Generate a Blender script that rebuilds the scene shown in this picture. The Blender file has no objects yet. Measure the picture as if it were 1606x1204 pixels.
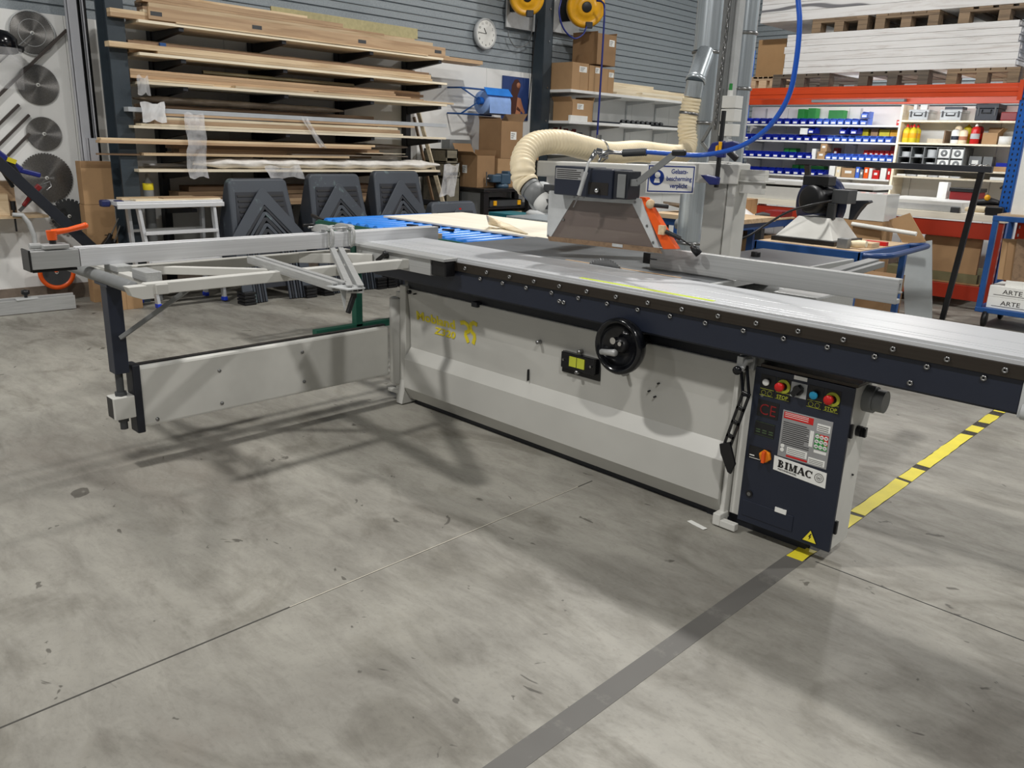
import bpy, bmesh, math, random
from mathutils import Vector, Matrix
random.seed(7)
SC = bpy.context.scene
COL = SC.collection

# ------------------------------------------------------------------ camera
yaw, pitch, roll = math.radians(133.7508), math.radians(-16.4795), math.radians(2.0323)
fwd = Vector((math.cos(yaw)*math.cos(pitch), math.sin(yaw)*math.cos(pitch), math.sin(pitch)))
rgt = fwd.cross(Vector((0, 0, 1))).normalized()
upv = rgt.cross(fwd)
cr, sr = math.cos(roll), math.sin(roll)
R_, U_ = cr*rgt+sr*upv, -sr*rgt+cr*upv
cam = bpy.data.cameras.new('camera')
cam.sensor_fit = 'HORIZONTAL'; cam.sensor_width = 36.0; cam.lens = 36.0*1275.23/1606.0
cam.clip_start = 0.05; cam.clip_end = 100
cam_o = bpy.data.objects.new('camera', cam); COL.objects.link(cam_o)
m = Matrix.Identity(4)
for i in range(3):
    m[i][0] = R_[i]; m[i][1] = U_[i]; m[i][2] = -fwd[i]
m[2][3] = 1.45
cam_o.matrix_world = m
SC.camera = cam_o

# ------------------------------------------------------------------ light and exposure
SC.view_settings.view_transform = 'Standard'; SC.view_settings.look = 'None'
SC.view_settings.gamma = 1.0; SC.view_settings.exposure = 0.0
SC.view_settings.use_curve_mapping = False
w = bpy.data.worlds.new('hall_ambient'); SC.world = w; w.use_nodes = True
w.node_tree.nodes['Background'].inputs[0].default_value = (0.93, 0.97, 1.0, 1)
w.node_tree.nodes['Background'].inputs[1].default_value = 0.085
def high_bay(x, y, z, power, size=0.32):
    l = bpy.data.lights.new('high_bay_lamp', 'AREA'); l.shape = 'DISK'; l.size = size
    l.energy = power; l.color = (1.0, 0.98, 0.945)
    o = bpy.data.objects.new('high_bay_lamp', l); COL.objects.link(o); o.location = (x, y, z)
for x, y, pw in ((1.4, -0.4, 165), (-3.8, -0.4, 165), (1.4, 5.7, 175), (-3.8, 5.7, 175), (-3.8, 11.2, 140), (1.4, 11.2, 140), (-3.8, -6.5, 100), (1.4, -6.5, 100)):
    high_bay(x, y, 5.1, pw)

# ------------------------------------------------------------------ mesh helpers
class MB:
    def __init__(s): s.v = []; s.f = []; s.k = []; s.sm = []; s.m = 0
    def add(s, vs, fs, smooth=False):
        b = len(s.v); s.v += [tuple(p) for p in vs]
        for f in fs: s.f.append([b+i for i in f]); s.k.append(s.m); s.sm.append(smooth)
        return s
    def box(s, a, b):
        x0, y0, z0 = a; x1, y1, z1 = b
        return s.add([(x0,y0,z0),(x1,y0,z0),(x1,y1,z0),(x0,y1,z0),(x0,y0,z1),(x1,y0,z1),(x1,y1,z1),(x0,y1,z1)],
              [(0,3,2,1),(4,5,6,7),(0,1,5,4),(1,2,6,5),(2,3,7,6),(3,0,4,7)])
    def obox(s, c, u, v, w):
        c, u, v, w = Vector(c), Vector(u), Vector(v), Vector(w)
        P8 = [c+a*u+b*v+d*w for d in (-1,1) for a, b in ((-1,-1),(1,-1),(1,1),(-1,1))]
        return s.add(P8, [(0,3,2,1),(4,5,6,7),(0,1,5,4),(1,2,6,5),(2,3,7,6),(3,0,4,7)])
    def beam(s, p0, p1, wd, ht, up=(0,0,1)):
        p0, p1, up = Vector(p0), Vector(p1), Vector(up)
        d = (p1-p0); l = d.length; d.normalize(); sd = d.cross(up).normalized(); u2 = sd.cross(d)
        return s.obox((p0+p1)/2, d*(l/2), sd*(wd/2), u2*(ht/2))
    def cyl(s, p0, p1, r0, r1=None, n=16, caps=True, smooth=True):
        p0, p1 = Vector(p0), Vector(p1); r1 = r0 if r1 is None else r1
        d = (p1-p0).normalized(); a = d.orthogonal().normalized(); b = d.cross(a)
        vs = [p0+(a*math.cos(t)+b*math.sin(t))*r0 for t in [2*math.pi*i/n for i in range(n)]]
        vs += [p1+(a*math.cos(t)+b*math.sin(t))*r1 for t in [2*math.pi*i/n for i in range(n)]]
        s.add(vs, [(i,(i+1)%n,n+(i+1)%n,n+i) for i in range(n)], smooth)
        if caps:
            s.add(vs[:n], [tuple(range(n))[::-1]]); s.add(vs[n:], [tuple(range(n))])
        return s
    def lathe(s, c, ax, prof, n=24, smooth=True, a0=0.0, a1=None):
        c, d = Vector(c), Vector(ax).normalized(); a = d.orthogonal().normalized(); b = d.cross(a)
        m_ = len(prof); vs = []
        for i in range(n):
            t = 2*math.pi*i/n; e = a*math.cos(t)+b*math.sin(t)
            vs += [c+d*h+e*r for r, h in prof]
        fs = []
        for i in range(n):
            j = (i+1) % n
            for q in range(m_-1): fs.append((i*m_+q, j*m_+q, j*m_+q+1, i*m_+q+1))
        return s.add(vs, fs, smooth)
    def tube(s, path, r, n=8, caps=True, smooth=True):
        path = [Vector(p) for p in path]; N = len(path); rs = r if isinstance(r, (list, tuple)) else [r]*N
        t0 = (path[1]-path[0]).normalized(); a = t0.orthogonal().normalized(); vs = []
        for i, p in enumerate(path):
            t = (path[min(i+1,N-1)]-path[max(i-1,0)]).normalized()
            a = (a-t*a.dot(t)).normalized(); b = t.cross(a)
            vs += [p+(a*math.cos(q)+b*math.sin(q))*rs[i] for q in [2*math.pi*k/n for k in range(n)]]
        fs = [(i*n+k, i*n+(k+1)%n, (i+1)*n+(k+1)%n, (i+1)*n+k) for i in range(N-1) for k in range(n)]
        s.add(vs, fs, smooth)
        if caps: s.add(vs[:n], [tuple(range(n))[::-1]]); s.add(vs[-n:], [tuple(range(n))])
        return s
    def prism(s, poly, ax, lo, hi):
        n = len(poly)
        mk = {'x': lambda p, h: (h, p[0], p[1]), 'y': lambda p, h: (p[0], h, p[1]), 'z': lambda p, h: (p[0], p[1], h)}[ax]
        vs = [mk(p, lo) for p in poly]+[mk(p, hi) for p in poly]
        return s.add(vs, [tuple(range(n))[::-1], tuple(range(n, 2*n))]+[(i,(i+1)%n,n+(i+1)%n,n+i) for i in range(n)])
    def plate(s, pts, nrm):
        n = len(pts); nrm = Vector(nrm)
        vs = [Vector(p) for p in pts]+[Vector(p)+nrm for p in pts]
        return s.add(vs, [tuple(range(n))[::-1], tuple(range(n, 2*n))]+[(i,(i+1)%n,n+(i+1)%n,n+i) for i in range(n)])
    def sphere(s, c, r, n=12, sc=(1,1,1)):
        c = Vector(c); k = n//2; vs = []
        for i in range(k+1):
            ph = math.pi*i/k
            for j in range(n):
                t = 2*math.pi*j/n
                vs.append((c.x+r*sc[0]*math.sin(ph)*math.cos(t), c.y+r*sc[1]*math.sin(ph)*math.sin(t), c.z+r*sc[2]*math.cos(ph)))
        return s.add(vs, [(i*n+j,(i+1)*n+j,(i+1)*n+(j+1)%n,i*n+(j+1)%n) for i in range(k) for j in range(n)], True)
    def sheet(s, grid, smooth=True, th=0.0):
        R = len(grid); Cn = len(grid[0]); vs = [p for row in grid for p in row]
        return s.add(vs, [(i*Cn+j,i*Cn+j+1,(i+1)*Cn+j+1,(i+1)*Cn+j) for i in range(R-1) for j in range(Cn-1)], smooth)
    def text(s, txt, org, right, up, size, depth=0.0006, align='LEFT', shear=0.0, bold=0.0, sx=1.0):
        cu = bpy.data.curves.new('t', 'FONT'); cu.body = txt; cu.size = size; cu.extrude = depth
        cu.align_x = align; cu.shear = shear; cu.offset = bold; cu.resolution_u = 3
        o = bpy.data.objects.new('t', cu); COL.objects.link(o)
        me = o.evaluated_get(bpy.context.evaluated_depsgraph_get()).to_mesh()
        r, u = Vector(right).normalized()*sx, Vector(up).normalized(); nn = Vector(right).normalized().cross(u); og = Vector(org)
        s.add([og+r*v.co.x+u*v.co.y+nn*v.co.z for v in me.vertices], [tuple(p.vertices) for p in me.polygons])
        bpy.data.objects.remove(o); bpy.data.curves.remove(cu)
        return s
    def build(s, name, mats, parent=None, bevel=0.0, seg=2):
        if not isinstance(mats, (list, tuple)): mats = [mats]
        me = bpy.data.meshes.new(name)
        off = Vector((0, 0, 0))
        if parent is None:
            xs, ys, zs = zip(*s.v); off = Vector(((min(xs)+max(xs))/2, (min(ys)+max(ys))/2, min(zs)))
        me.from_pydata([tuple(Vector(p)-off) for p in s.v], [], s.f)
        for mt in mats: me.materials.append(mt)
        for p, k, sm in zip(me.polygons, s.k, s.sm): p.material_index = k; p.use_smooth = sm
        bm = bmesh.new(); bm.from_mesh(me); bmesh.ops.recalc_face_normals(bm, faces=bm.faces); bm.to_mesh(me); bm.free()
        o = bpy.data.objects.new(name, me); COL.objects.link(o); o.location = off
        if parent is not None:
            o.parent = parent; w_ = Matrix.Translation(parent['_base'] if '_base' in parent else (0, 0, 0)); o.matrix_parent_inverse = w_.inverted()
        if bevel:
            b = o.modifiers.new('bevel', 'BEVEL'); b.width = bevel; b.segments = seg; b.limit_method = 'ANGLE'; b.angle_limit = math.radians(40)
        return o
def tag(o, label, cat, group=None, kind=None):
    o['label'] = label; o['category'] = cat
    if group: o['group'] = group
    if kind: o['kind'] = kind
    if '_base' not in o and o.type == 'MESH': o['_base'] = tuple(o.location)
    return o
def thing(name, loc, label, cat, group=None):
    o = bpy.data.objects.new(name, None); COL.objects.link(o); o.location = loc; o['_base'] = tuple(float(q) for q in loc)
    o.empty_display_size = 0.1
    return tag(o, label, cat, group)
def struct(o): o['kind'] = 'structure'; return o
def kids(o): return [c for c in list(o.children)]
def dup(o, loc=None, delta=None, rz=None, label=None, parent=None):
    c = o.copy(); COL.objects.link(c)
    if parent is not None: c.parent = parent
    if loc is not None: c.location = loc
    if delta is not None: c.location = Vector(o.location)+Vector(delta)
    if rz is not None: c.rotation_euler = (0, 0, rz)
    if label: c['label'] = label
    for ch in kids(o): dup(ch, parent=c)
    return c
def B(name, mats, parent, *boxes, bevel=0.0):
    m_ = MB()
    for a, b in boxes: m_.box(a, b)
    return m_.build(name, mats, parent, bevel)

# ------------------------------------------------------------------ materials
def _new(name):
    mt = bpy.data.materials.new(name); mt.use_nodes = True
    nt = mt.node_tree; return mt, nt, nt.nodes['Principled BSDF']
def _coord(nt, scale, kind='Object', rot=(0,0,0)):
    tc = nt.nodes.new('ShaderNodeTexCoord'); mp = nt.nodes.new('ShaderNodeMapping')
    mp.inputs['Scale'].default_value = scale if isinstance(scale, tuple) else (scale,)*3
    mp.inputs['Rotation'].default_value = rot
    nt.links.new(tc.outputs[kind], mp.inputs['Vector']); return mp.outputs[0]
def _noise(nt, vec, scale=1.0, detail=4, rough=0.6, dist=0.0):
    n = nt.nodes.new('ShaderNodeTexNoise'); n.inputs['Scale'].default_value = scale; n.inputs['Detail'].default_value = detail
    n.inputs['Roughness'].default_value = rough; n.inputs['Distortion'].default_value = dist
    nt.links.new(vec, n.inputs['Vector']); return n.outputs['Fac']
def _ramp(nt, fac, stops):
    r = nt.nodes.new('ShaderNodeValToRGB'); el = r.color_ramp.elements
    while len(el) < len(stops): el.new(0.5)
    for e, (p, c) in zip(el, stops): e.position = p; e.color = (c[0], c[1], c[2], 1)
    nt.links.new(fac, r.inputs[0]); return r.outputs[0]
def _mix(nt, fac, a, b, mode='MIX'):
    x = nt.nodes.new('ShaderNodeMix'); x.data_type = 'RGBA'; x.blend_type = mode
    for s_, v in ((0, fac), (6, a), (7, b)):
        if hasattr(v, 'links'): nt.links.new(v, x.inputs[s_])
        else: x.inputs[s_].default_value = v if s_ == 0 else (v[0], v[1], v[2], 1)
    return x.outputs[2]
def _bump(nt, bs, h, strength=0.2, dist=0.002):
    b = nt.nodes.new('ShaderNodeBump'); b.inputs['Strength'].default_value = strength; b.inputs['Distance'].default_value = dist
    nt.links.new(h, b.inputs['Height']); nt.links.new(b.outputs[0], bs.inputs['Normal'])
def S(c): return tuple(((x/255.0)/12.92 if x/255.0 <= 0.04045 else ((x/255.0+0.055)/1.055)**2.4) for x in c)
def plain(name, rgb, rough=0.5, metal=0.0, var=0.12, scale=9.0, bump=0.0, spec=0.5):
    mt, nt, bs = _new(name); c = S(rgb)
    f = _noise(nt, _coord(nt, scale), 1.0, 5)
    lo = tuple(x*(1-var) for x in c); hi = tuple(min(1, x*(1+var)) for x in c)
    nt.links.new(_ramp(nt, f, [(0.3, lo), (0.7, hi)]), bs.inputs['Base Color'])
    bs.inputs['Roughness'].default_value = rough; bs.inputs['Metallic'].default_value = metal
    bs.inputs['Specular IOR Level'].default_value = spec
    if bump: _bump(nt, bs, _noise(nt, _coord(nt, scale*8), 1.0, 3), bump)
    return mt
def worn(name, rgb, dirt, rough=0.45, metal=0.0, amount=0.55, scale=4.0):
    mt, nt, bs = _new(name)
    f = _noise(nt, _coord(nt, scale), 1.0, 8, 0.7)
    g = _ramp(nt, f, [(amount, S(rgb)), (min(1, amount+0.13), S(dirt))])
    f2 = _noise(nt, _coord(nt, scale*0.6), 1.0, 3)
    nt.links.new(_mix(nt, 1.0, g, _ramp(nt, f2, [(0.3, (0.86,)*3), (0.7, (1,)*3)]), 'MULTIPLY'), bs.inputs['Base Color'])
    bs.inputs['Roughness'].default_value = rough; bs.inputs['Metallic'].default_value = metal
    return mt
def wood(name, c1, c2, along='y', rough=0.6, fine=1.0):
    def _ds(c): g = sum(c)/3; return tuple(g+(x-g)*0.68 for x in c)
    c1, c2 = _ds(c1), _ds(c2)
    mt, nt, bs = _new(name)
    sc = {'x': (0.7, 14, 14), 'y': (14, 0.7, 14), 'z': (14, 14, 0.7)}[along]
    oi = nt.nodes.new('ShaderNodeObjectInfo')
    vec = _coord(nt, tuple(q*fine for q in sc))
    ad = nt.nodes.new('ShaderNodeVectorMath'); ad.operation = 'ADD'
    mu = nt.nodes.new('ShaderNodeMath'); mu.operation = 'MULTIPLY'; mu.inputs[1].default_value = 37.0
    nt.links.new(oi.outputs['Random'], mu.inputs[0]); nt.links.new(vec, ad.inputs[0]); nt.links.new(mu.outputs[0], ad.inputs[1])
    f = _noise(nt, ad.outputs[0], 2.0, 5, 0.6, 0.6)
    col = _ramp(nt, f, [(0.3, S(c2)), (0.55, S(c1)), (0.8, tuple(x*0.85 for x in S(c1)))])
    hv = nt.nodes.new('ShaderNodeHueSaturation'); nt.links.new(col, hv.inputs['Color'])
    mr = nt.nodes.new('ShaderNodeMapRange'); mr.inputs[3].default_value = 0.92; mr.inputs[4].default_value = 1.28
    nt.links.new(oi.outputs['Random'], mr.inputs[0]); nt.links.new(mr.outputs[0], hv.inputs['Value'])
    nt.links.new(hv.outputs[0], bs.inputs['Base Color']); bs.inputs['Roughness'].default_value = rough
    _bump(nt, bs, f, 0.15, 0.002)
    return mt
def brushed(name, rgb, rough=0.35, along='x', metal=1.0, var=0.1):
    mt, nt, bs = _new(name); c = S(rgb)
    sc = {'x': (1.5, 160, 160), 'y': (160, 1.5, 160), 'z': (160, 160, 1.5)}[along]
    f = _noise(nt, _coord(nt, sc), 1.0, 3)
    nt.links.new(_ramp(nt, f, [(0.3, tuple(x*(1-var) for x in c)), (0.7, tuple(min(1, x*(1+var)) for x in c))]), bs.inputs['Base Color'])
    bs.inputs['Metallic'].default_value = metal; bs.inputs['Roughness'].default_value = rough
    return mt
def film(name, rgb, alpha=0.35, rough=0.25):
    mt, nt, bs = _new(name)
    bs.inputs['Base Color'].default_value = (*S(rgb), 1); bs.inputs['Roughness'].default_value = rough
    f = _noise(nt, _coord(nt, 7.0), 1.0, 3, 0.5, 0.6)
    r = _ramp(nt, f, [(0.35, (alpha*0.6,)*3), (0.7, (min(1, alpha*1.6),)*3)])
    nt.links.new(r, bs.inputs['Alpha'])
    _bump(nt, bs, f, 0.35, 0.01)
    return mt
M = {}
M['white_paint'] = plain('white_paint', (226, 226, 222), 0.45, var=0.04)
M['machine_grey'] = worn('machine_grey', (197, 196, 190), (150, 148, 142), 0.42, amount=0.68, scale=3.0)
M['machine_white'] = worn('machine_white', (214, 213, 207), (120, 118, 112), 0.42, amount=0.70, scale=6.0)
M['navy'] = worn('navy_paint', (33, 39, 54), (46, 52, 66), 0.42, amount=0.7, scale=5.0)
M['navy_dark'] = plain('navy_dark', (24, 28, 38), 0.5)
M['black'] = plain('black_plastic', (22, 22, 24), 0.42)
M['black_gloss'] = plain('black_gloss', (14, 15, 19), 0.16)
M['black_paint'] = plain('black_paint', (30, 33, 40), 0.5)
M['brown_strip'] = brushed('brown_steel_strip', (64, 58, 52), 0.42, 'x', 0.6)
M['alu'] = brushed('aluminium_along_x', (208, 210, 213), 0.40, 'x', 0.35)
M['alu_y'] = brushed('aluminium_along_y', (222, 223, 225), 0.42, 'y', 0.25)
M['alu_z'] = brushed('aluminium_along_z', (208, 210, 213), 0.40, 'z', 0.35)
M['alu_dull'] = brushed('dull_aluminium', (180, 181, 180), 0.45, 'x', 0.35)
M['alu_dull_y'] = brushed('dull_aluminium_y', (180, 181, 180), 0.45, 'y', 0.35)
M['steel'] = plain('steel', (150, 150, 150), 0.32, 1.0)
M['chrome'] = plain('chrome', (215, 215, 215), 0.12, 1.0, var=0.03)
M['cast_iron'] = brushed('ground_cast_iron', (104, 107, 110), 0.42, 'x', 0.35, 0.2)
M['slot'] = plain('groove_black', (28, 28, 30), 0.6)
M['galv'] = brushed('galvanised_sheet', (198, 206, 211), 0.3, 'z', 0.65, 0.12)
M['yellow'] = plain('yellow_paint', (222, 205, 40), 0.5, var=0.15)
M['tape_yellow'] = worn('yellow_tape', (245, 228, 60), (150, 138, 60), 0.45, amount=0.66, scale=14)
M['hivis'] = plain('fluorescent_yellow_tape', (214, 232, 60), 0.4)
M['red'] = plain('red_plastic', (200, 30, 28), 0.32)
M['red_dark'] = plain('dark_red', (128, 24, 26), 0.45)
M['orange'] = plain('orange_plastic', (236, 92, 24), 0.35)
M['amber'] = plain('amber_plastic', (240, 140, 20), 0.35)
M['reel_yellow'] = plain('reel_yellow', (236, 172, 22), 0.35)
M['blue_btn'] = plain('blue_plastic', (30, 140, 180), 0.3)
M['blue'] = plain('blue_steel', (30, 78, 140), 0.4)
M['blue_bin'] = plain('blue_bin', (22, 44, 168), 0.35)
M['blue_bright'] = plain('bright_blue_bin', (70, 110, 210), 0.35)
M['blue_hose'] = plain('blue_hose', (36, 92, 196), 0.3)
M['blue_roll'] = plain('blue_paper', (140, 172, 226), 0.8)
M['blue_roller'] = plain('blue_roller', (40, 128, 222), 0.35)
M['green'] = plain('green_paint', (26, 88, 70), 0.45)
M['green_box'] = plain('green_box', (38, 140, 60), 0.5)
M['teal'] = plain('teal_paint', (20, 100, 110), 0.45)
M['card'] = plain('cardboard', (172, 138, 100), 0.85, var=0.08, scale=5)
M['card_dark'] = plain('shaded_cardboard', (140, 104, 68), 0.85, var=0.08, scale=5)  # darker copy of the cardboard, with shade put into its colour
M['card_black'] = plain('black_print', (30, 26, 24), 0.8)
M['paper'] = plain('white_paper', (235, 235, 230), 0.8, var=0.03)
M['grey_label'] = plain('grey_label', (150, 150, 150), 0.5)
M['cream'] = plain('cream_plastic', (238, 222, 188), 0.5, var=0.06)
M['shaded_bench_orange'] = worn('shaded_bench_orange', (176, 50, 24), (120, 40, 26), 0.45, amount=0.72)  # faded copy of the rack orange, darkened for the shade on the bench
M['rack_orange'] = worn('rack_orange', (216, 74, 28), (150, 44, 24), 0.4, amount=0.72)
M['rack_blue'] = plain('rack_blue', (24, 92, 178), 0.4)
M['pine'] = wood('pine', (222, 188, 138), (190, 146, 92))
M['pine_pale'] = wood('pale_pine', (232, 212, 172), (206, 178, 130))
M['oak'] = wood('oak', (196, 154, 106), (166, 122, 78))
M['brownwood'] = wood('brown_board', (150, 112, 74), (118, 86, 56))
M['greywood'] = wood('grey_board', (138, 122, 104), (112, 98, 84))
M['ply'] = wood('birch_plywood', (236, 220, 186), (222, 202, 164))
M['ply_x'] = wood('birch_plywood_along_x', (238, 228, 204), (226, 212, 184), 'x')
M['pine_x'] = wood('pine_along_x', (216, 180, 132), (190, 148, 100), 'x')
M['pallet'] = wood('pallet_wood', (150, 118, 82), (104, 80, 56), 'x')
M['pallet_dark'] = wood('weathered_pallet_wood', (104, 88, 72), (70, 58, 48), 'x')
M['mdf'] = plain('mdf', (176, 140, 98), 0.8, var=0.05)
M['trestle'] = worn('trestle_plastic', (62, 68, 77), (120, 142, 142), 0.5, amount=0.60, scale=6)
M['film'] = film('clear_film', (236, 236, 238), 0.42)
M['film_white'] = film('white_film', (245, 245, 245), 0.9, 0.35)
M['dark_grey'] = plain('dark_grey', (62, 64, 66), 0.5)
M['mid_grey'] = plain('mid_grey', (120, 122, 122), 0.5)
M['light_grey'] = plain('light_grey', (186, 188, 188), 0.45)
M['gloss_white'] = plain('gloss_white', (222, 224, 222), 0.12, var=0.03)
M['gloss_grey'] = plain('gloss_grey_panel', (176, 182, 184), 0.15, var=0.1, scale=3)
M['column'] = plain('column_paint', (50, 60, 68), 0.45, var=0.1)
M['skin'] = plain('printed_skin', (176, 116, 84), 0.6)
M['hair'] = plain('printed_hair', (70, 34, 26), 0.6)
M['poster_blue'] = plain('printed_blue', (38, 62, 118), 0.5)
M['lime'] = plain('gauge_lime', (190, 196, 60), 0.4)
M['cord'] = plain('cord', (24, 40, 120), 0.4)


# ------------------------------------------------------------------ the setting
mt, nt, bs = _new('concrete_floor')
v1 = _coord(nt, (0.55, 0.9, 1)); f1 = _noise(nt, v1, 1.0, 8, 0.66, 0.4)
f2 = _noise(nt, _coord(nt, (3.0, 9.0, 1), rot=(0,0,0.75)), 1.0, 10, 0.74, 0.4)
f3 = _noise(nt, _coord(nt, 60.0), 1.0, 2, 0.5)
f4 = _noise(nt, _coord(nt, (1.1, 1.6, 1)), 1.3, 6, 0.6, 1.2)
base = _ramp(nt, f1, [(0.28, S((122, 116, 108))), (0.42, S((140, 137, 129))), (0.55, S((158, 155, 146))), (0.75, S((178, 174, 164)))])
base = _mix(nt, 1.0, base, _ramp(nt, f2, [(0.34, (0.74, 0.73, 0.72)), (0.56, (1, 1, 1)), (0.74, (1.0, 0.99, 0.97))]), 'MULTIPLY')
base = _mix(nt, 1.0, base, _ramp(nt, f4, [(0.36, (0.72, 0.71, 0.69)), (0.48, (1, 1, 1))]), 'MULTIPLY')
base = _mix(nt, 1.0, base, _ramp(nt, f3, [(0.25, (0.88,)*3), (0.45, (1,)*3)]), 'MULTIPLY')
# rubbed-in dirt patches and scuffs, each with its own outline
spk = _noise(nt, _coord(nt, (9.0, 12.0, 1)), 1.0, 3, 0.5, 1.0)
base = _mix(nt, 1.0, base, _ramp(nt, spk, [(0.275, (0.42, 0.41, 0.40)), (0.30, (1, 1, 1))]), 'MULTIPLY')
nt.links.new(base, bs.inputs['Base Color'])
rr = _ramp(nt, f2, [(0.3, (0.62,)*3), (0.7, (0.42,)*3)]); nt.links.new(rr, bs.inputs['Roughness'])
_bump(nt, bs, f2, 0.12, 0.004)
M['floor'] = mt
mt, nt, bs = _new('profiled_steel_wall')
fa = _noise(nt, _coord(nt, 90.0), 1.0, 2)
nt.links.new(_ramp(nt, fa, [(0.3, S((140, 148, 153))), (0.7, S((160, 168, 173)))]), bs.inputs['Base Color'])
bs.inputs['Roughness'].default_value = 0.42; bs.inputs['Metallic'].default_value = 0.1
M['clad'] = mt
M['wallboard'] = plain('white_wallboard', (234, 234, 231), 0.6, var=0.04, scale=2)
M['rubble'] = plain('bare_concrete_plinth', (120, 108, 96), 0.9, var=0.25, scale=12, bump=0.6)

struct(B('floor', M['floor'], None, ((-9, -9, -0.1), (7, 13.2, 0))))
def clad_profile(z0, z1, period=0.161):
    pts = []; z = z0
    while z < z1:
        pts += [(0, z), (0, z+period*0.42), (0.014, z+period*0.445), (0.002, z+period*0.52), (0.002, z+period*0.90), (-0.024, z+period*0.915), (-0.024, z+period*0.975)]
        z += period
    return [(d, zz) for d, zz in pts if zz <= z1]
def clad_x(name, x, y0, y1, z0, z1):
    pr = clad_profile(z0, z1); m_ = MB(); n = len(pr)
    vs = [(x+d, y0, z) for d, z in pr]+[(x+d, y1, z) for d, z in pr]+[(x-0.15, y0, z0), (x-0.15, y1, z0), (x-0.15, y1, pr[-1][1]), (x-0.15, y0, pr[-1][1])]
    fs = [(i, i+1, n+i+1, n+i) for i in range(n-1)]+[(2*n, 2*n+1, 2*n+2, 2*n+3)]
    m_.add(vs, fs); return struct(m_.build(name, M['clad']))
def clad_y(name, y, x0, x1, z0, z1):
    pr = clad_profile(z0, z1); m_ = MB(); n = len(pr)
    vs = [(x0, y-d, z) for d, z in pr]+[(x1, y-d, z) for d, z in pr]+[(x0, y+0.15, z0), (x1, y+0.15, z0), (x1, y+0.15, pr[-1][1]), (x0, y+0.15, pr[-1][1])]
    fs = [(i, i+1, n+i+1, n+i) for i in range(n-1)]+[(2*n, 2*n+1, 2*n+2, 2*n+3)]
    m_.add(vs, fs); return struct(m_.build(name, M['clad']))
clad_x('wall_left', -7.80, -4, 12.75, 0.0, 6.2)
clad_y('wall_back', 12.75, -7.95, 6, 0.0, 6.2)
# white lining boards fixed to the lower part of the cladding
m_ = MB()
ys = [-4, -2.9, -1.8, -0.7, 0.4, 1.5, 2.60, 2.94, 4.0, 5.2, 6.4, 7.45, 8.32]
for a, b in zip(ys, ys[1:]): m_.box((-7.775, a+0.002, 0.13), (-7.755, b-0.002, 2.33))
struct(m_.build('trim_1', M['wallboard']))
m_ = MB()
for a, b in ((8.5, 9.5), (9.5, 10.5), (10.5, 11.5), (11.5, 12.7)): m_.box((-7.775, a+0.003, 0.0), (-7.755, b-0.003, 2.14))
struct(m_.build('trim_2', M['wallboard']))
struct(B('baseboard_left', M['rubble'], None, ((-7.79, -4, 0), (-7.74, 8.4, 0.13))))
# partition behind the racking
m_ = MB()
xs = [-5.72, -5.2, -4.4, -3.55, -2.7, -1.9, -1.0, 0.0, 1.2]
for a, b in zip(xs, xs[1:]): m_.box((a+0.003, 10.42, 0.0), (b-0.003, 10.47, 2.02))
struct(m_.build('wall_partition', M['wallboard']))
# building column on the left wall
m_ = MB()
m_.box((-7.74, 8.26, 0), (-7.56, 8.27, 6.2)); m_.box((-7.57, 8.262, 0), (-7.56, 8.43, 6.2)); m_.box((-7.74, 8.42, 0), (-7.56, 8.43, 6.2))
struct(m_.build('trim_3', M['column'], bevel=0.002))
m_ = MB()
for zz in (1.75, 2.16, 2.72, 3.1): m_.cyl((-7.56, 8.36, zz), (-7.552, 8.36, zz), 0.012, n=8)
struct(m_.build('trim_4', M['steel']))
# sawn joints in the slab
m_ = MB(); m_.box((-2.084, -4, 0.0), (-2.078, 2.72, 0.0008))
struct(m_.build('trim_5', plain('slab_joint', (70, 68, 64), 0.9)))
m_ = MB(); m_.box((-2.0825, 1.18, 0.0009), (-2.0795, 2.62, 0.0012))
struct(m_.build('trim_6', plain('joint_dust', (212, 206, 190), 0.9)))
m_ = MB(); m_.box((-1.05, 2.758, 0.0), (4, 2.762, 0.0008))
struct(m_.build('trim_7', M['slot']))
# floor markings
def tape_mat(name, col, alpha):
    mt, nt, bs = _new(name); bs.inputs['Base Color'].default_value = (*S(col), 1); bs.inputs['Roughness'].default_value = 0.45
    f = _noise(nt, _coord(nt, (3, 3, 1)), 2.0, 6, 0.7)
    nt.links.new(_ramp(nt, f, [(0.3, (alpha*0.75,)*3), (0.7, (alpha,)*3)]), bs.inputs['Alpha']); return mt
m_ = MB(); m_.box((-1.150, -1.5, 0.0), (-1.078, 2.74, 0.001))
tag(m_.build('floor_marking', worn('old_tape_residue', (104, 102, 98), (132, 130, 123), 0.55, amount=0.56, scale=5)), 'dark worn strip of old tape on the bare floor in front of the control panel', 'floor marking')
random.seed(3)
ft = thing('floor_tape', (-1.114, 4.0, 0.0), 'torn yellow warning tape stuck on the floor behind the control panel', 'floor tape')
def torn(y0, y1):
    m_ = MB()
    n = max(2, int((y1-y0)/0.05)); L_ = []; R2 = []
    for i in range(n+1):
        y = y0+(y1-y0)*i/n
        L_.append((-1.145+random.uniform(-0.003, 0.003), y+random.uniform(-.008, .008))); R2.append((-1.083+random.uniform(-0.003, 0.003), y+random.uniform(-.008, .008)))
    m_.prism(L_+R2[::-1], 'z', 0.0008, 0.0018); m_.build('tape_piece', M['tape_yellow'], ft)
for y0, y1 in ((2.72, 2.84), (3.10, 3.295-0.02), (3.295, 3.825), (3.825+0.03, 4.045), (4.045+0.06, 4.791),
               (4.873, 4.998), (5.099, 5.311), (5.404, 5.75), (5.9, 7.4)): torn(y0, y1)
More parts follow.
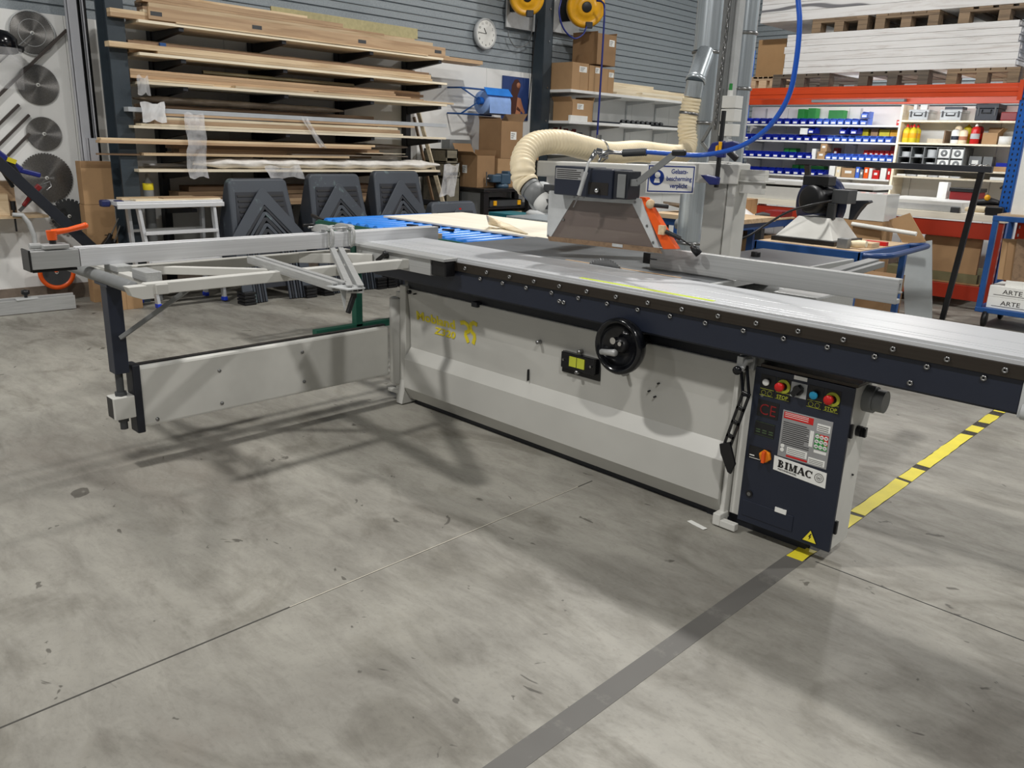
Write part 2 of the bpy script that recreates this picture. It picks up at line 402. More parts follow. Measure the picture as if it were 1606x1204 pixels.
B('trim_8', tape_mat('tape_glue_residue', (70, 66, 58), 0.6), None, ((-1.148, 2.74, 0.0), (-1.080, 7.4, 0.0006)))['kind'] = 'structure'
m_ = MB(); m_.obox((-1.515, 2.69, 0.0012), (0.045, -0.012, 0.002), (0.003, 0.011, 0), (0, 0, 0.0008))
tag(m_.build('paper_scrap', M['paper']), 'small white paper scrap lying on the floor in front of the saw base', 'scrap')


# ------------------------------------------------------------------ sliding table panel saw
saw = thing('panel_saw', (-2.5, 3.1, 0.0), 'long grey and navy panel saw with sliding table and overhead blade guard', 'panel saw')
def part(m_, name, mat, bevel=0.0, parent=None, label=None):
    o = m_.build(name, mat, parent or saw, bevel)
    if label: o['label'] = label
    return o
# base cabinet with folded front panel
m_ = MB()
m_.box((-3.53, 2.86, 0.03), (-1.45, 3.60, 0.72))
pf = [(2.86, 0.665), (2.784, 0.668), (2.786, 0.62), (2.800, 0.50), (2.805, 0.335), (2.757, 0.272), (2.756, 0.108), (2.800, 0.035), (2.86, 0.035)]
m_.prism(pf, 'x', -3.485, -1.47)
cab = part(m_, 'cabinet', M['machine_grey'], 0.006)
m_ = MB()
fl = [(2.755, 0.700), (2.755, 0.10), (2.735, 0.035), (2.735, 0.012), (2.86, 0.012), (2.86, 0.700)]
m_.prism([(2.775, 0.680), (2.775, 0.14), (2.745, 0.005), (2.86, 0.005), (2.86, 0.680)], 'x', -3.542, -3.490)
part(m_, 'end_flange', M['machine_grey'], 0.004)
m_ = MB(); m_.prism([(2.772, 0.672), (2.772, 0.02), (2.86, 0.02), (2.86, 0.672)], 'x', -1.468, -1.448)
m_.box((-1.475, 2.735, 0.006), (-1.442, 2.80, 0.055)); m_.box((-1.442, 2.735, 0.006), (-1.375, 2.765, 0.035))
part(m_, 'end_flange', M['machine_white'], 0.003)
m_ = MB(); m_.box((-3.47, 2.83, 0.0), (-1.50, 3.5, 0.045)); m_.box((-1.55, 2.82, 0.0), (-1.12, 2.87, 0.045)); part(m_, 'plinth', M['black_paint'])
m_ = MB(); m_.box((-3.50, 2.80, 0.665), (-1.46, 3.10, 0.76)); m_.box((-2.95, 2.765, 0.655), (-2.91, 2.81, 0.68)); part(m_, 'table_saddle', M['navy_dark'])
# small fittings on the front panel
m_ = MB()
for p in ((-2.497,2.785,0.556), (-2.243,2.785,0.56), (-2.251,2.785,0.463), (-1.99,2.785,0.512)):
    m_.lathe(p, (0, -1, 0), [(0.001, 0.02), (0.009, 0.018), (0.010, 0.0), (0.010, -0.02)], 10)
part(m_, 'panel_screw', M['steel'])
for p, r_ in (((-3.459,2.772,0.652), 0.011), ((-1.824,2.795,0.505), 0.004), ((-1.868,2.795,0.461), 0.004), ((-1.837,2.795,0.443), 0.004), ((-3.409,2.772,0.649), 0.004)):
    m_ = MB(); m_.cyl(Vector(p)+Vector((0, 0.012, 0)), Vector(p)+Vector((0, -0.006 if r_ > 0.01 else -0.008, 0)), r_, n=12); part(m_, 'panel_hole', M['slot'])
m_ = MB(); m_.box((-2.571-0.0015, 2.790, 0.346), (-2.571+0.0015, 2.81, 0.403)); part(m_, 'panel_mark', M['slot'])
# yellow lettering and emblem
m_ = MB()
lx, lz = -3.421, 0.507
m_.text('Mobland', (-3.424, 2.7982, 0.506), (1, 0, 0.0), (0, -0.117, 1), 0.066, 0.0008, bold=0.0018, sx=1.40)
part(m_, 'maker_lettering', M['yellow']); m_ = MB()
m_.text('Z320', (-3.272, 2.7996, 0.452), (1, 0, 0.0), (0, -0.019, 1), 0.052, 0.0008, shear=0.15, bold=0.0014, sx=1.48)
part(m_, 'model_lettering', M['yellow'])
def stroke(pts, wd, y):
    m_ = MB(); L_ = []; R2 = []
    for k, (x0, z0) in enumerate(pts):
        a = Vector(pts[max(k-1, 0)]); b = Vector(pts[min(k+1, len(pts)-1)]); d = (b-a).normalized(); n_ = Vector((-d.y, d.x))*wd/2
        L_.append((x0+n_.x, z0+n_.y)); R2.append((x0-n_.x, z0-n_.y))
    py_ = lambda z: (2.800-0.117*(z-0.50) if z > 0.50 else 2.800+0.019*(0.50-z))-0.0022
    for k in range(len(L_)-1): m_.plate([(a, py_(b), b) for a, b in (L_[k], L_[k+1], R2[k+1], R2[k])], (0, 0.0015, 0))
    part(m_, 'maker_emblem', M['yellow'])
stroke([(-3.060, 0.548), (-3.030, 0.556), (-3.006, 0.548), (-2.995, 0.528), (-3.002, 0.512), (-3.022, 0.504), (-3.026, 0.488), (-3.014, 0.470), (-3.004, 0.452)], 0.022, 2.7990)
stroke([(-2.932, 0.560), (-2.960, 0.566), (-2.978, 0.556), (-2.986, 0.536), (-2.978, 0.516), (-2.958, 0.502), (-2.956, 0.484), (-2.968, 0.452)], 0.022, 2.7990)
# angle gauge window
g0 = (-2.34,2.775,0.54); g1 = (-2.139,2.775,0.498)
m_ = MB(); m_.box((-2.345, 2.768, 0.470), (-2.150, 2.800, 0.545)); m_.box((-2.36, 2.795, 0.44), (-2.135, 2.81, 0.555))
ga = part(m_, 'angle_gauge', [M['black_gloss']], 0.004)
m_ = MB(); m_.box((-2.292, 2.764, 0.486), (-2.204, 2.770, 0.532)); part(m_, 'gauge_window', M['lime'], parent=ga)
m_ = MB(); m_.box((-2.249, 2.7625, 0.486), (-2.247, 2.766, 0.532)); part(m_, 'gauge_needle', M['slot'], parent=ga)
m_ = MB()
for xx in (-2.328, -2.168): m_.cyl((xx, 2.763, 0.508), (xx, 2.770, 0.508), 0.006, n=10)
part(m_, 'gauge_screw', M['steel'], parent=ga)
# hand wheel
wc = Vector((-1.905, 2.62, 0.678))
m_ = MB()
m_.lathe(wc, (0, -1, 0), [(0.0005, -0.03), (0.085, -0.03), (0.108, -0.022), (0.116, 0.0), (0.116, 0.022), (0.108, 0.032), (0.098, 0.030), (0.092, 0.015), (0.075, 0.0), (0.045, -0.008), (0.0005, -0.008)], 40)
hw = part(m_, 'hand_wheel', M['black_gloss'])
m_ = MB(); m_.lathe(wc, (0, -1, 0), [(0.0005, 0.018), (0.018, 0.018), (0.030, 0.010), (0.034, -0.01), (0.034, -0.02)], 20); part(m_, 'hub', M['black'], parent=hw)
m_ = MB(); m_.cyl(wc+Vector((-0.018, -0.008, 0.022)), wc+Vector((-0.018, -0.034, 0.022)), 0.014, n=14); m_.cyl(wc+Vector((0.012, -0.008, 0.014)), wc+Vector((0.012, -0.028, 0.014)), 0.009, n=12); part(m_, 'lock_stud', M['chrome'], parent=hw)
m_ = MB(); m_.lathe(wc+Vector((-0.068, -0.04, -0.032)), (1, -0.15, 0.16), [(0.0005, 0), (0.012, 0.002), (0.013, 0.05), (0.015, 0.078), (0.012, 0.086), (0.0005, 0.086)], 14); part(m_, 'wheel_handle', M['alu_dull'], parent=hw)
m_ = MB(); m_.cyl((-1.905, 2.64, 0.678), (-1.905, 2.80, 0.678), 0.022, n=14); part(m_, 'wheel_shaft', M['black'], parent=hw)
# carriage support beam and sliding table
BX0, BX1 = -3.62, -0.50
m_ = MB(); m_.box((BX0, 2.655, 0.745), (BX1, 2.99, 0.847)); m_.box((BX0, 2.665, 0.738), (BX1, 2.98, 0.75))
part(m_, 'support_beam', M['navy'], 0.003)
m_ = MB(); m_.box((BX0+0.1, 2.642, 0.847), (0.12, 2.665, 0.888)); part(m_, 'guide_strip', M['brown_strip'], 0.0015)
m_ = MB(); m_.box((BX1, 2.648, 0.735), (BX1+0.03, 2.99, 0.85)); m_.cyl((BX1+0.01, 2.66, 0.755), (BX1+0.06, 2.66, 0.755), 0.026, n=16); part(m_, 'beam_end_cap', M['light_grey'], 0.003)
m_ = MB(); m_.box((-3.70, 2.66, 0.847), (0.10, 3.02, 0.888)); part(m_, 'carriage', M['black'])
m_ = MB()
z0, z1 = 0.888, 0.912
for a, b in ((2.650, 2.700), (2.705, 2.735), (2.740, 2.848), (2.853, 3.040)): m_.box((-3.72, a, z0), (0.15, b, z1))
m_.box((-3.72, 2.70, z0), (0.15, 2.855, z1-0.008)); m_.box((-3.72, 2.646, z0), (0.15, 2.650, z1-0.010))
part(m_, 'sliding_table', M['alu'], 0.0012)
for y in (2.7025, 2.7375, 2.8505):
    m_ = MB(); m_.box((-3.715, y-0.0022, z1-0.0075), (0.145, y+0.0022, z1-0.0012)); part(m_, 'table_slot_shade', M['slot'])  # black strips stand in for the shade down in the slots
m_ = MB(); m_.box((-2.185, 2.668, 0.912), (-1.538, 2.692, 0.9128)); part(m_, 'yellow_strip', M['hivis'], label='fluorescent yellow tape strip')
# screws along the beam, each its own part
bolt = MB(); bolt.lathe((0, 0, 0), (0, -1, 0), [(0.0035, 0.002), (0.0035, 0.007), (0.0085, 0.008), (0.0095, 0.0), (0.0095, -0.004)], 12)
bp = bolt.build('beam_bolt', M['steel'], saw); bmesh_ = bp.data; first = True
def add_bolt(x, y, z):
    global first
    o = bp if first else bp.copy()
    if not first: COL.objects.link(o)
    first = False; o.location = (x, y, z)
for x in (-2.771, -2.622, -2.472, -2.319, -2.167, -2.013, -1.859, -1.706, -1.55, -1.392, -1.237, -1.08, -0.923, -0.763, -0.603): add_bolt(x, 2.655, 0.830)
for x in (-2.865, -2.716, -2.566, -2.415, -2.266, -2.114, -1.961, -1.805, -1.649, -1.493, -1.34, -1.183, -1.026, -0.867, -0.707, -0.55): add_bolt(x, 2.642, 0.868)
for x, z in ((-2.272, 0.801), (-2.248, 0.799), (-0.803, 0.769)): add_bolt(x, 2.655, z)
# grey edge profile carrying the outrigger, with its knob
m_ = MB(); m_.box((-3.66, 2.56, 0.895), (-2.93, 2.655, 0.910)); m_.box((-3.66, 2.575, 0.815), (-3.045, 2.600, 0.900)); m_.box((-3.66, 2.60, 0.815), (-3.05, 2.66, 0.825))
part(m_, 'edge_profile', M['alu_dull'], 0.002)
m_ = MB(); m_.box((-3.045, 2.58, 0.82), (-2.94, 2.645, 0.893)); part(m_, 'edge_lock_block', M['black'], 0.006)
m_ = MB(); k0 = Vector((-3.385, 2.55, 0.872)); m_.cyl(k0, k0+Vector((0, 0.03, 0)), 0.014, n=12); m_.beam(k0+Vector((0.035, -0.015, 0.016)), k0+Vector((-0.03, -0.02, -0.026)), 0.018, 0.02); m_.sphere(k0+Vector((0.035, -0.015, 0.018)), 0.016); part(m_, 'clamp_lever', M['black'], 0.004)

# ---------------- outrigger frame
fr = MB()
fr.beam((-3.235, 1.27, 0.852), (-3.235, 2.60, 0.852), 0.045, 0.046)
of = part(fr, 'outrigger_rail', M['machine_white'], 0.004)
m_ = MB(); m_.beam((-3.80, 1.27, 0.835), (-3.80, 2.62, 0.835), 0.045, 0.05); part(m_, 'outrigger_rail', M['machine_grey'], 0.004)
m_ = MB(); m_.beam((-3.90, 1.29, 0.848), (-3.275, 1.98, 0.848), 0.035, 0.035); part(m_, 'outrigger_brace', M['machine_white'], 0.003)
m_ = MB(); m_.beam((-3.75, 2.28, 0.842), (-3.52, 2.58, 0.842), 0.05, 0.05); part(m_, 'outrigger_brace', M['machine_white'], 0.003)
m_ = MB(); m_.beam((-4.02, 1.33, 0.850), (-3.20, 1.33, 0.850), 0.05, 0.04); part(m_, 'end_rail', M['machine_grey'], 0.003)
m_ = MB(); m_.box((-3.72, 1.30, 0.868), (-3.58, 1.365, 0.895)); part(m_, 'rail_block', M['alu_dull'], 0.003)
m_ = MB(); m_.box((-3.42, 1.30, 0.868), (-3.28, 1.365, 0.908)); part(m_, 'rail_block', M['alu_dull'], 0.003)
m_ = MB(); m_.prism([(1.255, 0.868), (1.20, 0.868), (1.215, 0.83), (1.255, 0.815), (1.30, 0.815), (1.30, 0.868)], 'x', -3.262, -3.212); part(m_, 'roller_bracket', M['machine_white'], 0.002)
m_ = MB(); m_.lathe((-4.02, 1.245, 0.853), (1, 0, 0), [(0.0005, 0), (0.024, 0), (0.026, 0.004), (0.026, 0.735), (0.024, 0.74), (0.0005, 0.74)], 20); rl = part(m_, 'end_roller', M['mid_grey'])
m_ = MB(); m_.cyl((-3.285, 1.245, 0.853), (-3.255, 1.245, 0.853), 0.011, n=6); part(m_, 'roller_nut', M['steel'], parent=rl)
# swing arm with telescopic post
m_ = MB(); m_.box((-3.60, 1.335, 0.175), (-3.545, 2.70, 0.455)); arm = part(m_, 'swing_arm', M['machine_white'], 0.012)
m_ = MB(); m_.box((-3.603, 1.34, 0.4545), (-3.575, 2.70, 0.462)); part(m_, 'arm_edging', M['black'], parent=arm)
m_ = MB()
for p in ((-3.545,1.704,0.375), (-3.545,1.706,0.214), (-3.545,2.151,0.395), (-3.545,2.155,0.238), (-3.545,1.397,0.202)):
    m_.lathe(p, (1, 0, 0), [(0.0005, 0.006), (0.008, 0.005), (0.009, 0.0), (0.009, -0.01)], 10)
part(m_, 'arm_screw', M['steel'], parent=arm)
m_ = MB(); m_.box((-3.615, 1.305, 0.155), (-3.535, 1.340, 0.47)); ep = part(m_, 'arm_end_plate', M['navy_dark'], 0.006, parent=arm)
m_ = MB(); m_.box((-3.615, 1.215, 0.235), (-3.535, 1.305, 0.335)); part(m_, 'post_socket', M['machine_white'], 0.004)
m_ = MB(); m_.box((-3.612, 1.2145, 0.24), (-3.55, 1.2175, 0.33)); part(m_, 'socket_slot', M['black'])
m_ = MB(); m_.box((-3.605, 1.235, 0.44), (-3.535, 1.295, 0.835)); m_.box((-3.64, 1.225, 0.822), (-3.50, 1.31, 0.835)); part(m_, 'support_post', M['navy'], 0.003)
m_ = MB(); m_.cyl((-3.575, 1.262, 0.18), (-3.575, 1.262, 0.45), 0.016, n=16); m_.cyl((-3.575, 1.262, 0.335), (-3.575, 1.262, 0.35), 0.027, n=6); m_.cyl((-3.575, 1.262, 0.215), (-3.575, 1.262, 0.232), 0.024, n=6); part(m_, 'post_rod', M['dark_grey'])
m_ = MB(); m_.beam((-3.53, 1.27, 0.60), (-3.24, 1.45, 0.832), 0.018, 0.018); part(m_, 'post_strut', M['mid_grey'], 0.002)
# hinge of the arm on the cabinet end
m_ = MB(); m_.lathe((-3.605, 2.82, 0.10), (0, 0, 1), [(0.0005, 0), (0.052, 0), (0.055, 0.004), (0.055, 0.49), (0.05, 0.495), (0.0005, 0.495)], 24); m_.box((-3.60, 2.80, 0.10), (-3.53, 2.86, 0.595)); part(m_, 'arm_hinge', M['machine_grey'])
m_ = MB(); m_.box((-3.61, 2.80, 0.598), (-3.52, 2.88, 0.632)); m_.box((-3.64, 2.76, 0.05), (-3.52, 2.87, 0.07)); m_.box((-3.60, 2.79, 0.0), (-3.545, 2.85, 0.10)); part(m_, 'hinge_bracket', M['machine_grey'], 0.004)

# ---------------- crosscut fence on the outrigger
m_ = MB()
m_.box((-3.735, 1.19, 0.893), (-3.66, 3.155, 0.963)); m_.box((-3.735, 1.19, 0.963), (-3.715, 3.155, 0.970)); m_.box((-3.70, 1.19, 0.963), (-3.66, 3.155, 0.968))
cf = part(m_, 'crosscut_fence', M['alu_y'], 0.0015)
m_ = MB(); m_.box((-3.733, 1.005, 0.893), (-3.662, 1.187, 0.966)); part(m_, 'fence_extension', M['alu_dull_y'], 0.002, parent=cf)
m_ = MB(); m_.box((-3.75, 0.995, 0.885), (-3.655, 1.003, 0.972)); m_.box((-3.755, 1.01, 0.878), (-3.68, 1.18, 0.888)); part(m_, 'fence_end_cap', M['black'], 0.002, parent=cf)
m_ = MB(); m_.box((-3.735, 3.157, 0.896), (-3.672, 3.195, 0.925)); part(m_, 'wood_end_block', M['pine'], parent=cf)
lc = Vector((-3.69, 1.10, 0.972))
m_ = MB(); m_.box(lc+Vector((-0.03, -0.045, 0)), lc+Vector((0.03, 0.055, 0.018))); m_.cyl(lc+Vector((-0.01, -0.085, 0.012)), lc+Vector((-0.01, -0.045, 0.012)), 0.012, n=12); sl = part(m_, 'stop_slide', M['alu_dull_y'], 0.004, parent=cf)
m_ = MB(); m_.cyl(lc+Vector((0, 0.0, 0.018)), lc+Vector((0, 0, 0.034)), 0.013, n=12); m_.m = 1; m_.cyl(lc+Vector((0, 0, 0.034)), lc+Vector((0, 0, 0.072)), 0.018, 0.021, n=14); m_.tube([lc+Vector((0, 0, 0.063)), lc+Vector((0.01, 0.06, 0.072)), lc+Vector((0.02, 0.125, 0.088))], [0.014, 0.011, 0.013], 10); m_.sphere(lc+Vector((0.02, 0.125, 0.088)), 0.0135); part(m_, 'stop_lever', [M['black'], M['orange']], parent=cf)
# two flip stops hooked over the fence
def flip_stop(y):
    m_ = MB(); pts = [(-3.79, 0.968), (-3.79, 0.985), (-3.74, 1.006), (-3.65, 1.006), (-3.618, 0.985), (-3.614, 0.94), (-3.63, 0.90), (-3.655, 0.888), (-3.655, 0.968)]
    inner = [(-3.648, 0.975), (-3.648, 0.905), (-3.632, 0.915), (-3.624, 0.95), (-3.632, 0.975)]
    m_.prism([(-3.79, 0.970), (-3.79, 0.988), (-3.745, 1.008), (-3.65, 1.008), (-3.63, 1.0), (-3.63, 0.985), (-3.70, 0.985), (-3.70, 0.970)], 'y', y, y+0.032)
    m_.tube([(-3.64, y+0.016, 0.995), (-3.618, y+0.016, 0.98), (-3.612, y+0.016, 0.95), (-3.62, y+0.016, 0.92), (-3.642, y+0.016, 0.896), (-3.652, y+0.016, 0.905), (-3.652, y+0.016, 0.98)], 0.0085, 8)
    return part(m_, 'flip_stop', M['alu_dull_y'], 0.003, parent=cf)
flip_stop(2.385); flip_stop(2.515)
m_ = MB(); m_.cyl((-3.64, 2.41, 0.995), (-3.64, 2.53, 0.995), 0.004, n=8); m_.cyl((-3.78, 2.36, 0.99), (-3.78, 2.56, 0.99), 0.006, n=8); part(m_, 'stop_rod', M['steel'], parent=cf)
# two slotted mitre profiles meeting at a point in front of the rail
def profile(p0, p1, name, nrm_up=(0, 0, 1)):
    m_ = MB(); p0, p1 = Vector(p0), Vector(p1); d = (p1-p0).normalized(); sd = d.cross(Vector((0, 0, 1))).normalized(); up = Vector((0, 0, 1))
    L = (p1-p0)
    for off, wd, zc, h in ((-0.021, 0.026, 0.0, 0.008), (0.021, 0.026, 0.0, 0.008), (0, 0.066, -0.026, 0.008), (-0.031, 0.006, -0.013, 0.022), (0.031, 0.006, -0.013, 0.022), (-0.010, 0.004, -0.013, 0.022), (0.010, 0.004, -0.013, 0.022)):
        m_.beam(p0+sd*off+up*zc, p1+sd*off+up*zc, wd, h)
    return part(m_, name, M['alu_dull'], 0.001)
profile((-3.573,1.928,0.893), (-2.724,1.835,0.893), 'mitre_profile')
profile((-3.679,2.461,0.893), (-2.642,1.85,0.893), 'mitre_profile')
q = Vector((-2.673,1.835,0.88))
m_ = MB(); m_.plate([q+Vector((-0.07, -0.05, 0.0)), q+Vector((0.05, -0.03, 0)), q+Vector((0.05, 0.05, 0)), q+Vector((-0.04, 0.05, 0))], (0, 0, 0.006)); m_.prism([(q.y-0.03, 0.878), (q.y+0.0, 0.878), (q.y-0.01, 0.79)], 'x', q.x-0.01, q.x-0.004); part(m_, 'mitre_joint_plate', M['light_grey'], 0.001)
m_ = MB(); m_.cyl(q+Vector((0, 0.03, -0.005)), q+Vector((0, 0.03, -0.04)), 0.012, n=12); m_.beam(q+Vector((0, 0.03, -0.03)), q+Vector((0.0, 0.0, -0.10)), 0.018, 0.018); part(m_, 'joint_lever', M['black'], 0.004)

# ---------------- control cabinet
FX0, FX1, FY = -1.375, -1.003, 2.750
m_ = MB(); m_.box((FX0+0.006, FY+0.012, 0.062), (FX1-0.004, 2.915, 0.685)); m_.prism([(2.915, 0.685), (3.02, 0.685), (2.915, 0.30)], 'x', -1.36, -1.02); m_.box((-1.44, 2.80, 0.05), (-1.37, 3.1, 0.72))
cc = part(m_, 'control_cabinet', M['machine_white'], 0.003)
m_ = MB(); m_.box((FX0+0.02, FY-0.005, 0.688), (FX1+0.01, 2.94, 0.700)); part(m_, 'cabinet_hood', M['brown_strip'], 0.002, parent=cc)  # brown colour stands in for the shadow along the cabinet top
m_ = MB(); m_.box((FX0, FY-0.004, 0.060), (FX1, FY+0.012, 0.685)); door = part(m_, 'panel_door', M['navy'], 0.003, parent=cc)
m_ = MB()
for zz in (0.50, 0.13): m_.box((FX1-0.002, FY+0.012, zz), (FX1+0.008, FY+0.024, zz+0.05))
m_.cyl((FX1-0.004, 2.86, 0.335), (FX1+0.002, 2.86, 0.335), 0.004, n=8); part(m_, 'door_hinge', M['black'], parent=cc)
m_ = MB(); m_.cyl((FX1-0.004, 2.875, 0.625), (FX1+0.03, 2.875, 0.625), 0.048, n=24); m_.cyl((FX1+0.03, 2.875, 0.625), (FX1+0.065, 2.875, 0.625), 0.040, n=24); part(m_, 'side_knob', M['mid_grey'], 0.003, parent=cc)
m_ = MB(); m_.cyl((FX1-0.004, 2.84, 0.51), (FX1+0.012, 2.84, 0.51), 0.020, n=16); m_.box((FX1+0.01, 2.832, 0.492), (FX1+0.03, 2.848, 0.528)); part(m_, 'side_switch', M['black_gloss'], 0.002, parent=cc)
DY = FY-0.004
# push buttons: black plates, caps
def bplate(x, z, w_=0.058, h=0.082, zc=-0.012):
    m_ = MB(); m_.box((x-w_/2, DY-0.0015, z+zc-h/2), (x+w_/2, DY+0.001, z+zc+h/2)); return part(m_, 'button_plate', M['black'], parent=cc)
for x, z in ((-1.318, 0.634), (-1.256, 0.634), (-1.135, 0.634), (-1.074, 0.634)): bplate(x, z)
def cap(x, z, r, mat, name, h=0.022, ring=None):
    m_ = MB()
    if ring: m_.lathe((x+0.006, DY, z-0.001), (0, -1, 0), [(r*0.9, 0.0), (r*1.55, 0.001), (r*1.55, 0.004), (r*1.4, 0.005), (r*0.9, 0.005)], 24); part(m_, 'button_ring', M['lime'], parent=cc); m_ = MB()
    m_.lathe((x, DY, z), (0, -1, 0), [(r*0.75, 0.0), (r*0.75, h*0.5), (r, h*0.55), (r, h*0.9), (r*0.85, h), (0.0005, h*1.02)], 22); part(m_, name, mat, parent=cc, label={'w': 'white push button', 'r': 'red mushroom stop button', 'b': 'blue push button'}[name[0]] if False else None)
cap(-1.322, 0.636, 0.013, M['white_paint'], 'white_button', 0.014)
cap(-1.262, 0.634, 0.017, M['red'], 'stop_button', 0.032, True)
cap(-1.137, 0.631, 0.015, M['blue_btn'], 'blue_button', 0.018)
cap(-1.078, 0.630, 0.017, M['red'], 'stop_button', 0.032, True)
m_ = MB(); m_.box((-1.228, DY-0.002, 0.605), (-1.168, DY+0.001, 0.660)); sp = part(m_, 'selector_plate', M['light_grey'], parent=cc)
m_ = MB(); m_.cyl((-1.198, DY, 0.634), (-1.198, DY-0.012, 0.634), 0.019, n=18); m_.obox((-1.198, DY-0.018, 0.634), (0.008, 0, -0.006), (0.013, 0, 0.017), (0, 0.012, 0)); part(m_, 'selector_knob', M['black_gloss'], parent=cc)
m_ = MB(); m_.box((-1.222, DY-0.002, 0.670), (-1.172, DY+0.001, 0.684)); part(m_, 'selector_tag', M['paper'], parent=cc)
m_ = MB()
for x in (-1.256, -1.074): m_.text('STOP', (x, DY-0.0022, 0.586), (1, 0, 0), (0, 0, 1), 0.0185, 0.0003, 'CENTER', bold=0.0002)
def circ(x, z, r, y=None):
    y = DY-0.0022 if y is None else y
    m_.lathe((x, y, z), (0, -1, 0), [(r-0.0008, 0), (r, 0), (r, 0.0004), (r-0.0008, 0.0004), (r-0.0008, 0)], 16)
for x in (-1.318, -1.135): circ(x-0.012, 0.594, 0.009); circ(x+0.012, 0.594, 0.009)
for x in (-1.318, -1.256, -1.135, -1.074):
    for a, b in (((x-0.027, 0.5825), (x+0.027, 0.5835)), ((x-0.027, 0.6075), (x+0.027, 0.6085))): m_.box((a[0], DY-0.0022, a[1]), (b[0], DY-0.001, b[1]))
part(m_, 'button_lettering', M['lime'], parent=cc)
m_ = MB(); m_.box((-1.347, DY-0.0012, 0.500), (-1.263, DY+0.001, 0.565)); part(m_, 'approval_plate', M['black'], parent=cc)
m_ = MB(); m_.text('CE', (-1.305, DY-0.0022, 0.510), (1, 0, 0), (0, 0, 1), 0.060, 0.0004, 'CENTER', bold=-0.0004, sx=0.95); part(m_, 'approval_mark', M['red_dark'], parent=cc)
m_ = MB(); m_.cyl((-1.335, DY-0.002, 0.580), (-1.335, DY+0.001, 0.580), 0.006, n=12); part(m_, 'panel_lock', M['steel'], parent=cc)
# data plate
m_ = MB(); m_.box((-1.348, DY-0.0012, 0.425), (-1.268, DY+0.001, 0.480)); part(m_, 'data_plate', M['black'], parent=cc)
m_ = MB()
for x in (-1.342, -1.316, -1.290):
    for z in (0.437, 0.446): m_.box((x, DY-0.002, z), (x+0.017, DY, z+0.004))
for a, b in (((-1.346, 0.427), (-1.270, 0.4278)), ((-1.346, 0.4775), (-1.270, 0.4783))): m_.box((a[0], DY-0.002, a[1]), (b[0], DY, b[1]))
part(m_, 'data_text', plain('dim_green_print', (70, 90, 60), 0.5), parent=cc)
# instruction plate with speed table
PX0, PX1, PZ0, PZ1 = -1.246, -1.058, 0.368, 0.548
m_ = MB(); m_.box((PX0, DY-0.0012, PZ0), (PX1, DY+0.001, PZ1)); part(m_, 'instruction_plate', M['grey_label'], 0.002, parent=cc)
m_ = MB(); m_.box((PX0+0.006, DY-0.002, 0.518), (PX0+0.118, DY, 0.543)); part(m_, 'red_print', M['red'], parent=cc)
m_ = MB(); m_.box((-1.098, DY-0.002, 0.475), (-1.066, DY, 0.492)); m_.box((-1.080, DY-0.002, 0.455), (-1.066, DY, 0.476)); part(m_, 'red_print', M['red'], parent=cc)
m_ = MB(); m_.box((PX0+0.034, DY-0.002, 0.374), (PX0+0.115, DY, 0.381)); part(m_, 'red_print', M['red'], parent=cc)
m_ = MB(); m_.box((-1.114, DY-0.0018, 0.435), (-1.066, DY, 0.491)); part(m_, 'green_print', M['green_box'], parent=cc)
m_ = MB()
for a, b in (((-1.112, 0.503), (-1.064, 0.530)), ((-1.134, 0.437), (-1.120, 0.497)), ((-1.112, 0.420), (-1.066, 0.430)), ((PX0+0.034, 0.386), (PX0+0.112, 0.412)), ((-1.128, 0.374), (-1.066, 0.398))): m_.box((a[0], DY-0.002, a[1]), (b[0], DY, b[1]))
for i in range(3):
    for j in range(3): m_.cyl((-1.106+i*0.016, DY-0.0026, 0.445+j*0.0185), (-1.106+i*0.016, DY, 0.445+j*0.0185), 0.0072, n=14)
for z in (0.412, 0.396): m_.cyl((PX0+0.016, DY-0.0026, z), (PX0+0.016, DY, z), 0.0075, n=14)
for z in (0.538, 0.532, 0.525): m_.box((PX0+0.010, DY-0.0026, z), (PX0+0.010+0.09, DY, z+0.0018))
part(m_, 'white_print', M['paper'], parent=cc)
m_ = MB(); random.seed(2)
for i in range(12): m_.box((PX0+0.008, DY-0.0018, 0.420+i*0.0075), (PX0+0.008+random.uniform(0.085, 0.108), DY, 0.4225+i*0.0075))
for i in range(3): m_.box((-1.110, DY-0.0026, 0.507+i*0.007), (-1.070, DY, 0.509+i*0.007)); m_.box((-1.125, DY-0.0026, 0.378+i*0.006), (-1.072, DY, 0.3795+i*0.006)); m_.box((PX0+0.037, DY-0.0026, 0.391+i*0.007), (PX0+0.105, DY, 0.3925+i*0.007))
for i, row in enumerate((('68','57','50'),('96','78','68'),('64','83','98'))):
    for j, tx in enumerate(row): m_.text(tx, (-1.106+j*0.016, DY-0.0028, 0.4420+i*0.0185), (1, 0, 0), (0, 0, 1), 0.009, 0.0002, 'CENTER')
part(m_, 'black_print', M['card_black'], parent=cc)
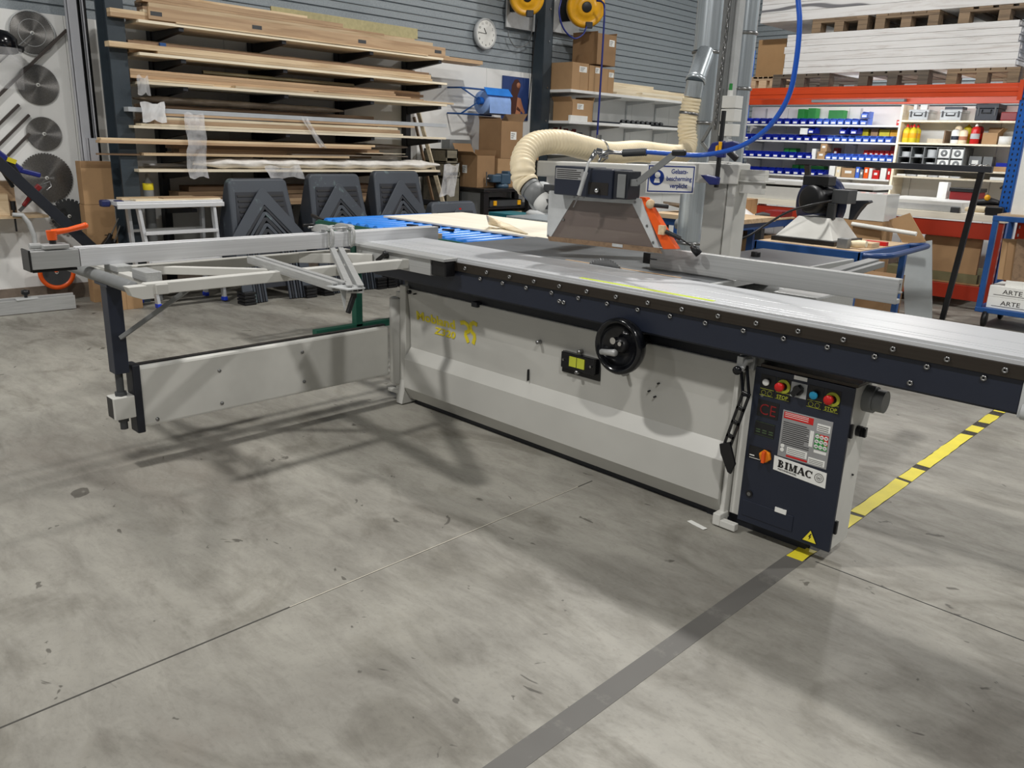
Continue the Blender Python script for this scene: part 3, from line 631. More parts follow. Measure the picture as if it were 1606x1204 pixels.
# name plate
def slab_word(m_, o):
    r, u = Vector((0.203, 0, -0.011)).normalized()*0.98, Vector((0, 0, 1))
    def poly(pts, x0):
        m_.plate([o+r*(x0+a)+u*b for a, b in pts], (0, -0.0006, 0))
    H = 0.028; T = 0.0085; s_ = 0.0026
    def stem(x0, a, t=T): poly([(a, 0), (a+t, 0), (a+t, H), (a, H)], x0); poly([(a-s_, 0), (a+t+s_, 0), (a+t+s_, 0.003), (a-s_, 0.003)], x0); poly([(a-s_, H-0.003), (a+t+s_, H-0.003), (a+t+s_, H), (a-s_, H)], x0)
    def bar(x0, p0, p1, t): 
        d = (Vector(p1)-Vector(p0)).normalized(); n_ = Vector((-d.y, d.x))*t/2; poly([(p0[0]-n_.x, p0[1]-n_.y), (p1[0]-n_.x, p1[1]-n_.y), (p1[0]+n_.x, p1[1]+n_.y), (p0[0]+n_.x, p0[1]+n_.y)], x0)
    def arc(x0, cx, cz, rx, rz, a0, a1, t):
        n = 10; A = [math.radians(a0+(a1-a0)*i/n) for i in range(n+1)]
        for p, q in zip(A, A[1:]): poly([(cx+rx*math.cos(p), cz+rz*math.sin(p)), (cx+rx*math.cos(q), cz+rz*math.sin(q)), (cx+(rx-t)*math.cos(q), cz+(rz-t*0.45)*math.sin(q)), (cx+(rx-t)*math.cos(p), cz+(rz-t*0.45)*math.sin(p))], x0)
    stem(0, 0.003); arc(0, 0.0115, 0.0215, 0.0095, 0.0065, -90, 90, 0.0055); arc(0, 0.0115, 0.0075, 0.0115, 0.0075, -90, 90, 0.0065)
    stem(0.028, 0.003)
    stem(0.045, 0.003, 0.0035); bar(0.045, (0.005, H-0.001), (0.0145, 0.001), 0.0055); bar(0.045, (0.0145, 0.001), (0.0225, H-0.001), 0.003); stem(0.045, 0.0225, 0.008)
    bar(0.081, (0.002, 0.001), (0.013, H), 0.0035); bar(0.081, (0.012, H), (0.0235, 0.001), 0.008); bar(0.081, (0.006, 0.009), (0.019, 0.009), 0.003); poly([(-0.001, 0), (0.006, 0), (0.006, 0.003), (-0.001, 0.003)], 0.081); poly([(0.017, 0), (0.0285, 0), (0.0285, 0.003), (0.017, 0.003)], 0.081)
    arc(0.110, 0.0145, 0.014, 0.0145, 0.0145, 45, 315, 0.0075); poly([(0.022, 0.018), (0.0265, 0.018), (0.0265, H), (0.024, H)], 0.110)
m_ = MB(); bx = Vector((-1.256, DY-0.002, 0.360)); dx = Vector((0.203, 0, -0.012)); dz = Vector((0.002, 0, -0.050))
m_.plate([bx+Vector((0,0,0.005)), bx+dx+Vector((0, 0, 0.008)), bx+dx+dz, bx+dz], (0, 0.003, 0)); part(m_, 'name_plate', M['paper'], parent=cc)
m_ = MB(); slab_word(m_, bx+Vector((0.018, -0.0012, -0.0335))); m_.text('MACHINEHANDEL', bx+Vector((0.02, -0.0012, -0.0445)), (0.203, 0, -0.010), (0, 0, 1), 0.009, 0.0002)
c_ = bx+Vector((0.178, -0.0012, -0.029)); m_.lathe(c_, (0, -1, 0), [(0.0155, 0), (0.017, 0), (0.017, 0.0004), (0.0155, 0.0004), (0.0155, 0)], 20); m_.lathe(c_, (0, -1, 0), [(0.0095, 0), (0.0105, 0), (0.0105, 0.0004), (0.0095, 0.0004), (0.0095, 0)], 16); m_.text('W', c_+Vector((0, -0.0003, -0.006)), (1, 0, 0), (0, 0, 1), 0.013, 0.0002, 'CENTER')
part(m_, 'name_lettering', M['card_black'], parent=cc)
# main switch
m_ = MB(); m_.box((-1.360, DY-0.0015, 0.325), (-1.272, DY+0.001, 0.378)); ms = part(m_, 'main_switch_plate', M['black'], parent=cc)
m_ = MB(); m_.text('0FF', (-1.355, DY-0.002, 0.335), (1, 0, 0), (0, 0, 1), 0.012, 0.0002) if False else m_.box((-1.355, DY-0.002, 0.338), (-1.335, DY, 0.342)); m_.box((-1.355, DY-0.002, 0.329), (-1.31, DY, 0.331)); part(m_, 'switch_print', M['paper'], parent=cc)
m_ = MB(); m_.lathe((-1.290, DY, 0.352), (0, -1, 0), [(0.024, 0), (0.026, 0.004), (0.024, 0.012), (0.0005, 0.013)], 6); m_.m = 1; m_.obox((-1.290, DY-0.018, 0.352), (0.006, 0, 0.0), (0, 0, 0.023), (0, 0.008, 0)); part(m_, 'main_switch', [M['amber'], M['orange']], 0.002, parent=cc)
# lock, embossed flap, warning triangle
m_ = MB(); m_.cyl((-1.336, DY-0.004, 0.182), (-1.336, DY, 0.182), 0.014, n=16); m_.m = 1; m_.cyl((-1.336, DY-0.006, 0.182), (-1.336, DY-0.003, 0.182), 0.008, n=14); part(m_, 'door_lock', [M['black'], M['steel']], parent=cc)
m_ = MB(); m_.box((-1.358, DY-0.003, 0.088), (-1.150, DY, 0.152)); part(m_, 'door_emboss', M['navy'], 0.0025, parent=cc)
m_ = MB(); m_.box((-1.225, DY-0.0045, 0.148), (-1.180, DY, 0.166)); part(m_, 'inventory_tag', M['paper'], parent=cc)
t0 = Vector((-1.079, DY-0.001, 0.090))
m_ = MB(); m_.plate([t0+Vector((-0.030, 0, -0.016)), t0+Vector((0.030, 0, -0.016)), t0+Vector((0, 0, 0.036))], (0, -0.0012, 0)); m_.m = 1; m_.plate([t0+Vector((-0.0255, -0.0013, -0.0133)), t0+Vector((0.0255, -0.0013, -0.0133)), t0+Vector((0, -0.0013, 0.031))], (0, -0.0008, 0)); m_.m = 0
b0 = t0+Vector((0, -0.0022, 0)); m_.plate([b0+Vector(v) for v in ((0.002, 0, 0.020), (-0.006, 0, 0.005), (-0.001, 0, 0.006), (-0.003, 0, -0.007), (0.006, 0, 0.009), (0.001, 0, 0.008), (0.006, 0, 0.020))], (0, -0.0006, 0)); part(m_, 'voltage_warning', [M['card_black'], M['tape_yellow']], parent=cc)
# slotted black crank arm hanging at the end of the cabinet
m_ = MB(); L1 = Vector((-1.405,2.715,0.676)); L2 = Vector((-1.377,2.7,0.584)); L3 = Vector((-1.433,2.7,0.346)); L4 = Vector((-1.404,2.7,0.284))
def slotbar(a, b, w0):
    d = (b-a).normalized(); sd = d.cross(Vector((0, 1, 0))).normalized(); ln = (b-a).length
    for s_ in (-1, 1): m_.beam(a+sd*s_*w0*0.36, b+sd*s_*w0*0.36, 0.010, w0*0.28, tuple(sd))
    n = max(1, int(ln/0.055))
    for i in range(n+1): c = a+d*(ln*i/n); m_.obox(c, d*0.008, sd*w0*0.5, Vector((0, 0.005, 0)))
slotbar(L1, L2, 0.034); slotbar(L2, L3, 0.036)
m_.plate([L3+Vector((-0.024, 0, 0.02)), L3+Vector((0.018, 0, 0.04)), L4+Vector((0.022, 0, 0.02)), L4+Vector((0.008, 0, -0.025)), L4+Vector((-0.006, 0, -0.02)), L3+Vector((-0.015, 0, -0.015))], (0, -0.012, 0))
cr_ = part(m_, 'crank_arm', M['black_gloss'], 0.002)
m_ = MB(); a = Vector((-1.422,2.705,0.669)); m_.lathe(a, (0.25, -1, 0), [(0.0005, -0.05), (0.010, -0.05), (0.011, 0.0), (0.017, 0.012), (0.017, 0.02), (0.0005, 0.022)], 14); part(m_, 'crank_knob', M['black_gloss'], parent=None)
m_ = MB(); m_.tube([a+Vector((0.012, 0.02, -0.005)), a+Vector((0.018, 0.0, 0.015)), a+Vector((0.024, 0.01, 0.036)), a+Vector((0.034, 0.03, 0.04))], 0.009, 10); m_.box((-1.43, 2.70, 0.665), (-1.405, 2.80, 0.72)); m_.box((-1.455, 2.765, 0.66), (-1.39, 2.79, 0.725)); part(m_, 'crank_bracket', M['light_grey'], 0.002)

# ---------------- fixed tables
m_ = MB(); m_.box((-3.40, 3.062, 0.868), (-1.80, 3.72, 0.906)); m_.box((-3.35, 3.10, 0.80), (-1.9, 3.68, 0.87)); part(m_, 'fixed_table', M['cast_iron'], 0.002)
m_ = MB(); m_.box((-2.62, 3.085, 0.904), (-1.95, 3.098, 0.9075)); part(m_, 'table_insert', M['oak'])
m_ = MB(); m_.box((-1.80, 3.062, 0.875), (-1.77, 3.72, 0.905)); part(m_, 'table_edge', M['alu_dull_y'], 0.002)
m_ = MB(); m_.box((-2.33, 3.98, 0.872), (-1.83, 4.56, 0.900)); m_.box((-1.83, 3.98, 0.862), (-1.80, 4.56, 0.900)); et = part(m_, 'extension_table', [M['cast_iron']], 0.002)
m_ = MB(); m_.box((-1.80, 3.97, 0.862), (-1.785, 4.57, 0.900)); m_.cyl((-1.9, 3.97, 0.85), (-1.9, 4.57, 0.85), 0.012, n=10); part(m_, 'extension_edge', M['alu_dull_y'], 0.002)
m_ = MB(); m_.lathe((-2.16,4.153,0.9), (0, 0, 1), [(0.0005, 0.026), (0.024, 0.026), (0.026, 0.022), (0.026, 0.0)], 18); part(m_, 'table_bumper', M['black'])
m_ = MB(); m_.beam((-2.15, 3.75, 0.80), (-1.45, 3.75, 0.80), 0.05, 0.05); m_.cyl((-2.3, 3.62, 0.82), (-1.45, 3.62, 0.82), 0.022, n=14); part(m_, 'fence_guide_bar', M['alu_dull'], 0.002)
m_ = MB(); m_.box((-1.62, 3.30, 0.80), (-1.42, 3.66, 0.875)); part(m_, 'fence_carrier', M['alu_dull'], 0.01)
m_ = MB(); m_.beam((-1.70, 4.02, 0.872), (-1.765, 4.80, 0.872), 0.06, 0.03); m_.beam((-1.65, 4.02, 0.862), (-1.715, 4.80, 0.862), 0.03, 0.03); part(m_, 'loose_guide_profile', M['mid_grey'], 0.002)
m_ = MB(); m_.box((-2.3, 3.9, 0.02), (-2.15, 4.5, 0.87)); m_.box((-3.3, 3.2, 0.03), (-1.6, 3.65, 0.80)); part(m_, 'machine_frame', M['machine_grey'], 0.004)
# saw blade standing through the table
def blade_poly(r, n, depth=0.012):
    pts = []
    for i in range(n):
        t = 2*math.pi*i/n; t2 = 2*math.pi*(i+0.55)/n; t3 = 2*math.pi*(i+0.75)/n
        pts += [(r*math.cos(t), r*math.sin(t)), (r*math.cos(t2)*0.985, r*math.sin(t2)*0.985), ((r-depth)*math.cos(t3), (r-depth)*math.sin(t3))]
    return pts
bc = Vector((-2.365, 3.080, 0.792))
m_ = MB(); m_.prism([(bc.x+x, bc.z+z) for x, z in blade_poly(0.152, 60)], 'y', 3.078, 3.0815); part(m_, 'saw_blade', M['steel'])
# rip fence
m_ = MB(); m_.box((-2.20, 3.205, 0.913), (-1.072, 3.215, 1.008)); m_.box((-2.20, 3.215, 0.99), (-1.072, 3.245, 1.008)); m_.box((-2.20, 3.215, 0.913), (-1.072, 3.250, 0.930)); m_.box((-2.20, 3.235, 0.95), (-1.072, 3.245, 0.99)); m_.box((-1.085, 3.215, 0.955), (-1.062, 3.232, 0.962)); rf = part(m_, 'rip_fence', M['alu_dull'], 0.0025)
m_ = MB(); m_.box((-2.25, 3.22, 0.925), (-2.202, 3.26, 0.975)); m_.box((-2.21, 3.202, 0.95), (-2.16, 3.204, 0.954)); part(m_, 'fence_end_block', M['black'], 0.003, parent=rf)
# ---------------- overhead guard
PO = Vector((-2.26, 3.92, 0))
m_ = MB(); m_.box((PO.x-0.08, PO.y-0.06, 0.0), (PO.x+0.045, PO.y+0.08, 1.395)); gp = part(m_, 'guard_post', M['machine_grey'], 0.006)
m_ = MB(); m_.box((PO.x+0.05, PO.y-0.06, 0.0), (PO.x+0.10, PO.y+0.07, 1.39)); part(m_, 'post_cover', M['machine_white'], 0.008, parent=gp)
m_ = MB()
m_.box((PO.x+0.10, PO.y-0.03, 1.335), (PO.x+0.235, PO.y+0.015, 1.362)); m_.box((PO.x+0.09, PO.y-0.045, 1.300), (PO.x+0.25, PO.y+0.06, 1.310)); m_.box((PO.x+0.10, PO.y-0.03, 1.245), (PO.x+0.225, PO.y+0.015, 1.300)); m_.box((PO.x+0.10, PO.y-0.03, 1.31), (PO.x+0.235, PO.y+0.015, 1.335))
part(m_, 'post_bracket', M['machine_white'], 0.002, parent=gp)
A0, A1 = Vector((-3.03, 3.30, 1.327)), Vector((-2.30, 3.90, 1.327))
ad = (A1-A0).normalized()
m_ = MB(); m_.beam(A0, A1, 0.085, 0.080); ga_ = part(m_, 'guard_arm', M['machine_white'], 0.008)
m_ = MB(); m_.beam(A0-ad*0.012, A0, 0.087, 0.083); part(m_, 'arm_end_cap', M['black'], 0.004, parent=ga_)
m_ = MB(); m_.beam(A1+Vector((-0.22, -0.17, 0.01)), A1+Vector((0.14, -0.02, 0.01)), 0.06, 0.10); m_.box((-2.52, 3.60, 1.30), (-2.30, 3.72, 1.385)); part(m_, 'arm_bracket', M['machine_white'], 0.006)
HY = 3.085
hz = lambda x, z: (x, HY, z)
hp = [(-2.74, 1.215), (-2.20, 1.222), (-2.065, 1.022), (-2.745, 1.006)]
win = [(-2.585, 1.198), (-2.245, 1.203), (-2.125, 1.030), (-2.70, 1.013)]
m_ = MB()
m_.prism([(-2.745, 1.006), (-2.745, 1.225), (-2.19, 1.232), (-2.07, 1.022), (-2.10, 1.022), (-2.235, 1.205), (-2.585, 1.198), (-2.715, 1.010)], 'y', HY-0.004, HY+0.004)
m_.prism([(-2.745, 1.006), (-2.745, 1.225), (-2.19, 1.232), (-2.07, 1.022), (-2.10, 1.022), (-2.235, 1.205), (-2.585, 1.198), (-2.715, 1.010)], 'y', HY+0.05, HY+0.056)
m_.box((-2.745, HY, 1.006), (-2.738, HY+0.05, 1.225)); m_.box((-2.745, HY, 1.212), (-2.20, HY+0.05, 1.232))
hood = part(m_, 'guard_hood', M['light_grey'], 0.001)
mt, nt, bs = _new('smoked_polycarbonate'); bs.inputs['Base Color'].default_value = (*S((112, 100, 94)), 1); bs.inputs['Roughness'].default_value = 0.2; bs.inputs['Alpha'].default_value = 0.86
m_ = MB(); m_.prism([(-2.585, 1.198), (-2.235, 1.205), (-2.10, 1.022), (-2.715, 1.010)], 'y', HY-0.001, HY+0.003); part(m_, 'guard_window', mt, parent=hood)
m_ = MB(); m_.prism([(-2.74, 1.010), (-2.07, 1.024), (-2.052, 1.002), (-2.725, 0.988)], 'y', HY-0.006, HY-0.001); part(m_, 'brush_strip', M['brownwood'], parent=hood)
m_ = MB(); m_.box((-2.33, HY-0.0085, 1.004), (-2.27, HY-0.006, 1.018)); part(m_, 'strip_clip', M['light_grey'], parent=hood)
m_ = MB(); m_.plate([(-2.205, HY+0.002, 1.238), (-2.172, HY+0.002, 1.238), (-1.985, HY+0.002, 1.028), (-2.055, HY+0.002, 1.020)], (0, 0.035, 0)); part(m_, 'orange_guard_edge', M['orange'], 0.003, parent=hood)
m_ = MB(); d_ = Vector((0.135, 0, -0.21)).normalized()
m_.sphere((-2.135, HY-0.006, 1.212), 0.021); part(m_, 'wood_knob', M['pine'], parent=hood)
m_ = MB(); m_.box((-2.075, HY-0.018, 1.085), (-2.045, HY+0.0, 1.125)); part(m_, 'wood_knob', M['pine'], parent=hood)
m_ = MB(); m_.cyl((-2.118, HY-0.002, 1.208), (-2.07, HY+0.04, 1.204), 0.010, n=10); part(m_, 'clamp_handle', M['black'], parent=hood)
m_ = MB(); m_.cyl((-2.045, HY-0.004, 1.100), (-1.985, HY+0.03, 1.072), 0.010, n=10); m_.cyl((-1.985, HY+0.03, 1.072), (-1.95, HY+0.06, 1.045), 0.004, n=8); m_.lathe((-1.935, HY+0.07, 1.030), (0.4, 0.3, -0.5), [(0.0005, -0.02), (0.010, -0.02), (0.017, 0.0), (0.017, 0.03), (0.0005, 0.03)], 14); part(m_, 'clamp_handle', M['black'], parent=hood)
m_ = MB()
for x, z in ((-2.735, 1.012), (-2.64, 1.10), (-2.58, 1.212), (-2.52, 1.216), (-2.22, 1.214), (-2.145, 1.115), (-2.105, 1.045)): m_.cyl((x, HY-0.007, z), (x, HY-0.003, z), 0.006, n=8)
part(m_, 'hood_screw', M['steel'], parent=hood)
# control boxes on the hood
m_ = MB(); m_.box((-2.655, HY-0.07, 1.222), (-2.45, HY+0.07, 1.356)); m_.box((-2.45, HY-0.085, 1.222), (-2.295, HY+0.07, 1.352)); gb = part(m_, 'guard_drive_box', M['navy'], 0.006)
m_ = MB(); m_.box((-2.645, HY-0.0715, 1.296), (-2.475, HY-0.069, 1.346)); part(m_, 'box_label', M['grey_label'], parent=gb)
m_ = MB()
for i, w_ in enumerate((0.12, 0.135, 0.13, 0.135, 0.11)): m_.box((-2.638, HY-0.0725, 1.301+i*0.009), (-2.638+w_*1.1, HY-0.070, 1.3045+i*0.009))
m_.box((-2.43, HY-0.0865, 1.238), (-2.315, HY-0.083, 1.292)); part(m_, 'box_print', M['card_black'], parent=gb)
m_ = MB(); m_.sphere((-2.37, HY-0.097, 1.258), 0.012); part(m_, 'box_knob', M['chrome'], parent=gb)
m_ = MB(); m_.box((-2.295, HY-0.075, 1.226), (-2.215, HY+0.02, 1.348)); part(m_, 'handle_bracket', M['black_paint'], 0.003, parent=gb)
m_ = MB(); m_.box((-2.27, HY-0.082, 1.232), (-2.225, HY-0.076, 1.335)); h0 = Vector((-2.235, HY-0.055, 1.298)); m_.beam(h0, h0+Vector((0.06, 0, 0.004)), 0.006, 0.030); m_.beam(h0+Vector((0.055, 0, 0.004)), h0+Vector((0.235, 0.0, 0.132)), 0.006, 0.030); hb = part(m_, 'guard_handle', M['mid_grey'], 0.003)
m_ = MB(); m_.beam(h0+Vector((0.222, 0.0, 0.136)), h0+Vector((0.292, 0, 0.138)), 0.016, 0.026); part(m_, 'handle_grip', M['black'], 0.008, parent=hb)
# outlet elbow on the hood where the hose starts
m_ = MB(); e0 = Vector((-2.895, 3.1, 1.240)); e1 = Vector((-2.785, 3.11, 1.160))
m_.lathe(e0, (e1-e0), [(0.052, 0.0), (0.054, 0.0), (0.054, 0.10), (0.050, 0.10)], 20); m_.lathe(e0, (e1-e0), [(0.056, 0.005), (0.056, 0.02)], 20); el = part(m_, 'hood_outlet', M['mid_grey'])
m_ = MB(); m_.lathe(e0+(e1-e0)*0.62, (e1-e0), [(0.054, 0), (0.050, 0.04), (0.038, 0.075), (0.0005, 0.08)], 20); part(m_, 'outlet_elbow', M['film_white'] if False else M['white_paint'], parent=el)
m_ = MB(); m_.box((-2.80, 3.10, 1.225), (-2.64, 3.17, 1.26)); m_.cyl((-2.76, 3.11, 1.14), (-2.76, 3.11, 1.19), 0.028, n=14); part(m_, 'outlet_bracket', M['dark_grey'], 0.004)
# face protection sign hanging on the arm
s0 = Vector((-2.307,3.28,1.376)); s1 = Vector((-2.183,3.46,1.391)); sr = (s1-s0); sw = sr.length; sr.z = 0; sr.normalize(); sn = sr.cross(Vector((0, 0, 1)))
SW, SH = 0.243, 0.133
sb = s0+Vector((0, 0, -SH+0.003))
m_ = MB(); m_.plate([sb, sb+sr*SW, sb+sr*SW+Vector((0, 0, SH)), sb+Vector((0, 0, SH))], -sn*0.004); sg = part(m_, 'warning_sign', M['paper'])
m_ = MB(); off = sn*0.0006
def fl(u0, v0, u1, v1): m_.plate([sb+off+sr*u0+Vector((0,0,v0)), sb+off+sr*u1+Vector((0,0,v0)), sb+off+sr*u1+Vector((0,0,v1)), sb+off+sr*u0+Vector((0,0,v1))], sn*0.0005)
for u0, v0, u1, v1 in ((0.006, 0.006, SW-0.006, 0.011), (0.006, SH-0.011, SW-0.006, SH-0.006), (0.006, 0.006, 0.011, SH-0.006), (SW-0.011, 0.006, SW-0.006, SH-0.006)): fl(u0, v0, u1, v1)
for i, tx in enumerate(('Gelaats-', 'bescherming', 'verplicht')): m_.text(tx, sb+off+sr*0.162+Vector((0, 0, 0.092-i*0.033)), sr, (0, 0, 1), 0.030, 0.0004, 'CENTER', sx=0.84, bold=0.0004)
m_.cyl(sb+sr*0.050+Vector((0, 0, 0.072)), sb+off*2+sr*0.050+Vector((0, 0, 0.072)), 0.036, n=28)
part(m_, 'sign_print', plain('sign_blue', (20, 52, 132), 0.4), parent=sg)
m_ = MB(); c_ = sb+off*2.5+sr*0.050+Vector((0, 0, 0.072))
m_.cyl(c_+sr*0.002+Vector((0, 0, 0.012)), c_+off+sr*0.002+Vector((0, 0, 0.012)), 0.014, n=18)
m_.plate([c_+sr*-0.014+Vector((0,0,-0.024)), c_+sr*0.016+Vector((0,0,-0.024)), c_+sr*0.012+Vector((0,0,-0.004)), c_+sr*-0.010+Vector((0,0,-0.004))], off)
part(m_, 'sign_pictogram', M['paper'], parent=sg)


# ------------------------------------------------------------------ tools hung on the left wall
WX = -7.755
def saw_disc(name_, y, z, r, label, teeth=60, tooth=0.012, streak=True, x=WX+0.012, mat=None):
    m_ = MB(); m_.prism([(y+a, z+b) for a, b in blade_poly(r, teeth, tooth)], 'x', x-0.002, x+0.002)
    o = m_.build('circular_blade', mat or M['disc_steel']); tag(o, label, 'saw blade')
    m_ = MB(); m_.cyl((x-0.003, y, z), (x+0.0035, y, z), 0.015, n=14); m_.build('blade_bore', M['paper'], o)
    m_ = MB(); m_.cyl((x-0.02, y, z), (x+0.02, y, z), 0.006, n=8); m_.build('hanging_peg', M['steel'], o)
    return o
mt, nt, bs = _new('disc_steel'); tc = nt.nodes.new('ShaderNodeTexCoord')
gr = nt.nodes.new('ShaderNodeTexNoise'); nt.links.new(_coord(nt, 30.0), gr.inputs['Vector'])
nt.links.new(_ramp(nt, gr.outputs['Fac'], [(0.3, S((112, 110, 107))), (0.7, S((138, 136, 133)))]), bs.inputs['Base Color'])
bs.inputs['Metallic'].default_value = 0.7; bs.inputs['Roughness'].default_value = 0.30
bs.inputs['Anisotropic'].default_value = 0.9
tn = nt.nodes.new('ShaderNodeTangent'); tn.direction_type = 'RADIAL'; tn.axis = 'X'; nt.links.new(tn.outputs[0], bs.inputs['Tangent'])
M['disc_steel'] = mt
o = saw_disc('saw_blade', 2.349, 2.171, 0.162, 'topmost saw blade on the left wall, behind a clear round cover', 72, 0.008)
m_ = MB(); m_.lathe((WX+0.016, 2.349, 2.171), (1, 0, 0), [(0.100, 0.002), (0.102, 0.004), (0.104, 0.002)], 40); m_.lathe((WX+0.010, 2.349, 2.171), (1, 0, 0), [(0.166, 0.0), (0.172, 0.002), (0.172, 0.012), (0.164, 0.012)], 48); m_.build('cover_rim', M['light_grey'], o)
saw_disc('saw_blade', 2.345, 1.776, 0.158, 'second saw blade from the top on the left wall, shiny with fine teeth', 80, 0.006)
saw_disc('saw_blade', 2.347, 1.392, 0.136, 'third and smallest round saw blade from the top on the left wall', 64, 0.006)
saw_disc('saw_blade', 2.325, 1.036, 0.205, 'largest saw blade with coarse teeth, lowest big one on the left wall', 54, 0.014)
saw_disc('saw_blade', 2.46, 0.715, 0.150, 'dark toothed saw blade half hidden under the biggest blade on the left wall', 26, 0.022, x=WX+0.03, mat=M['dark_grey'])
o = saw_disc('saw_blade', 2.268, 0.262, 0.125, 'dark saw blade in an orange rim low on the left wall', 40, 0.006, x=-7.60, mat=M['dark_grey'])
m_ = MB(); m_.lathe((-7.605, 2.268, 0.262), (1, 0, 0), [(0.112, 0.0), (0.145, 0.0), (0.148, 0.004), (0.148, 0.014), (0.114, 0.014), (0.112, 0.0)], 44); m_.cyl((-7.60, 2.262, 0.285), (-7.588, 2.262, 0.285), 0.022, n=18); m_.build('blade_rim', M['orange'], o)
m_ = MB(); m_.beam((-7.755, 2.268, 0.262), (-7.60, 2.268, 0.262), 0.02, 0.02); m_.build('blade_peg', M['steel'], o)
# rods and strips on the wall
def rod(p0, p1, w_, label, mat='black_paint', x=WX+0.014):
    m_ = MB(); m_.beam((x, p0[0], p0[1]), (x, p1[0], p1[1]), w_, w_, (1, 0, 0)); o = m_.build('flat_bar', M[mat], None, 0.001); tag(o, label, 'bar'); return o
M['bronze_bar'] = plain('oiled_steel_bar', (66, 58, 54), 0.5)
rod((2.604, 2.219), (1.80, 1.44), 0.022, 'long dark bar hung diagonally across the top blades on the left wall', 'bronze_bar', WX+0.04)
rod((2.186, 1.614), (1.80, 1.24), 0.020, 'short dark strip with a hole, upper of three beside the third blade', 'bronze_bar')
rod((2.251, 1.538), (1.80, 1.10), 0.020, 'dark strip with a hole, middle of three beside the third blade', 'bronze_bar')
rod((2.235, 1.39), (1.86, 1.02), 0.020, 'dark strip, lowest of three, ending behind the third blade', 'bronze_bar')
rod((2.34, 2.165), (1.86, 1.72), 0.007, 'thin grey rod in front of the topmost blade on the left wall', 'mid_grey', WX+0.05)
# face shield at the picture edge
SHX = -7.55
fs = thing('face_shield', (-7.70, 2.03, 1.75), 'clear face shield with a black headband hanging at the far left of the wall', 'face shield')
m_ = MB(); m_.box((-7.755, 2.02, 2.12), (-7.55, 2.04, 2.135)); m_.build('hook', M['steel'], fs); m_ = MB(); m_.lathe((SHX, 2.03, 2.04), (0, 0, 1), [(0.12, -0.06), (0.145, -0.05), (0.145, 0.05), (0.10, 0.10), (0.0005, 0.12)], 20); m_.build('headband', M['black_gloss'], fs)
m_ = MB(); m_.sheet([[(SHX+0.15*math.cos(a)*(1-0.15*k), 2.03+0.17*math.sin(a)*(1-0.1*k), 2.02-0.30*k) for a in [math.radians(d) for d in range(-80, 81, 10)]] for k in (0, 0.25, 0.5, 0.75, 1.0)]); m_.build('visor', film('clear_visor', (236, 236, 238), 0.22, 0.15), fs)
m_ = MB(); m_.cyl((SHX, 2.17, 2.03), (SHX+0.03, 2.20, 2.02), 0.024, n=12); m_.build('visor_knob', M['black'], fs)
# tall aluminium profiles standing against the wall
def tallprof(y0, y1, x0, x1, z1, label, mat='alu_z'):
    m_ = MB(); m_.box((x0, y0, 0.0), (x1, y0+0.006, z1)); m_.box((x0, y1-0.006, 0.0), (x1, y1, z1)); m_.box((x0, y0, 0.0), (x0+0.006, y1, z1)); m_.box((x1-0.006, y0, 0.0), (x1, y1, z1)) if mat != 'slotp' else None
    o = m_.build('aluminium_profile', M['alu_z' if mat == 'slotp' else mat], None, 0.0008); tag(o, label, 'profile'); return o
M['anod'] = plain('anodised_white_grey', (204, 206, 212), 0.45, var=0.03)
tallprof(2.585, 2.668, -7.66, -7.60, 3.6, 'wide pale profile of the set standing against the left wall', 'anod')
tallprof(2.672, 2.697, -7.68, -7.63, 3.6, 'dark narrow profile between the pale ones against the left wall', 'black')
tallprof(2.700, 2.722, -7.66, -7.61, 3.6, 'narrow bright profile between two dark ones against the left wall', 'anod')
tallprof(2.726, 2.745, -7.68, -7.63, 3.6, 'rightmost dark narrow profile against the left wall', 'black')
tallprof(2.620, 2.700, -7.595, -7.545, 1.37, 'shorter pale profile in front of the tall set on the left wall', 'anod')
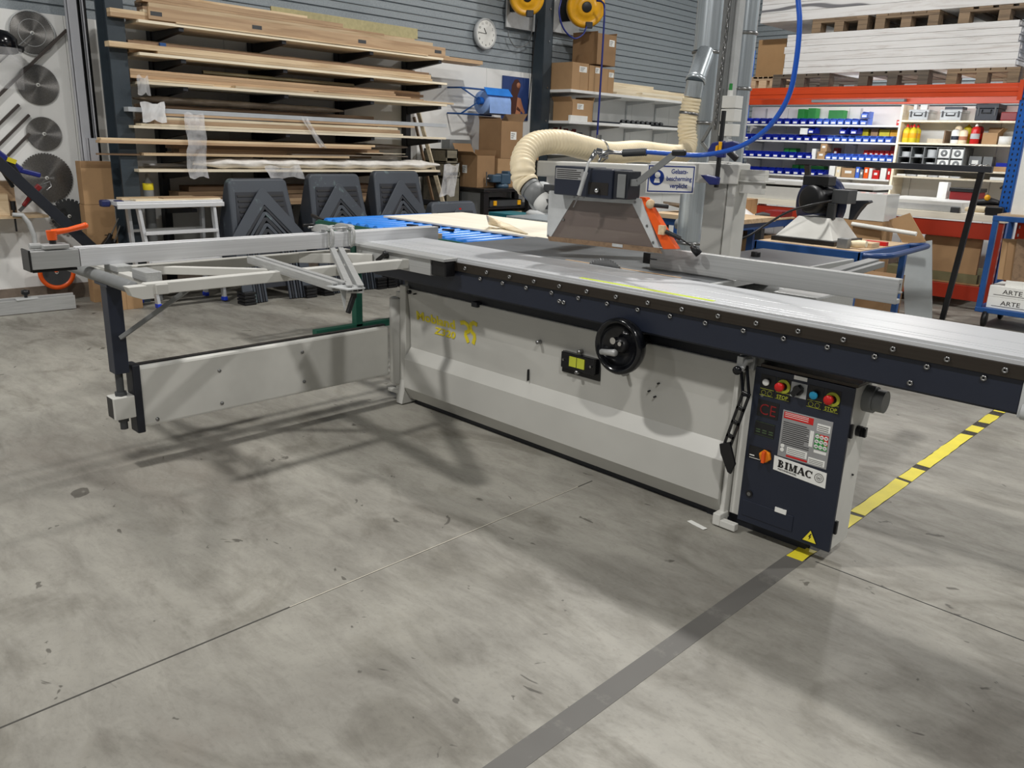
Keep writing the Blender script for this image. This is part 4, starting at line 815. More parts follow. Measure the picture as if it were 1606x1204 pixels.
# cartons in the corner
def carton(name, a, b, label, mat='card', tape=True, tags=(), group=None, flaps=None):
    """box with visible seams; flaps: list of open flaps as (edge, length, lean)"""
    x0, y0, z0 = a; x1, y1, z1 = b
    m_ = MB()
    if flaps:
        t = 0.005
        m_.box((x0, y0, z0), (x1, y1, z0+t))
        for q in (((x0, y0, z0), (x0+t, y1, z1)), ((x1-t, y0, z0), (x1, y1, z1)), ((x0, y0, z0), (x1, y0+t, z1)), ((x0, y1-t, z0), (x1, y1, z1))): m_.box(*q)
    else: m_.box(a, b)
    o = m_.build(name, M[mat], None, 0.002); tag(o, label, 'box', group)
    if flaps:
        for e, ln, an in flaps:
            m_ = MB(); ca, sa = math.cos(an)*ln, math.sin(an)*ln
            if e == '+x': m_.plate([(x1, y0, z1), (x1, y1, z1), (x1+ca, y1, z1+sa), (x1+ca, y0, z1+sa)], (-0.004, 0, 0.002))
            if e == '-x': m_.plate([(x0, y0, z1), (x0, y1, z1), (x0-ca, y1, z1+sa), (x0-ca, y0, z1+sa)], (0.004, 0, 0.002))
            if e == '-y': m_.plate([(x0, y0, z1), (x1, y0, z1), (x1, y0-ca, z1+sa), (x0, y0-ca, z1+sa)], (0, 0.004, 0.002))
            if e == '+y': m_.plate([(x0, y1, z1), (x1, y1, z1), (x1, y1+ca, z1+sa), (x0, y1+ca, z1+sa)], (0, -0.004, 0.002))
            m_.build('flap', M[mat], o)
    for f, u, v, w_, h in tags:      # printed label on a face
        m_ = MB()
        if f == '+x': m_.box((x1, y0+u, z0+v), (x1+0.0015, y0+u+w_, z0+v+h))
        else: m_.box((x0+u, y0-0.0015, z0+v), (x0+u+w_, y0, z0+v+h))
        lb = m_.build('shipping_label', M['paper'], o)
        m_ = MB()
        for i in range(3):
            if f == '+x': m_.box((x1+0.0014, y0+u+w_*0.1, z0+v+h*(0.2+0.25*i)), (x1+0.0022, y0+u+w_*(0.5+0.12*i), z0+v+h*(0.28+0.25*i)))
            else: m_.box((x0+u+w_*0.1, y0-0.0022, z0+v+h*(0.2+0.25*i)), (x0+u+w_*(0.5+0.12*i), y0-0.0014, z0+v+h*(0.28+0.25*i)))
        m_.build('label_print', M['card_black'], lb)
    if tape and not flaps:
        m_ = MB(); ym = (y0+y1)/2; m_.box((x1, ym-0.002, z0+0.002), (x1+0.0012, ym+0.002, z1-0.002)); m_.build('seam', M['card_dark'], o)
    return o
M['card_dark'] = plain('shaded_cardboard_brown', (150, 118, 84), 0.85, var=0.08, scale=5)  # shaded cardboard tone again, the shade mixed into the brown
o = carton('cardboard_box', (-7.54, 2.49, 0.0), (-7.43, 2.735, 0.83), 'tall brown carton standing in the corner left of the lumber rack', 'card', False)
m_ = MB(); 
m_.text('FS', (-7.4295, 2.63, 0.58), (0, 0, -1), (0, 1, 0), 0.06, 0.0006, bold=0.001); m_.text('FE', (-7.4295, 2.66, 0.53), (0, 0, -1), (0, 1, 0), 0.06, 0.0006, bold=0.001)
m_.build('carton_print', M['card_black'], o)
o = carton('cardboard_box', (-7.54, 2.495, 0.832), (-7.43, 2.745, 1.185), 'brown carton stacked on top of the tall carton in the corner', 'card', False, flaps=None)
m_ = MB(); m_.box((-7.4299, 2.50, 1.135), (-7.4285, 2.74, 1.183)); m_.build('carton_band', M['card_dark'], o)
carton('cardboard_box', (-7.19, 2.46, 0.0), (-6.98, 2.72, 0.25), 'low brown carton on the floor behind the outrigger support post', 'card', True, (('-y', 0.10, 0.12, 0.05, 0.08),))
# long bar clamp hung diagonally
bcx = -7.40
bc_ = thing('bar_clamp', (bcx, 2.3, 0.45), 'long black bar clamp sloping down to the right in front of the wall blades', 'clamp')
m_ = MB(); m_.box((-7.755, 1.84, 1.192), (bcx+0.01, 1.87, 1.215)); m_.build('hanger', M['steel'], bc_); m_ = MB(); m_.beam((bcx+0.02, 1.80, 1.275), (bcx+0.02, 2.53, 0.445), 0.03, 0.085, (0, 0.7, 0.7)); m_.build('clamp_bar', M['navy_dark'], bc_, 0.003)
m_ = MB(); m_.beam((bcx+0.02, 2.55, 0.42), (bcx+0.02, 2.65, 0.54), 0.05, 0.06); m_.beam((bcx+0.02, 2.59, 0.37), (bcx+0.02, 2.68, 0.48), 0.045, 0.05); m_.build('clamp_head', M['black'], bc_, 0.006)
m_ = MB(); m_.cyl((bcx+0.02, 2.64, 0.53), (bcx+0.06, 2.725, 0.72), 0.006, n=8); m_.cyl((bcx+0.02, 2.67, 0.48), (bcx+0.08, 2.725, 0.66), 0.006, n=8); m_.build('clamp_spindle', M['steel'], bc_)
m_ = MB(); m_.beam((bcx+0.02, 2.60, 0.48), (bcx+0.02, 2.665, 0.59), 0.035, 0.035); m_.beam((bcx+0.02, 2.64, 0.42), (bcx+0.02, 2.69, 0.54), 0.035, 0.035); m_.build('clamp_handle', M['black'], bc_, 0.01)
XQ = -7.47
qc = thing('quick_clamp', (XQ, 1.98, 1.0), 'dark blue quick clamp at the left picture edge over the biggest blade', 'clamp')
m_ = MB(); m_.beam((XQ, 1.84, 1.30), (XQ, 2.06, 1.10), 0.03, 0.07); m_.beam((XQ, 2.02, 1.12), (XQ, 2.20, 1.07), 0.025, 0.04); m_.build('clamp_jaw', plain('deep_blue', (28, 38, 120), 0.4), qc, 0.01)
m_ = MB(); m_.beam((XQ+0.005, 1.98, 1.20), (XQ+0.005, 2.08, 0.98), 0.03, 0.04); m_.beam((XQ+0.005, 1.90, 1.17), (XQ+0.005, 1.99, 0.98), 0.02, 0.03); m_.build('clamp_trigger', M['black'], qc, 0.008)
m_ = MB(); m_.obox((XQ+0.02, 2.00, 1.185), (0.006, 0, 0), (0, 0.03, -0.012), (0, 0.008, 0.016)); m_.build('clamp_badge', M['yellow'], qc)
rc = thing('screw_clamp', (-7.45, 2.1, 0.8), 'screw clamp with a red handle standing on the small ledge at the left wall', 'clamp')
m_ = MB(); m_.beam((-7.50, 2.02, 0.79), (-7.50, 2.24, 1.00), 0.012, 0.025); m_.tube([(-7.5, 2.22, 1.0), (-7.5, 2.27, 1.02), (-7.5, 2.28, 0.98), (-7.5, 2.24, 0.95)], 0.008, 8); m_.build('clamp_rail', M['steel'], rc)
m_ = MB(); m_.beam((-7.49, 2.05, 0.83), (-7.49, 2.12, 0.92), 0.025, 0.03); m_.beam((-7.49, 2.12, 0.92), (-7.49, 2.19, 0.99), 0.035, 0.045); m_.build('clamp_grip', M['red_dark'], rc, 0.008)
m_ = MB(); m_.beam((-7.5, 1.98, 0.63), (-7.5, 1.98, 0.86), 0.012, 0.012, (0, 1, 0)); m_.cyl((-7.5, 1.98, 0.80), (-7.5, 1.98, 0.87), 0.02, n=10); m_.build('clamp_screw', M['black'], rc)
m_ = MB(); m_.tube([(-7.437, 1.95, 0.77), (-7.437, 2.02, 0.765), (-7.437, 2.06, 0.70), (-7.437, 2.085, 0.60), (-7.437, 2.085, 0.50), (-7.437, 2.07, 0.44)], [0.016, 0.018, 0.02, 0.02, 0.016, 0.01], 8); tag(m_.build('curved_clamp_arm', M['film_white'] if False else M['light_grey']), 'pale curved clamp arm hanging from the ledge at the left wall', 'clamp arm')
o = B('wall_ledge', M['pine'], None, ((-7.755, 1.70, 0.735), (-7.46, 2.22, 0.755)), bevel=0.002); tag(o, 'narrow wooden ledge fixed low on the left wall', 'ledge')
o = B('wood_block', M['oak'], None, ((-7.70, 1.80, 0.7555), (-7.56, 2.02, 1.02)), bevel=0.003); tag(o, 'upright wooden block on the ledge at the left picture edge', 'wood block')
o = B('wood_block', M['pine'], None, ((-7.55, 1.80, 0.7555), (-7.49, 1.95, 0.93)), bevel=0.003); tag(o, 'lower wooden block in front on the ledge at the left picture edge', 'wood block')
m_ = MB(); m_.beam((-7.62, 2.56, 1.05), (-7.58, 2.60, 0.60), 0.025, 0.07, (0, 1, 0)); tag(m_.build('wall_bracket', M['navy_dark'], None, 0.004), 'dark bracket arm between the biggest blade and the cartons', 'bracket')
# mitre fence profile lying on the floor
ff = thing('fence_profile', (-7.25, 1.6, 0.0), 'grey aluminium fence profile lying on the floor at the left wall', 'fence')
d_ = Vector((0.04, 1.0, 0)).normalized(); f0 = Vector((-7.32, 0.9, 0.06)); f1 = Vector((-7.26, 2.28, 0.06))
m_ = MB(); m_.beam(f0, f1, 0.02, 0.11); m_.beam(f0+Vector((-0.06, 0, 0.02)), f1+Vector((-0.06, 0, 0.02)), 0.08, 0.03); m_.beam(f0+Vector((-0.04, 0, 0.06)), f1+Vector((-0.04, 0, 0.06)), 0.03, 0.02); m_.build('profile_body', M['alu_dull_y'], ff, 0.002)
m_ = MB(); c_ = Vector((-7.30, 1.93, 0.125)); m_.box(c_+Vector((-0.05, -0.08, -0.015)), c_+Vector((0.04, 0.08, 0.0))); m_.build('stop_block', M['light_grey'], ff, 0.004)
m_ = MB(); m_.lathe(c_, (0, 0, 1), [(0.012, 0), (0.012, 0.02), (0.03, 0.03), (0.03, 0.06), (0.0005, 0.065)], 14); m_.build('stop_knob', M['black'], ff)

# ------------------------------------------------------------------ lumber rack
lr = thing('lumber_rack', (-7.4, 4.5, 0.0), 'dark steel cantilever lumber rack with six levels along the left wall', 'lumber rack')
def lpart(m_, n, mt, bev=0.0): return m_.build(n, mt, lr, bev)
m_ = MB()
m_.box((-7.42, 2.735, 0), (-7.405, 2.875, 3.6)); m_.box((-7.215, 2.735, 0), (-7.20, 2.875, 3.6)); m_.box((-7.41, 2.79, 0), (-7.21, 2.80, 3.6)); lpart(m_, 'front_column', M['column'], 0.002)
for y in (3.30, 4.26, 5.24, 6.14):
    m_ = MB(); m_.box((-7.74, y-0.035, 0), (-7.66, y+0.035, 2.30)); lpart(m_, 'upright', M['black_paint'], 0.003)
    for z in (2.277, 2.03, 1.81, 1.462, 1.245, 1.112, 0.80):
        if z == 1.245 and y > 3.4: continue
        m_ = MB(); m_.prism([(-7.66, z), (-7.115, z), (-7.115, z-0.03), (-7.66, z-0.085)], 'y', y-0.022, y+0.022); lpart(m_, 'arm', M['black_paint'], 0.002)
for z, y0, y1 in ((2.279, 2.945, 6.17), (2.032, 2.93, 6.23), (1.812, 2.93, 6.23), (1.464, 2.83, 6.22), (1.114, 2.84, 6.14)):
    m_ = MB(); m_.box((-7.65, y0, z), (-7.10, y1, z+0.022)); lpart(m_, 'shelf_board', M['ply'], 0.001)
RNG = random.Random(11)
def board(bb, x1, dep, mat, label, group, name='board'):
    y0, y1, z0, z1 = bb; dz = 0
    m_ = MB(); m_.box((x1-dep, min(y0, y1), z0), (x1, max(y0, y1), z1)); o = m_.build(name, M[mat], None, 0.0012); tag(o, label, 'board', group); return o
def stack(z, items, label, group):
    """items lie on one another in columns: (column x1, depth, [(thickness, y0, y1, mat), ...])"""
    for x1, dep, col in items:
        zz = z+0.0005
        for th, y0, y1, mat in col:
            board((y0, y1, zz, zz+th), x1, dep, mat, label, group); zz += th+0.0006
# top shelf
zt = 2.301
o = board((3.03, 6.20, zt+0.012, zt+0.105), -7.10, 0.022, 'oak', 'long oak board on edge with dark slots along the front of the top shelf', None, 'slotted_board')
for y in (3.093, 3.986, 5.115, 6.095):
    m_ = MB(); m_.box((-7.1005, y-0.047, zt+0.040), (-7.0985, y+0.047, zt+0.072)); m_.build('slot', M['dark_grey'], o)
GL = 'lumber on the top shelf'
stack(zt, [(-7.09, 0.035, [(0.011, 3.25, 5.95, 'pine')]), (-7.125, 0.07, [(0.03, 2.74, 3.4, 'oak'), (0.03, 2.74, 3.35, 'pine'), (0.02, 3.0, 3.9, 'pine_pale')]), ], 'short or narrow board at the front of the top shelf of the lumber rack', GL)
stack(zt, [(-7.25, 0.12, [(0.04, 2.95, 6.9, 'oak'), (0.035, 3.0, 6.2, 'oak'), (0.045, 3.05, 6.1, 'brownwood'), (0.035, 3.1, 6.15, 'pine'), (0.02, 3.05, 5.5, 'oak'), (0.035, 3.08, 5.0, 'oak'), (0.02, 3.1, 4.6, 'pine')]),
           (-7.375, 0.15, [(0.03, 3.3, 6.98, 'oak'), (0.03, 3.1, 6.5, 'pine'), (0.04, 3.1, 6.0, 'oak'), (0.04, 3.2, 6.1, 'oak'), (0.022, 3.1, 6.18, 'brownwood'), (0.022, 3.1, 6.0, 'pine')])],
      'long board lying in the pile on the top shelf of the lumber rack', 'long boards on the top shelf')
M['osb'] = plain('olive_chipboard', (176, 168, 128), 0.85, var=0.12, scale=30)
o = board((4.3, 6.05, 2.515, 2.62), -7.385, 0.02, 'osb', 'olive chipboard strip standing on edge above the top shelf pile', None)
o.location.z = 2.4905
# second shelf
stack(2.055, [(-7.10, 0.10, [(0.020, 3.08, 6.02, 'pine')]), (-7.205, 0.16, [(0.03, 2.89, 6.10, 'oak'), (0.03, 2.89, 6.08, 'oak'), (0.03, 2.89, 6.06, 'brownwood')]), (-7.37, 0.2, [(0.04, 3.0, 6.06, 'oak'), (0.04, 3.0, 6.04, 'brownwood'), (0.035, 3.0, 6.0, 'oak')])],
      'board lying in the pile on the second shelf of the lumber rack', 'boards on the second shelf')
for i in range(1):
    o = board((2.70, 6.00, 2.110, 2.150), -7.10, 0.095, 'pine', 'long pine plank on the front of the second shelf, sticking out left over the column', None, 'plank')
o.location.z = 2.0765
m_ = MB(); m_.box((-7.21, 3.14, 2.056), (-7.18, 3.19, 2.15)); tag(m_.build('tie_strap', M['blue']), 'blue strap around the boards on the second shelf', 'strap')
m_.v = []
# third shelf
stack(1.835, [(-7.10, 0.09, [(0.016, 2.95, 3.55, 'pine'), ]), (-7.10, 0.085, [])], 'short pine board at the left front of the third shelf', None)
stack(1.835, [(-7.195, 0.08, [(0.022, 3.4, 5.95, 'pine'), (0.025, 2.88, 5.80, 'oak'), (0.022, 2.88, 5.60, 'oak'), (0.022, 2.88, 5.58, 'oak')]), (-7.285, 0.25, [(0.03, 2.95, 6.1, 'brownwood'), (0.03, 2.95, 6.0, 'oak'), (0.025, 3.0, 6.05, 'brownwood'), (0.025, 4.2, 6.0, 'oak')])],
      'board lying in the pile on the third shelf of the lumber rack', 'boards on the third shelf')
stack(1.835, [(-7.10, 0.085, [(0.018, 3.75, 6.33, 'pine'), (0.012, 4.6, 5.9, 'oak')])], 'thin pine strip on the front edge of the third shelf', 'strips on the third shelf edge')
m_ = MB(); m_.lathe((-7.24, 3.52, 1.951), (0, 1, 0), [(0.013, 0), (0.017, 0), (0.017, 1.58), (0.013, 1.58)], 14); tag(m_.build('metal_tube', plain('old_brass_tube', (150, 142, 116), 0.35, 0.6)), 'dull metal tube lying on top of the third shelf pile', 'tube')
# fourth shelf
stack(1.487, [(-7.10, 0.12, [(0.016, 2.89, 5.62, 'pine_pale')]), (-7.225, 0.15, [(0.03, 2.95, 5.6, 'greywood'), (0.024, 3.0, 5.55, 'greywood')]), (-7.38, 0.22, [(0.05, 3.0, 5.6, 'brownwood'), (0.05, 3.05, 5.5, 'brownwood'), (0.05, 3.05, 5.5, 'greywood'), (0.03, 3.05, 5.45, 'brownwood')])],
      'board lying in the lower pile on the fourth shelf of the lumber rack', 'boards on the fourth shelf')
stack(1.5035, [(-7.10, 0.12, [(0.035, 3.0, 5.58, 'oak'), (0.022, 3.05, 5.55, 'pine_pale'), (0.008, 3.05, 4.1, 'dark_grey'), (0.020, 3.08, 5.78, 'oak')])], 'pale long board at the front of the fourth shelf', 'front boards on the fourth shelf')
M['greyplank'] = plain('primed_grey_plank', (176, 180, 184), 0.55, var=0.06)
o = board((2.80, 6.23, 1.592, 1.628), -7.10, 0.095, 'greyplank', 'long grey primed plank on top of the fourth shelf pile', None, 'plank')
# film wrapped bundle behind it
def wrap(y0, y1, xc, zc, r, name, mat, label, cat, squash=0.7, seed=1, n=40):
    rn = random.Random(seed); g = []
    for i in range(n+1):
        y = y0+(y1-y0)*i/n; e = min(1.0, 0.25+3.5*min(i, n-i)/n*2.2) ; row = []
        for k in range(17):
            a = 2*math.pi*k/16; q = r*e*(1+0.09*math.sin(3*a+i*0.9)+rn.uniform(-0.05, 0.05)) if k < 16 else None
            if k == 16: row.append(row[0]); break
            row.append((xc+q*math.cos(a)*1.1, y, zc+max(q*math.sin(a)*squash, -r*squash)))
        g.append(row)
    m_ = MB(); m_.sheet(g); o = m_.build(name, M[mat]); tag(o, label, cat); return o
M['wrapbrown'] = plain('wrapped_veneer', (140, 126, 110), 0.3, var=0.2, scale=14)
M['wrapgrey'] = plain('dusty_wrapped_tube', (108, 98, 90), 0.3, var=0.2, scale=10)
M['foam_wrap'] = plain('white_foam_wrap', (224, 220, 214), 0.4, var=0.1, scale=18)
wrap(2.95, 5.05, -7.36, 1.70, 0.060, 'wrapped_bundle', 'wrapbrown', 'brown film wrapped bundle behind the grey plank on the fourth shelf', 'bundle', 0.5, 4).location.z = 1.675
# fifth level, bare arms
stack(1.246, [(-7.12, 0.10, [(0.022, 2.90, 4.95, 'pine'), (0.010, 4.3, 5.7, 'greywood')]), (-7.225, 0.16, [(0.03, 3.2, 5.3, 'brownwood'), (0.03, 3.25, 5.45, 'oak'), (0.03, 3.2, 5.4, 'brownwood')])],
      'board lying on the bare arms of the fifth level of the lumber rack', 'boards on the fifth level')
stack(1.379, [(-7.10, 0.10, [])], '', None)
o = board((2.55, 5.2, 1.345, 1.366), -7.09, 0.095, 'oak', 'lower of two long boards sticking out left across the column, fifth level', None, 'plank'); o.location.z = 1.3405
o = board((2.56, 5.25, 1.37, 1.39), -7.092, 0.09, 'pine', 'upper of two long boards sticking out left across the column, fifth level', None, 'plank'); o.location.z = 1.362
o = board((2.46, 2.80, 1.222, 1.236), -7.17, 0.04, 'brownwood', 'short thin stick poking out left of the column below the two long boards', None, 'stick')
o.location.y = 2.80; o.location.z = 1.2455; o.location.y = 2.72
wrap(3.34, 5.85, -7.32, 1.41, 0.031, 'wrapped_tube', 'wrapgrey', 'dusty grey film wrapped tube on the fifth level', 'tube', 0.9, 5).location.z = 1.3395
o = board((5.1, 5.65, 1.28, 1.284), -7.10, 0.14, 'ply', 'small pale board offcut on the right of the fifth level', None, 'offcut'); o.location.z = 1.278+0.02
# sixth shelf: big foam wrapped roll
wrap(3.35, 6.22, -7.22, 1.22, 0.088, 'foam_wrapped_roll', 'foam_wrap', 'long white foam wrapped roll on the lowest shelf of the lumber rack', 'roll', 0.56, 6, 60).location.z = 1.137
for i, (x_, zz, y0) in enumerate(((-7.40, 1.138, 3.0), (-7.45, 1.138, 3.1))):
    m_ = MB(); m_.lathe((x_, y0, zz+0.018), (0, 1, 0), [(0.0005, 0), (0.017, 0), (0.017, 2.6), (0.0005, 2.6)], 10); o = m_.build('alu_tube', M['alu_y']); tag(o, ('front', 'back')[i]+' one of two thin bright tubes lying behind the foam roll', 'tube')
# draped pieces of film
def drape(pts, wid, name, mat, label, seed=1):
    rn = random.Random(seed); g = []
    for i, (y, z, x) in enumerate(pts):
        row = []
        for k in range(7):
            u = k/6-0.5; row.append((x+0.012*math.sin(k*1.9+i*0.7)+rn.uniform(-.004, .004), y+u*wid*(1+rn.uniform(-0.08, 0.08)), z+0.012*math.sin(k*1.3+i)+rn.uniform(-.006, .006)))
        g.append(row)
    m_ = MB(); m_.sheet(g); o = m_.build(name, M[mat]); tag(o, label, 'film'); return o
drape([(3.335, z, -7.07) for z in (1.60, 1.575)]+[(3.335+0.008*math.sin(z*20), z, -7.065+0.01*math.sin(z*14)) for z in (1.53, 1.47, 1.41, 1.35, 1.29, 1.22, 1.15, 1.07)], 0.175, 'film_strip', 'film', 'long translucent film strip hanging down in front of the left half of the rack', 2)
drape([(2.99, z, -7.075) for z in (1.67, 1.64, 1.60, 1.56, 1.52)], 0.20, 'plastic_sheet', 'film_white', 'white plastic sheet hanging at the left end of the fourth shelf', 3)
drape([(2.93, z, -7.085) for z in (1.87, 1.83, 1.78, 1.73)], 0.10, 'plastic_bag', 'film', 'clear plastic bag hanging at the left end of the third shelf', 4)
drape([(4.42+0.05*i, z, -7.08) for i, z in enumerate((1.60, 1.54, 1.47, 1.41, 1.35))], 0.075, 'film_strip', 'film', 'short twisted film strip hanging near the middle of the fourth shelf', 5)
drape([(4.15+0.02*i, z, -7.06) for i, z in enumerate((1.17, 1.13, 1.10, 1.06))], 0.38, 'film_scrap', 'film', 'crumpled clear film hanging under the foam roll over the left sawhorse', 7)
drape([(6.30-0.03*i, z, -7.08+0.01*i) for i, z in enumerate((1.20, 1.14, 1.05, 0.95, 0.86))], 0.22, 'film_scrap', 'film', 'clear film trailing from the right end of the foam roll', 8)
# boards on the low arms and grey can
stack(0.803, [(-7.20, 0.2, [(0.03, 3.0, 5.9, 'oak'), (0.028, 3.1, 5.8, 'oak'), (0.03, 3.2, 5.6, 'brownwood')]), (-7.42, 0.2, [(0.06, 3.3, 5.8, 'brownwood'), (0.06, 3.3, 5.6, 'oak'), (0.05, 3.4, 5.5, 'brownwood')])],
      'board lying on the lowest arms of the lumber rack behind the sawhorses', 'boards on the lowest arms')
cn = thing('spray_can', (-7.23, 2.955, 0.0), 'slim grey gas cylinder with a yellow tag standing beside the dark column', 'cylinder')
m_ = MB(); m_.lathe((-7.23, 2.955, 0.0), (0, 0, 1), [(0.0005, 0.0), (0.040, 0.0), (0.042, 0.01), (0.042, 0.98), (0.036, 1.02), (0.02, 1.045), (0.014, 1.05), (0.014, 1.09), (0.0005, 1.095)], 18); m_.build('cylinder_body', M['mid_grey'], cn)
m_ = MB(); m_.lathe((-7.23, 2.955, 0.96), (0, 0, 1), [(0.0425, 0), (0.0435, 0.002), (0.0435, 0.055), (0.0425, 0.057)], 18); m_.build('yellow_tag', M['yellow'], cn)
cn.name = 'gas_cylinder'
# leaning wood strips and clear sheet at the right end of the rack
m_ = MB(); m_.beam((-7.72, 6.26, 1.95), (-7.05, 6.44, 0.0), 0.02, 0.045); tag(m_.build('wood_strip', M['pine_pale']), 'long thin wooden strip leaning on the right end of the rack', 'strip')
m_ = MB(); m_.beam((-7.72, 6.27, 1.70), (-7.15, 6.33, 0.0), 0.02, 0.03); tag(m_.build('wood_strip', M['brownwood']), 'dark thin strip leaning beside the pale one at the rack end', 'strip')

# ------------------------------------------------------------------ folding work platform
wp = thing('work_platform', (-7.1, 3.03, 0.0), 'aluminium folding step platform with blue feet standing in front of the lumber rack', 'work platform')
m_ = MB(); m_.box((-7.185, 2.56, 0.858), (-6.90, 3.46, 0.892)); m_.build('platform_top', M['alu_y'], wp, 0.004)
m_ = MB(); m_.box((-6.905, 2.56, 0.835), (-6.885, 3.465, 0.872)); m_.build('front_beam', M['alu_y'], wp, 0.003)
for y in (2.60, 2.52): 
    m_ = MB(); m_.box((-7.0-(2.6-y), y-0.035, 0.845), (-6.93-(2.6-y), y+0.035, 0.90)); m_.build('corner_cap', plain('dark_blue_plastic', (34, 42, 92), 0.4), wp, 0.012)
def leg(a, b):
    m_ = MB(); m_.beam(a, b, 0.026, 0.058, (1, 0, 0)); m_.build('leg', M['alu_z'], wp, 0.003)
    m_ = MB(); d = (Vector(a)-Vector(b)).normalized(); m_.beam(Vector(b)-d*0.0, Vector(b)+d*0.035, 0.034, 0.066, (1, 0, 0)); m_.build('foot_cap', plain('royal_blue_plastic', (30, 60, 190), 0.35), wp, 0.004)
for ya, yb in ((2.735, 2.80), (3.38, 3.39)):
    leg((-6.93, ya, 0.85), (-6.85, yb, 0.012)); leg((-7.15, ya, 0.85), (-7.15, yb-0.03, 0.012))
for z, k in ((0.62, 0.28), (0.38, 0.56), (0.14, 0.84)):
    m_ = MB(); m_.box((-6.93+0.08*k-0.03, 2.735+0.065*k, z), (-6.93+0.08*k+0.05, 3.38+0.01*k, z+0.025)); m_.build('tread', M['alu_y'], wp, 0.002)
    m_ = MB(); m_.box((-7.175, 2.735, z), (-7.125, 3.38, z+0.022)); m_.build('tread', M['alu_dull_y'], wp, 0.002)
board((2.72, 3.45, 0.8925, 0.905), -6.92, 0.12, 'pine_pale', 'pale board lying at the front on top of the step platform', None)
board((2.66, 3.30, 0.8925, 0.91), -7.05, 0.12, 'pine', 'board lying at the back on top of the step platform', None)
board((2.95, 3.44, 0.9056, 0.915), -6.93, 0.10, 'oak', 'small thin board on top of the front board on the step platform', None)

# ------------------------------------------------------------------ plastic sawhorses
def sawhorse(y, x, h, label, hw=0.290, foot=0.362):
    t = thing('sawhorse', (x, y, 0.0), label, 'sawhorse', None)
    dx = 0.26
    def fp(u, z, out=0.0):    # point on the leaning front face, u along y
        k = 1-z/h; return (x+0.02+dx*k+out, y+u, z)
    wb = lambda z: hw+(foot-hw)*(1-z/h)
    m_ = MB(); zb = 0.30
    front = [fp(-wb(zb), zb), fp(wb(zb), zb), fp(hw, h-0.03), fp(hw-0.03, h), fp(-hw+0.03, h), fp(-hw, h-0.03)]
    back = [(2*x-0.02-p[0], p[1], p[2]) for p in front]
    m_.add(front+back, [tuple(range(6)), tuple(range(11, 5, -1))]+[(i, (i+1) % 6, 6+(i+1) % 6, 6+i) for i in range(6)])
    m_.build('body', M['trestle'], t, 0.018, 3)
    # louvre panel
    for s in (-1, 1):
        for i in range(7):
            m_ = MB()
            z = h*0.86-i*0.042*h; u0 = 0.20*s+0.02*i*0.2*s; u1 = 0.06*s+0.035*i*s*0.5
            a = fp(min(u0, u1) if abs(u0-u1) > 0.02 else u0-0.01, z, 0.006)
            lo, hi = sorted((0.225*s, (0.075+0.030*i)*s))
            if hi-lo < 0.015: continue
            m_.plate([fp(lo, z-0.010*h, -0.002), fp(hi, z-0.010*h, -0.002), fp(hi, z+0.006*h, -0.002), fp(lo, z+0.006*h, -0.002)], (0.010, 0, 0.003))
            m_.build('louvre', M['black'], t)
    m_ = MB()
    m_.plate([fp(-0.235, h*0.89, -0.003), fp(0.235, h*0.89, -0.003), fp(0.27, h*0.60, -0.003), fp(-0.27, h*0.60, -0.003)], (0.006, 0, 0.002)); m_.build('recess', M['navy_dark'], t)
    # lambda legs with nested ribs
    ap = h*0.915
    def lam(z_ap, wd, out, mat, nm):
        m_ = MB(); zt_ = z_ap; sl = 0.62
        sl = 0.90; um = 0.352-(ap-z_ap)*0.55; zk = zt_-um/sl; o_ = out; w2 = wd*1.25
        ti = zt_-wd*1.75; ui = max(0.02, um-w2)
        pts = [fp(-um, 0, o_), fp(-um, zk, o_), fp(-0.035, zt_-0.015, o_), fp(-0.015, zt_, o_), fp(0.015, zt_, o_), fp(0.035, zt_-0.015, o_), fp(um, zk, o_), fp(um, 0, o_), fp(ui, 0, o_), fp(ui, ti-ui/sl, o_), fp(0, ti, o_), fp(-ui, ti-ui/sl, o_), fp(-ui, 0, o_)]
        m_.plate(pts, (0.018, 0, 0.006)); m_.build(nm, mat, t, 0.004)
    lam(ap, 0.080, 0.030, M['trestle'], 'leg_brace')
    for i in range(6): lam(ap-0.150-0.050*i, 0.016, 0.024-0.003*i, M['trestle'] if i % 2 else M['black_paint'], 'leg_rib')
    m_ = MB(); zt_ = ap-0.118; m_.plate([fp(-0.28, 0.12, 0.002), fp(-0.28, zt_-0.31, 0.002), fp(0, zt_, 0.002), fp(0.28, zt_-0.31, 0.002), fp(0.28, 0.12, 0.002)], (0.004, 0, 0)); m_.build('leg_web', M['navy_dark'], t)
    for s in (-1, 1):
        m_ = MB()
        for k in range(4): m_.box((x+0.22, y+s*foot*0.86-0.055, 0.0+k*0.03), (x+0.36, y+s*foot*0.86+0.055, 0.024+k*0.03))
        m_.build('foot', M['black'], t, 0.003)
    return t
sawhorse(3.80, -6.92, 1.068, 'left of three tall dark plastic sawhorses in front of the lumber rack')
sawhorse(4.615, -6.92, 1.108, 'middle of three tall dark plastic sawhorses in front of the lumber rack')
sawhorse(5.37, -6.92, 1.135, 'right of three tall dark plastic sawhorses in front of the lumber rack')
sh = sawhorse(5.52, -6.20, 0.875, 'low dark sawhorse with a small red badge right of the three tall ones')
m_ = MB(); m_.obox((-6.135, 5.57, 0.805), (0.003, 0, 0), (0, 0.014, 0), (0, 0, 0.008)); m_.build('badge', M['red'], sh)


